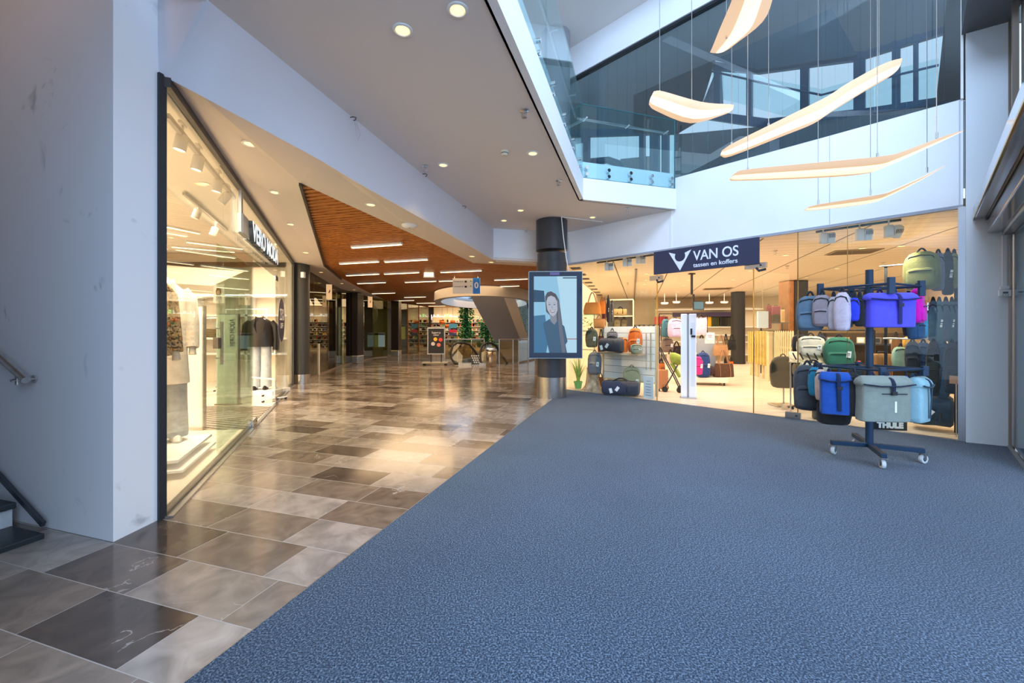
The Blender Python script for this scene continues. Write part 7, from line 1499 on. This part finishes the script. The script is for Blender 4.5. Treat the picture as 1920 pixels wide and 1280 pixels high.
for k, (x0, x1, y0, y1) in enumerate(((1700, 1722, 640, 700), (1718, 1744, 642, 712), (1740, 1760, 640, 742), (1757, 1778, 640, 746), (1774, 1795, 642, 738))):
    corner(backpack, 'dark pack on the lowest corner bar, ' + ['patterned looking and nearest the stand', 'second from the stand', 'middle one with straps', 'second from the jamb', 'closest to the jamb'][k], x0, x1, y0, y1, 0.36 + 0.06 * (k % 2), DK(k), yaw=-0.8, tagside=1 if k in (1, 3) else 0, group='packs on the lowest corner bar')
corner(duffel, 'very large dark blue holdall on the floor of the window corner', 1720, 1776, 740, 797, 0.55, (0.02, 0.045, 0.075), yaw=SHOP_RZ, tags=2)
corner(backpack, 'yellow pouch behind the violet roll top bag', 1697, 1727, 630, 652, 0.75, (0.75, 0.36, 0.02), yaw=-0.4, straps=False, pocket=False)
corner(backpack, 'mint and grey hat shaped bag beside the yellow pouch', 1676, 1702, 650, 690, 0.85, (0.28, 0.45, 0.36), yaw=-0.4, straps=False, pocket=False, tagside=0)
corner(tote, 'brown leather satchel above the mint bag', 1673, 1686, 622, 662, 1.0, (0.22, 0.10, 0.04), yaw=-0.4, hh=0.3)
p = shop_at(1793, 712, 0.2); t = thing('price_holder', 'small tan price holder near the metal jamb', 'price tag', tuple(p), SHOP_RZ); mb = MB(); mb.box((0, 0, 0), (0.12, 0.01, 0.10)); mb.build('card', mat('tan_card', (0.55, 0.30, 0.16), 0.5), t); mb = MB(); mb.tube([(0, 0.01, -0.05), (0, 0.01, 0.009 - p.z)], 0.006, 6); mb.build('pin', STEEL, t)
p = shop_at(1664, 811, 0.12); p.z = 0.009; t = thing('brand_plinth', 'low black floor block with white block letters inside the glass', 'sign', tuple(p), SHOP_RZ * 0.25)
mb = MB(); mb.box((0, 0, 0.065), (0.40, 0.10, 0.13)); mb.build('block', BLACK, t, bev=0.003); text('THULE', 0.105, TAGW, t, (0, -0.053, 0.065), ext=0.002, width=0.31, bold=0.008)
WN(suitcase, 'black flat case with white label on the floor behind the glass', 1528, 1580, 768, 795, 0.3, (0.02, 0.022, 0.026), 0.009, wheels=False)
# ================================================================== WHEELED BAG STAND ON THE CARPET
RC = Vector((3.80, 4.43, 0.008)); BL = mat('stand_blue_black', (0.018, 0.045, 0.085), 0.38, metal=0.2)
t = thing('bag_display_stand', 'blue black wheeled bag stand on the carpet before the shop', 'display stand', tuple(RC))
mb = MB(); mb.tube([(0, 0, 0.11), (0, 0, 1.99)], 0.034, 16); mb.build('post', BL, t, True)
arms = [Vector((-0.33, 0.10, 0)), Vector((0.37, -0.22, 0)), Vector((-0.20, -0.40, 0)), Vector((0.20, 0.44, 0))]
def castor(par, c, yaw):
    M_ = Matrix.Translation(c) @ Matrix.Rotation(yaw, 4, 'Z')
    mb = MB(); mb.M = M_; mb.box((0, 0, 0.105), (0.07, 0.06, 0.008)); mb.box((0.015, 0.024, 0.072), (0.03, 0.005, 0.07)); mb.box((0.015, -0.024, 0.072), (0.03, 0.005, 0.07)); pl = mb.build('castor', STEEL, par, bev=0.002)
    mb = MB(); mb.M = M_ @ Matrix.Translation((0.02, 0, 0.045)) @ Matrix.Rotation(R(90), 4, 'X'); mb.lathe([(0.03, -0.016), (0.043, -0.016), (0.046, -0.006), (0.046, 0.006), (0.043, 0.016), (0.03, 0.016)], 24); mb.build('tyre', mat('grey_white_tyre', (0.52, 0.55, 0.55), 0.5), pl, True)
    mb = MB(); mb.M = M_ @ Matrix.Translation((0.02, 0, 0.045)) @ Matrix.Rotation(R(90), 4, 'X'); mb.lathe([(0.012, -0.02), (0.028, -0.014), (0.028, 0.014), (0.012, 0.02)], 18); mb.build('hub', DKMETAL, pl, True)
for k, a in enumerate(arms):
    mb = MB(); mb.bar((0, 0, 0.13), a + Vector((0, 0, 0.13)), 0.05, 0.045); fo = mb.build('foot_beam', BL, t, bev=0.004)
    castor(fo, a * 0.95 , (0.6, 0.2, 1.2, -0.5)[k])
def frame_ring(z, half, rz, drop):
    M_ = Matrix.Rotation(rz, 4, 'Z'); cs = [M_ @ Vector((half * x, half * y, z)) for x, y in ((-1, -1), (1, -1), (1, 1), (-1, 1))]
    for i in range(4):
        mb = MB(); mb.tube([cs[i], cs[(i + 1) % 4]], 0.011, 8); mb.build('hanging_rail', BL, t, True)
        mb = MB(); mb.tube([Vector((0, 0, z)), cs[i]], 0.010, 8); mb.build('spoke', BL, t, True)
        mb = MB(); mb.box(cs[i] + Vector((0, 0, -0.02)), (0.06, 0.03, drop)); mb.build('corner_block', BL, t, bev=0.003)
frame_ring(1.80, 0.31, 0.45, 0.16); frame_ring(0.955, 0.31, 0.30, 0.10)
def rolltop(label, box, d, colr, yaw, strap=(0.015, 0.02, 0.04), mark=True, topc=None, buckle=True, deep=0.34):
    p, w, h = bx(*box, d); _seed[0] += 1.3
    m = fabric('fabric_%02d_%02d_%02d' % tuple(int(c * 99) for c in colr), colr, 0.07); dk = fabric('strap_%02d_%02d_%02d' % tuple(int(c * 99) for c in strap), strap)
    t = thing('roll_top_bag', label, 'bag', tuple(p), yaw, 'bags on the wheeled stand'); dp = w * deep
    S = [(0, .90, .75), (.02, .97, .96), (.12, .985, 1.0), (.5, .97, 1.0), (.76, .98, .95), (.84, 1.0, .9)]
    mb = MB(); mb.loft([(0, 0, z * h, a * w / 2, b * dp / 2, 5) for z, a, b in S], 32, 0.025, 5, _seed[0]); mb.build('body', m, t, True)
    mb = MB(); mb.loft([(0, -dp * .06, z * h, a * w / 2, b * dp / 2, 4.2) for z, a, b in ((.80, .98, .96), (.80, 1.05, 1.14), (.85, 1.08, 1.18), (.92, 1.04, 1.0), (.98, .96, .55), (1.0, .9, .3))], 32, 0.03, 6, _seed[0] + 3); mb.build('rolled_top', m if topc is None else fabric('fabric_%02d_%02d_%02d' % tuple(int(c * 99) for c in topc), topc), t, True)
    mb = MB(); mb.tube([(-w * .52, -dp * .60, h * .83), (-w * .2, -dp * .70, h * .79), (w * .2, -dp * .70, h * .79), (w * .52, -dp * .60, h * .83)], 0.007, 6); mb.build('seam', dk, t)
    x = w * 0.06
    mb = MB(); mb.tube([(x, -dp * .10, h * 1.0), (x, -dp * .55, h * .94), (x, -dp * .72, h * .84), (x + .01, -dp * .60, h * (.10 if not mark else .62))], 0.017, 8, 0.25); mb.build('buckle_strap', dk, t, True)
    if buckle: mb = MB(); mb.box((x + 0.01, -dp * .66, h * .64), (0.045, 0.015, 0.035)); mb.build('buckle', BLACK, t, bev=0.003)
    if mark:
        mb = MB(); mb.box((w * .12, -dp * .525, h * .62), (w * .5, 0.006, 0.008)); mb.build('zipper', dk, t)
        mb = MB(); mb.box((w * .14, -dp * .515, h * .34), (0.016, 0.006, h * .24)); mb.build('reflective_mark', mat('reflective_white', (0.78, 0.8, 0.78), 0.3), t)
    for s in (-1, 1): mb = MB(); mb.tube(arc((s * w * .22, dp * .3, h * .9), (s * w * .12, dp * .1, h * .96), 0.06, 6), 0.010, 6); mb.build('hook_loop', dk, t, True)
    return t
G_ = 'bags on the wheeled stand'
# upper tier
rolltop('large violet blue roll top bag on the upper tier of the stand', (1628, 1708, 549, 614), 4.10, (0.085, 0.075, 0.60), -0.12, (0.02, 0.02, 0.10), False)
backpack('magenta backpack on the upper tier beside the violet bag', (1700, 1737, 541, 606), 4.42, (0.62, 0.01, 0.36), 0.6, G_)
backpack('blue grey round bag at the outer end of the upper tier', (1497, 1541, 555, 620), 4.62, (0.10, 0.16, 0.22), -0.7, G_, deep=0.8)
backpack('stone grey bag on the upper tier beside the blue grey bag', (1526, 1557, 553, 612), 4.44, (0.26, 0.22, 0.24), -0.9, G_, tagside=0)
backpack('pale grey mauve bag on the upper tier', (1554, 1572, 556, 618), 4.34, (0.42, 0.40, 0.44), -1.0, G_, tagside=0, pocket=False, deep=0.7)
backpack('pale lilac bag in the middle of the upper tier', (1566, 1592, 548, 620), 4.24, (0.50, 0.43, 0.50), -1.0, G_, tagside=0, pocket=False, deep=0.6)
backpack('grey blue slim bag on the upper tier', (1584, 1598, 556, 614), 4.32, (0.24, 0.28, 0.34), -1.1, G_, tagside=0, pocket=False, deep=0.7)
backpack('bright blue slim bag on the upper tier', (1594, 1611, 558, 602), 4.2, (0.03, 0.05, 0.55), -1.0, G_, tagside=0, pocket=False, deep=0.7)
backpack('black slim bag on the upper tier by the post', (1604, 1620, 556, 612), 4.18, (0.015, 0.015, 0.02), -1.0, G_, tagside=0, pocket=False, deep=0.7)
backpack('dark teal slim bag tucked beside the violet bag', (1614, 1632, 552, 612), 4.22, (0.03, 0.10, 0.17), -0.9, G_, tagside=0, pocket=False, deep=0.7)
backpack('navy bag hanging low behind the magenta backpack', (1700, 1732, 582, 636), 4.5, (0.03, 0.08, 0.16), 0.4, G_, tagside=0)
backpack('teal sling bag at the far side of the upper tier', (1722, 1742, 572, 634), 4.55, (0.06, 0.22, 0.32), 0.9, G_, tagside=0, pocket=False)
# lower tier
rolltop('large grey green roll top bag on the lower tier', (1611, 1697, 704, 789), 3.97, (0.21, 0.235, 0.20), -0.08)
rolltop('pale aqua roll top bag on the lower tier, at the shop side', (1698, 1743, 706, 790), 4.28, (0.25, 0.42, 0.47), 0.5, (0.02, 0.04, 0.07), False, buckle=False, deep=0.6)
rolltop('cobalt blue roll top bag on the lower tier', (1542, 1588, 697, 776), 4.16, (0.015, 0.065, 0.28), -0.45, (0.01, 0.02, 0.05), False, deep=0.5)
backpack('charcoal round backpack at the outer end of the lower tier', (1491, 1536, 684, 768), 4.66, (0.055, 0.062, 0.07), -0.6, G_, tagside=1, deep=0.7)
backpack('teal strap bag on the lower tier beside the charcoal backpack', (1518, 1540, 688, 742), 4.46, (0.02, 0.19, 0.32), -1.0, G_, tagside=0, pocket=False, deep=0.7)
backpack('beige pink slim bag on the lower tier', (1530, 1548, 692, 750), 4.36, (0.52, 0.38, 0.32), -1.0, G_, tagside=0, pocket=False, deep=0.7)
backpack('black bag with hanging straps filling the dark gap of the lower tier', (1586, 1612, 698, 780), 4.08, (0.012, 0.013, 0.016), -0.6, G_, tagside=0, pocket=False)  # bag added where only a dark gap shows between its neighbours
backpack('royal blue slim bag between the two large lower bags', (1690, 1706, 704, 780), 4.3, (0.02, 0.08, 0.42), 0.4, G_, tagside=0, pocket=False, deep=0.7)
backpack('black bag under the cobalt bag on the lower tier', (1536, 1590, 745, 795), 4.4, (0.012, 0.014, 0.018), -0.3, G_, tagside=0, pocket=False, straps=False, handle=False)
p = at(1567, 700, 4.0); mb = MB(); mb.box((0, 0, 0), (0.04, 0.003, 0.05))
